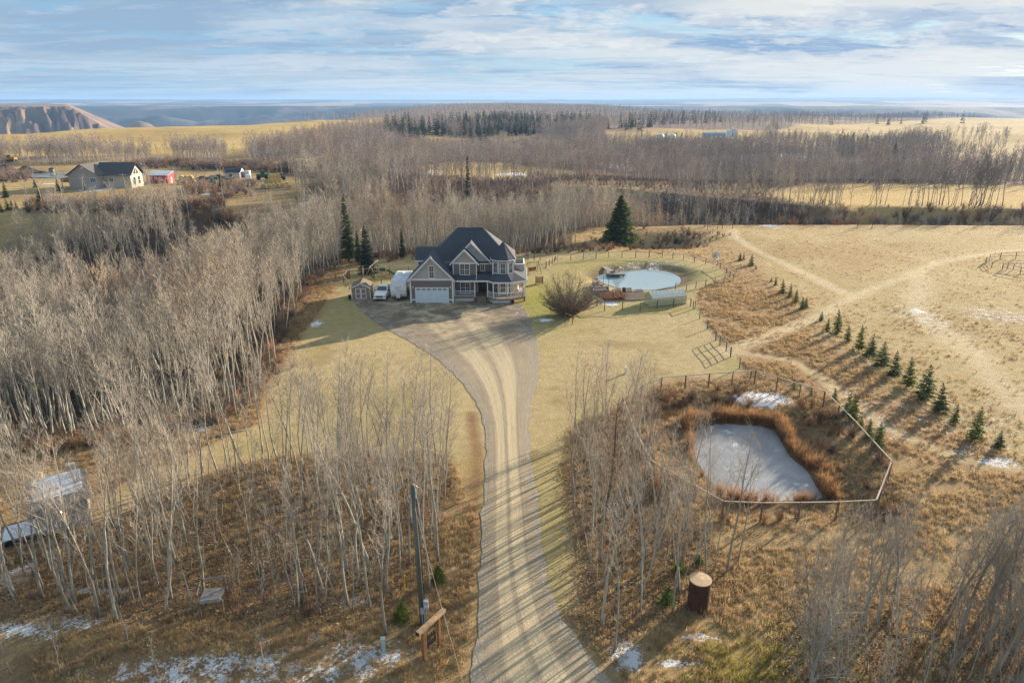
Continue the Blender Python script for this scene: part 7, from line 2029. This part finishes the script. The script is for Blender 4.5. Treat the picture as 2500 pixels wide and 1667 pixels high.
# ------------------------------------------------------------------ spruces
def build_spruces():
    rng = random.Random(31)
    Y_ = [spruce_meshes(400 + i, 3.0, (0.95, 0.82, 1.05, 0.88)[i], 13, 10, 6, (0.06, 0.12, 0.04, 0.09)[i], M_NEEDLEY if i % 2 else M_NEEDLE) for i in range(4)]
    Bq = [spruce_meshes(420 + i, 6.0, 1.7, 16, 11, 8, 0.05, M_NEEDLEB) for i in range(2)]
    big = [spruce_meshes(440, 12.0, 4.6, 30, 18, 12, 0.02, leaf_mat('olive_spruce_needles', (0.17, 0.21, 0.075), 0.35, 0.1, 0.3), 1.05)]
    drk = [spruce_meshes(450 + i, 12.0, 2.4, 22, 11, 8, 0.05, M_NEEDLEB) for i in range(2)]
    thin = [spruce_meshes(460 + i, 14.0, 1.5, 24, 8, 6, 0.18, M_NEEDLEB) for i in range(3)]
    lit = [spruce_meshes(466 + i, 14.0, 1.9, 26, 10, 7, 0.10, M_NEEDLE) for i in range(2)]
    z6 = lambda a, b: (1700 + a * 0.35714, 540 + b * 0.35714)
    lab = 'young spruce in the planted row beside the meadow track'
    for bx, by, ty in ((295, 270, 210), (322, 265, 215), (372, 305, 222), (405, 330, 300), (512, 415, 380), (540, 440, 380), (585, 495, 400), (635, 525, 425), (675, 560, 465), (720, 605, 515), (745, 590, 520), (850, 680, 615), (890, 750, 660), (960, 765, 605),
                       (1030, 825, 705), (1110, 880, 710), (1185, 920, 770), (1260, 985, 820), (1345, 1050, 885), (1440, 1130, 930), (1545, 1215, 975), (1655, 1300, 1105), (1755, 1385, 1250), (1890, 1500, 1265), (2060, 1545, 1430)):
        px, py = z6(bx, by); x, y, z = G(px, py); zt = atY(px, z6(bx, ty)[1], y)[1]
        place_tree(Y_, rng.randrange(4), x, y, max(0.3, (zt - z) / 3.0), lab, 'planted row of young spruces', 'young_spruce', rnd=rng)
    lab = 'young spruce growing just outside the frozen pond fence'
    for bx, by, ty in ((660, 1160, 1075), (780, 1200, 1130), (940, 1230, 1140), (1020, 1330, 1165), (1060, 1370, 1180), (1120, 1420, 1330), (1170, 1490, 1350), (1225, 1560, 1370)):
        px, py = z6(bx, by); x, y, z = G(px, py); zt = atY(px, z6(bx, ty)[1], y)[1]
        place_tree(Y_, rng.choice((1, 3)), x, y, max(0.3, (zt - z) / 3.0), lab, 'young spruces by the pond fence', 'young_spruce', rnd=rng)
    for px, py, ty, lb in ((981, 1512, 1466, 'tiny green spruce under the aspens behind the utility pole'), (1070, 1420, 1378, 'tiny spruce at the foot of the grove beside the driveway'), (1628, 1475, 1430, 'tiny yellow green spruce left of the rusty tank'), (1655, 1400, 1365, 'small spruce seedling behind the rusty tank'), (1705, 1380, 1350, 'spruce seedling between the rusty tank and the ice')):
        x, y, z = G(px, py); zt = atY(px, ty, y)[1]
        o = place_tree(Y_, 1, x, y, (zt - z) / 3.0, lb, None, 'spruce_seedling', rnd=rng); o.scale = (o.scale[2] * 1.7, o.scale[2] * 1.7, o.scale[2])
    x, y, z = G(1511, 603); zt = atY(1513, 477, y)[1]
    place_tree(big, 0, x, y, (zt - z) / 12.0, 'big full green spruce beside the shrubby hollow', None, 'spruce', rnd=rng)
    for px, py, ty, pr, lb in ((897, 668, 553, drk, 'dark blue green spruce behind the swing set'), (852, 641, 482, lit, 'tall spruce with a sunlit tip at the wood edge behind the shed'), (876, 646, 565, lit, 'narrow spruce half hidden in the wood behind the shed'), (984, 632, 560, lit, 'thin sparse spruce among the aspens behind the wing of the house'),
                               (1145, 560, 385, thin, 'tall thin spire of a spruce in the ravine behind the house'), (1358, 560, 480, thin, 'ragged spruce in the ravine left of the big spruce'), (1675, 440, 408, drk, 'lone spruce in the grey woods beyond the ravine'), (1975, 432, 388, thin, 'yellow tipped spruce in the hollow behind the stubble field'),
                               (1118, 392, 352, thin, 'spruce on the rim of the grassy knoll'), (1196, 395, 372, drk, 'short spruce on the snowy grassy knoll'), (812, 340, 318, drk, 'small dark spruce on the edge of the golden field'), (2180, 395, 348, drk, 'dark spruce standing out of the hollow woods'), (2255, 400, 350, thin, 'spruce spire right of the dark one in the hollow woods'), (2205, 395, 355, thin, 'narrow spruce between two others in the hollow woods')):
        x, y, z = G(px, py); zt = atY(px, ty, y)[1]
        o = place_tree(pr, rng.randrange(3), x, y, (zt - z) / (14.0 if pr in (thin, lit) else 12.0), lb, None, 'spruce', rnd=rng)
        if px == 1145: o.scale = (o.scale[0] * 0.62, o.scale[1] * 0.62, o.scale[2])
    # row of tall spruces behind the right-hand fields
    for px, ty in ((2045, 328), (2057, 325), (2065, 324), (2078, 323), (2090, 335), (2112, 326)):
        x, y, z = G(px, 366); zt = atY(px, ty, y)[1]
        place_tree(drk, rng.randrange(2), x, y, max(8, (zt - z)) / 12.0, 'dark spruce in the close rank behind the hollow woods', 'rank of dark spruces', 'spruce', rnd=rng)
    z1 = lambda a, b: (a * 0.10204, 360 + b * 0.10204)
    for bx, by, ty, pr, lb in ((150, 1200, 850, Bq, 'blue spruce with a bare stem on the farm lawn'), (855, 968, 700, Bq, 'yellow green spruce on the farm lawn near the pond'), (1400, 1055, 745, Bq, 'spruce beside the bungalow deck'), (1000, 1500, 1010, Bq, 'dark blue spruce with a russet tip beside the farm lane'), (190, 1500, 1210, Y_, 'young spruce in the clump below the farm lane, next to the blue one'),
                               (300, 1500, 1240, Y_, 'young spruce in the middle of the clump below the farm lane'), (400, 1490, 1280, Y_, 'young spruce at the right of the clump below the farm lane'), (700, 1440, 1210, Y_, 'thin young spruce beside the farm lane'), (40, 1560, 1270, Y_, 'bright green spruce at the end of the clump below the lane')):
        px, py = z1(bx, by); x, y, z = G(px, py); zt = atY(px, z1(bx, ty)[1], y)[1]
        place_tree(pr, rng.randrange(4), x, y, (zt - z) / (6.0 if pr is Bq else 3.0), lb, None, 'spruce', rnd=rng)
    for px, py, ty, pr, lb in ((542, 468, 425, Bq, 'dark full spruce on the farmyard gravel'), (208, 468, 444, Y_, 'yellowish young spruce before the bungalow'),):
        x, y, z = G(px, py); zt = atY(px, ty, y)[1]
        place_tree(pr, 1, x, y, (zt - z) / (6.0 if pr is Bq else 3.0), lb, None, 'spruce', rnd=rng)
    # far conifer stands: one mass
    far = []
    for i in range(3):
        t, c = spruce_meshes(480 + i, 15.0, 2.6, 11, 7, 3, 0.08, M_NEEDLEB, 1.7)
        far.append(c)
    R = np.random.default_rng(33)
    pts = []
    def stand(px0, px1, py0, py1, n):
        for _ in range(n):
            px = R.uniform(px0, px1); py = R.uniform(py0, py1)
            x, y = P(px, py); pts.append((x, y))
    stand(1130, 1330, 303, 330, 190); stand(1180, 1300, 300, 312, 90); stand(1330, 1480, 303, 320, 90); stand(940, 1040, 322, 348, 70); stand(1040, 1150, 318, 330, 50)
    stand(960, 1000, 310, 318, 16); stand(1560, 1760, 288, 306, 70); stand(1150, 1190, 335, 352, 10); stand(1480, 1600, 312, 325, 20); stand(1700, 2350, 300, 304, 10); stand(1450, 2450, 268, 280, 90); stand(2050, 2150, 360, 372, 8)
    pts = np.array(pts)
    pts = pts[[float(height(x, y)) > -60 for x, y in pts]]
    scatter_rand('conifer_stand', pts, far, 'dark conifer stands in the far woods', 'wood', R, 0.6, 1.15, 0.02)
build_spruces()

# ------------------------------------------------------------------ round bush, hedges, shrubs, reeds, grass
def build_shrubs():
    R = np.random.default_rng(41)
    x, y = P(1390, 768)
    o = empty('round_bush', (x, y, 0), 0, 'big round leafless bush on the lawn between the house and garden', 'bush')
    rng = random.Random(5)
    C = Tubes(); T = Tubes()
    for i in range(200):
        a = rng.uniform(0, 6.283); s = rng.random() ** 0.5 * 1.7 if i % 3 else rng.uniform(1.4, 3.4)
        b = walk(rng, (rng.gauss(0, 0.28), rng.gauss(0, 0.28), -0.05), (math.cos(a) * s, math.sin(a) * s, 1), rng.uniform(4.6, 7.0) * (1.0 if s < 0.9 else 0.84 if s < 1.7 else 0.66), 6, 0.10, 0.02)
        T.tube(b, [0.045, 0.038, 0.03, 0.022, 0.016, 0.01, 0.006], 4)
        for j in range(12):
            q, d = lerp_pt(b, rng.uniform(0.25, 1.0)); ab = rng.uniform(0, 6.283)
            s2 = walk(rng, q, d + Vector((math.cos(ab), math.sin(ab), 0.2)) * 0.75, rng.uniform(0.5, 1.2), 3, 0.14, 0.03)
            C.tube(s2, [0.016, 0.013, 0.010, 0.007], 3)
            for k in range(5):
                q2, d2 = lerp_pt(s2, rng.uniform(0.2, 1.0)); ac = rng.uniform(0, 6.283)
                C.tube(walk(rng, q2, d2 + Vector((math.cos(ac), math.sin(ac), 0.2)) * 0.8, rng.uniform(0.2, 0.5), 1, 0.1, 0), [0.007, 0.004], 3)
    link('stem', T.mesh('stem', M_BUSH), o); link('crown', C.mesh('crown', M_BUSH), o)
    # undergrowth in woods and groves
    sh = [shrub_mesh(600 + i, 26, 1.5, 0.9, (M_SHRUB, M_BUSH, M_SHRUB, M_RUST)[i % 4], 0.008, 4) for i in range(6)]
    c = sector(R, 26000, 33, 330, 42)
    fm = forest_mask(c[:, 0], c[:, 1])
    g = np.zeros(len(c))
    for q in (GROVE1, GROVE2, GROVE3): g = np.maximum(g, S(0.5 - polydist(q, c[:, 0], c[:, 1]) / 3))
    dm = np.clip(np.maximum(fm * 0.75, g * 0.75 * (fbm(c[:, 0], c[:, 1], 4, 2, 43) > 0.0)), 0, 1)
    c = c[R.random(len(c)) < dm]; c = poisson(R, c, 1.2)
    c = c[polydist(DRIVE_S, c[:, 0], c[:, 1]) > 1.2]
    scatter_rand('undergrowth', c, sh, 'tangled brown undergrowth beneath the bare trees', 'undergrowth', R, 0.5, 1.25, 0.1, wide=0.3)
    # russet hedge line along lawn and ravine edge, hollow by the spruce
    pts = []
    for line, w, n in (([(-35.5, 120), (-33.5, 98), (-31, 82), (-28.5, 70), (-29, 62), (-36, 57.5), (-52, 54.5)], 1.1, 300), ([(24, 152), (30, 158), (40, 160), (44, 166)], 4.5, 220), ([(-30, 135), (-10, 139.5), (10, 142), (22, 146)], 1.5, 160)):
        q, _ = resample(line, n); pts.append(q + R.normal(0, w, q.shape))
    q = np.stack([R.uniform(8, 36, 900), R.uniform(44, 76, 900)], 1); dq = polydist(ICE, q[:, 0], q[:, 1]); q = q[(dq > 2.6) & (dq < 6.5) & (fbm(q[:, 0], q[:, 1], 4, 2, 46) > -0.02) & (q[:, 1] < 69)][:170]; pts.append(q)
    q = np.stack([R.uniform(80, 260, 420), R.uniform(180, 206, 420)], 1); pts.append(q); q = np.stack([R.uniform(20, 95, 160), R.uniform(177, 205, 160)], 1); pts.append(q)
    pts = np.concatenate(pts)
    scatter_rand('russet_shrubs', pts, [shrub_mesh(620 + i, 34, 1.3, 0.8, (M_RUST, M_SHRUB)[i % 2], 0.009, 4) for i in range(4)], 'russet shrubs along the ravine edge', 'undergrowth', R, 0.5, 1.15, 0.1, wide=0.3, mul=1 + 1.2 * (pts[:, 1] > 176))
    # far shrubs round the farm
    pts = []
    for px0, px1, py0, py1, n in ((600, 1000, 393, 412, 0), (330, 760, 404, 416, 320), (780, 850, 396, 470, 90), (30, 70, 430, 440, 16), (0, 40, 425, 445, 22), (450, 620, 455, 485, 60), (60, 560, 504, 520, 220), (760, 830, 465, 478, 60), (2000, 2500, 512, 530, 130)):
        for _ in range(n): pts.append(P(R.uniform(px0, px1), R.uniform(py0, py1)))
    pts = np.array(pts)
    scatter_rand('farm_thicket', pts, [shrub_mesh(640 + i, 30, 3.4, 2.0, (M_BUSH, M_RUST, M_TWIGF)[i % 3], 0.03, 5) for i in range(3)], 'brown and russet thickets round the farmyard', 'undergrowth', R, 0.6, 1.25, 0.05, wide=0.3)
    # reeds round the frozen pond
    rd = [tuft_mesh(700 + i, 40, 1.35, 0.45, M_REED, 0.022, 0.75) for i in range(4)]
    ice = np.array(ICE); cen = ice.mean(0); pts = []; k = 0
    while len(pts) < 620:
        i = R.integers(0, len(ice)); p = ice[i] + (ice[(i + 1) % len(ice)] - ice[i]) * R.random()
        d = (p - cen) / np.linalg.norm(p - cen); ang = math.degrees(math.atan2(d[1], d[0]))
        thick = 1.0 if -25 < ang < 128 else 0.5 if 128 <= ang or ang < -140 else 0.16
        if ang > 128 and ang < 142: thick = 0.05
        if -55 < ang < -30: thick = 0.55
        if R.random() > thick * np.clip(0.55 + 3 * float(fbm(p[0], p[1], 3.0, 2, 49)), 0.1, 1): continue
        pts.append(p + d * (0.25 + abs(R.normal(0.35, 0.62 * thick)) if thick > 0.5 else abs(R.normal(0.2, 0.2))))
    scatter_rand('reed_bed', np.array(pts), rd, 'orange brown reeds ringing the frozen pond', 'reeds', R, 0.55, 1.1, 0.14, wide=0.25)
    # dry grass tufts on rough ground
    tf = [tuft_mesh(720 + i, 24, 0.30, 0.55, (M_GRASS, M_GRASSP, M_GRASS, M_WEED)[i % 4] if i < 8 else M_GREENG, 0.016, 0.9) for i in range(10)]
    c = np.concatenate([sector(R, 210000, 28, 120, 42), sector(R, 60000, 120, 176, 42)])
    dl = polydist(LAWN_S, c[:, 0], c[:, 1]); dd = polydist(DRIVE_S, c[:, 0], c[:, 1]); dm = polydist(MEADOW, c[:, 0], c[:, 1]); di = polydist(ICE, c[:, 0], c[:, 1]); dp = polydist(POND, c[:, 0], c[:, 1]); pr = polydist(PROP, c[:, 0], c[:, 1])
    w = np.where(dl > 0.4, 0.7, 0.0) * np.clip(0.12 + (dm + 9 * fbm(c[:, 0], c[:, 1], 9, 3, 47)) * 0.09, 0.12, 1.0) * (dd > 0.5) * (di > 0.6) * (dp > 1.0) * (pr < 3)
    w = w * np.clip(0.75 + fbm(c[:, 0], c[:, 1], 3.5, 3, 44) * 3.0, 0.08, 1)
    st = np.minimum(0, 0); w = w * (polydist(STRIP, c[:, 0], c[:, 1]) > 0.3)
    for px, py, hw, hh, k in SNOW:
        if k > 0.3 and py > 640:
            x0, y0 = P(px, py); hx = hw / F * math.hypot(y0, 30); hy = max((P(px, py - hh)[1] - P(px, py + hh)[1]) / 2, 0.4)
            w = w * np.where(((c[:, 0] - x0) / hx) ** 2 + ((c[:, 1] - y0) / hy) ** 2 < 1.0, 0.25, 1)
    for line in TRACKS.values(): w = w * np.where(linedist(line, c[:, 0], c[:, 1]) < 1.6, 0.15, 1)
    c = c[R.random(len(c)) < w]
    nn = fbm(c[:, 0], c[:, 1], 6, 3, 45); idx = np.where(polydist(MEADOW, c[:, 0], c[:, 1]) + 8 * fbm(c[:, 0], c[:, 1], 8, 2, 48) < 1, R.choice([1, 5, 5, 1, 0], len(c)), np.where(nn > 0.08, R.choice([0, 4, 2], len(c)), R.choice([2, 3, 6, 1, 5, 0], len(c))))
    gq = np.exp(-(((c[:, 0] - 13.5) / 3.0) ** 2 + ((c[:, 1] - 29.5) / 2.2) ** 2)) + np.exp(-(((c[:, 0] - 18.5) / 6) ** 2 + ((c[:, 1] - 31.0) / 1.5) ** 2)) + np.exp(-(((c[:, 0] - 8) / 4) ** 2 + ((c[:, 1] - 27.5) / 1.3) ** 2))
    idx = np.where(R.random(len(c)) < gq * 0.9, R.choice([8, 9], len(c)), idx)
    scatter_rand('rough_grass', c, tf, 'tufted dry orange grass over the rough ground', 'grass', R, 0.5, 1.25, 0.15, wide=0.3, idx=idx)
    print('tufts', len(c))
    # thin young stems between the grove trees
    yg = [joined_tree(320 + i, H=5.0 + i * 0.6, r=0.028, clear=0.25, nb=16, sub=3, twig=2, spread=0.9, tr=0.006, sides=4) for i in range(4)]
    pts = []
    for q, n in ((GROVE1, 420), (GROVE2, 200), (GROVE3, 420)):
        a = np.array(q); c = np.stack([R.uniform(a[:, 0].min(), a[:, 0].max(), n), R.uniform(a[:, 1].min(), a[:, 1].max(), n)], 1); pts.append(c[polydist(q, c[:, 0], c[:, 1]) < 0])
    pts = np.concatenate(pts); pts = pts[polydist(DRIVE_S, pts[:, 0], pts[:, 1]) > 2.0]; pts = poisson(R, pts, 0.9)
    scatter_rand('young_growth', pts, yg, 'thin leafless young stems filling the groves', 'undergrowth', R, 0.5, 1.2, 0.1, wide=0.2)
    # fallen leaves and low weeds in the groves
    wd = [weed_mesh(740 + i, 46, 0.14, 0.9, (M_WEED, M_GRASS)[i % 2], 0.05) for i in range(4)]
    pts = []
    for q, n in ((GROVE1, 5200), (GROVE2, 2400), (GROVE3, 1500)):
        a = np.array(q); c = np.stack([R.uniform(a[:, 0].min(), a[:, 0].max(), n), R.uniform(a[:, 1].min(), a[:, 1].max(), n)], 1); pts.append(c[polydist(q, c[:, 0], c[:, 1]) < 1])
    pts = np.concatenate(pts); pts = pts[(polydist(DRIVE_S, pts[:, 0], pts[:, 1]) > 0.4) & (polydist(STRIP, pts[:, 0], pts[:, 1]) > 0.3)]
    scatter_rand('leaf_litter', pts, wd, 'fallen brown leaves under the groves', 'leaves', R, 0.6, 1.3, 0.1, wide=0.3)
    # fallen logs and brush
    rng = random.Random(8)
    lg = [P(400, 1470), P(340, 1300), P(460, 1500), P(700, 1250), P(640, 1400), P(800, 1380), P(560, 1060), P(1540, 1430)]
    for i, (x, y) in enumerate(lg):
        a = rng.uniform(0, 3.14); L = rng.uniform(2.0, 4.0)
        o = MB().tube([(-math.cos(a) * L / 2, -math.sin(a) * L / 2, 0.08), (0, 0.1, 0.13), (math.cos(a) * L / 2, math.sin(a) * L / 2, 0.10)], [0.09, 0.08, 0.05], 7).build('fallen_log', M_BARK, None, True, loc=(x, y, zground(x, y)))
        tag(o, 'fallen grey aspen log lying in the leaf litter', 'log', 'fallen logs')
build_shrubs()

# ------------------------------------------------------------------ air
def build_haze():
    m = bpy.data.materials.new('haze_air'); m.use_nodes = True
    w = NT(m.node_tree); w.n.clear()
    out = w.add('ShaderNodeOutputMaterial'); v = w.add('ShaderNodeVolumePrincipled')
    v.inputs['Color'].default_value = (0.36, 0.61, 1.0, 1); v.inputs['Density'].default_value = 0.00010; v.inputs['Anisotropy'].default_value = 0.1
    w.l.new(v.outputs[0], out.inputs['Volume'])
    b = MB().box(-16500, 16500, -3000, 17500, -330, 95)
    o = b.build('haze', m)
    tag(o, 'thin blue autumn haze over the valley', 'haze', kind='stuff')
build_haze()
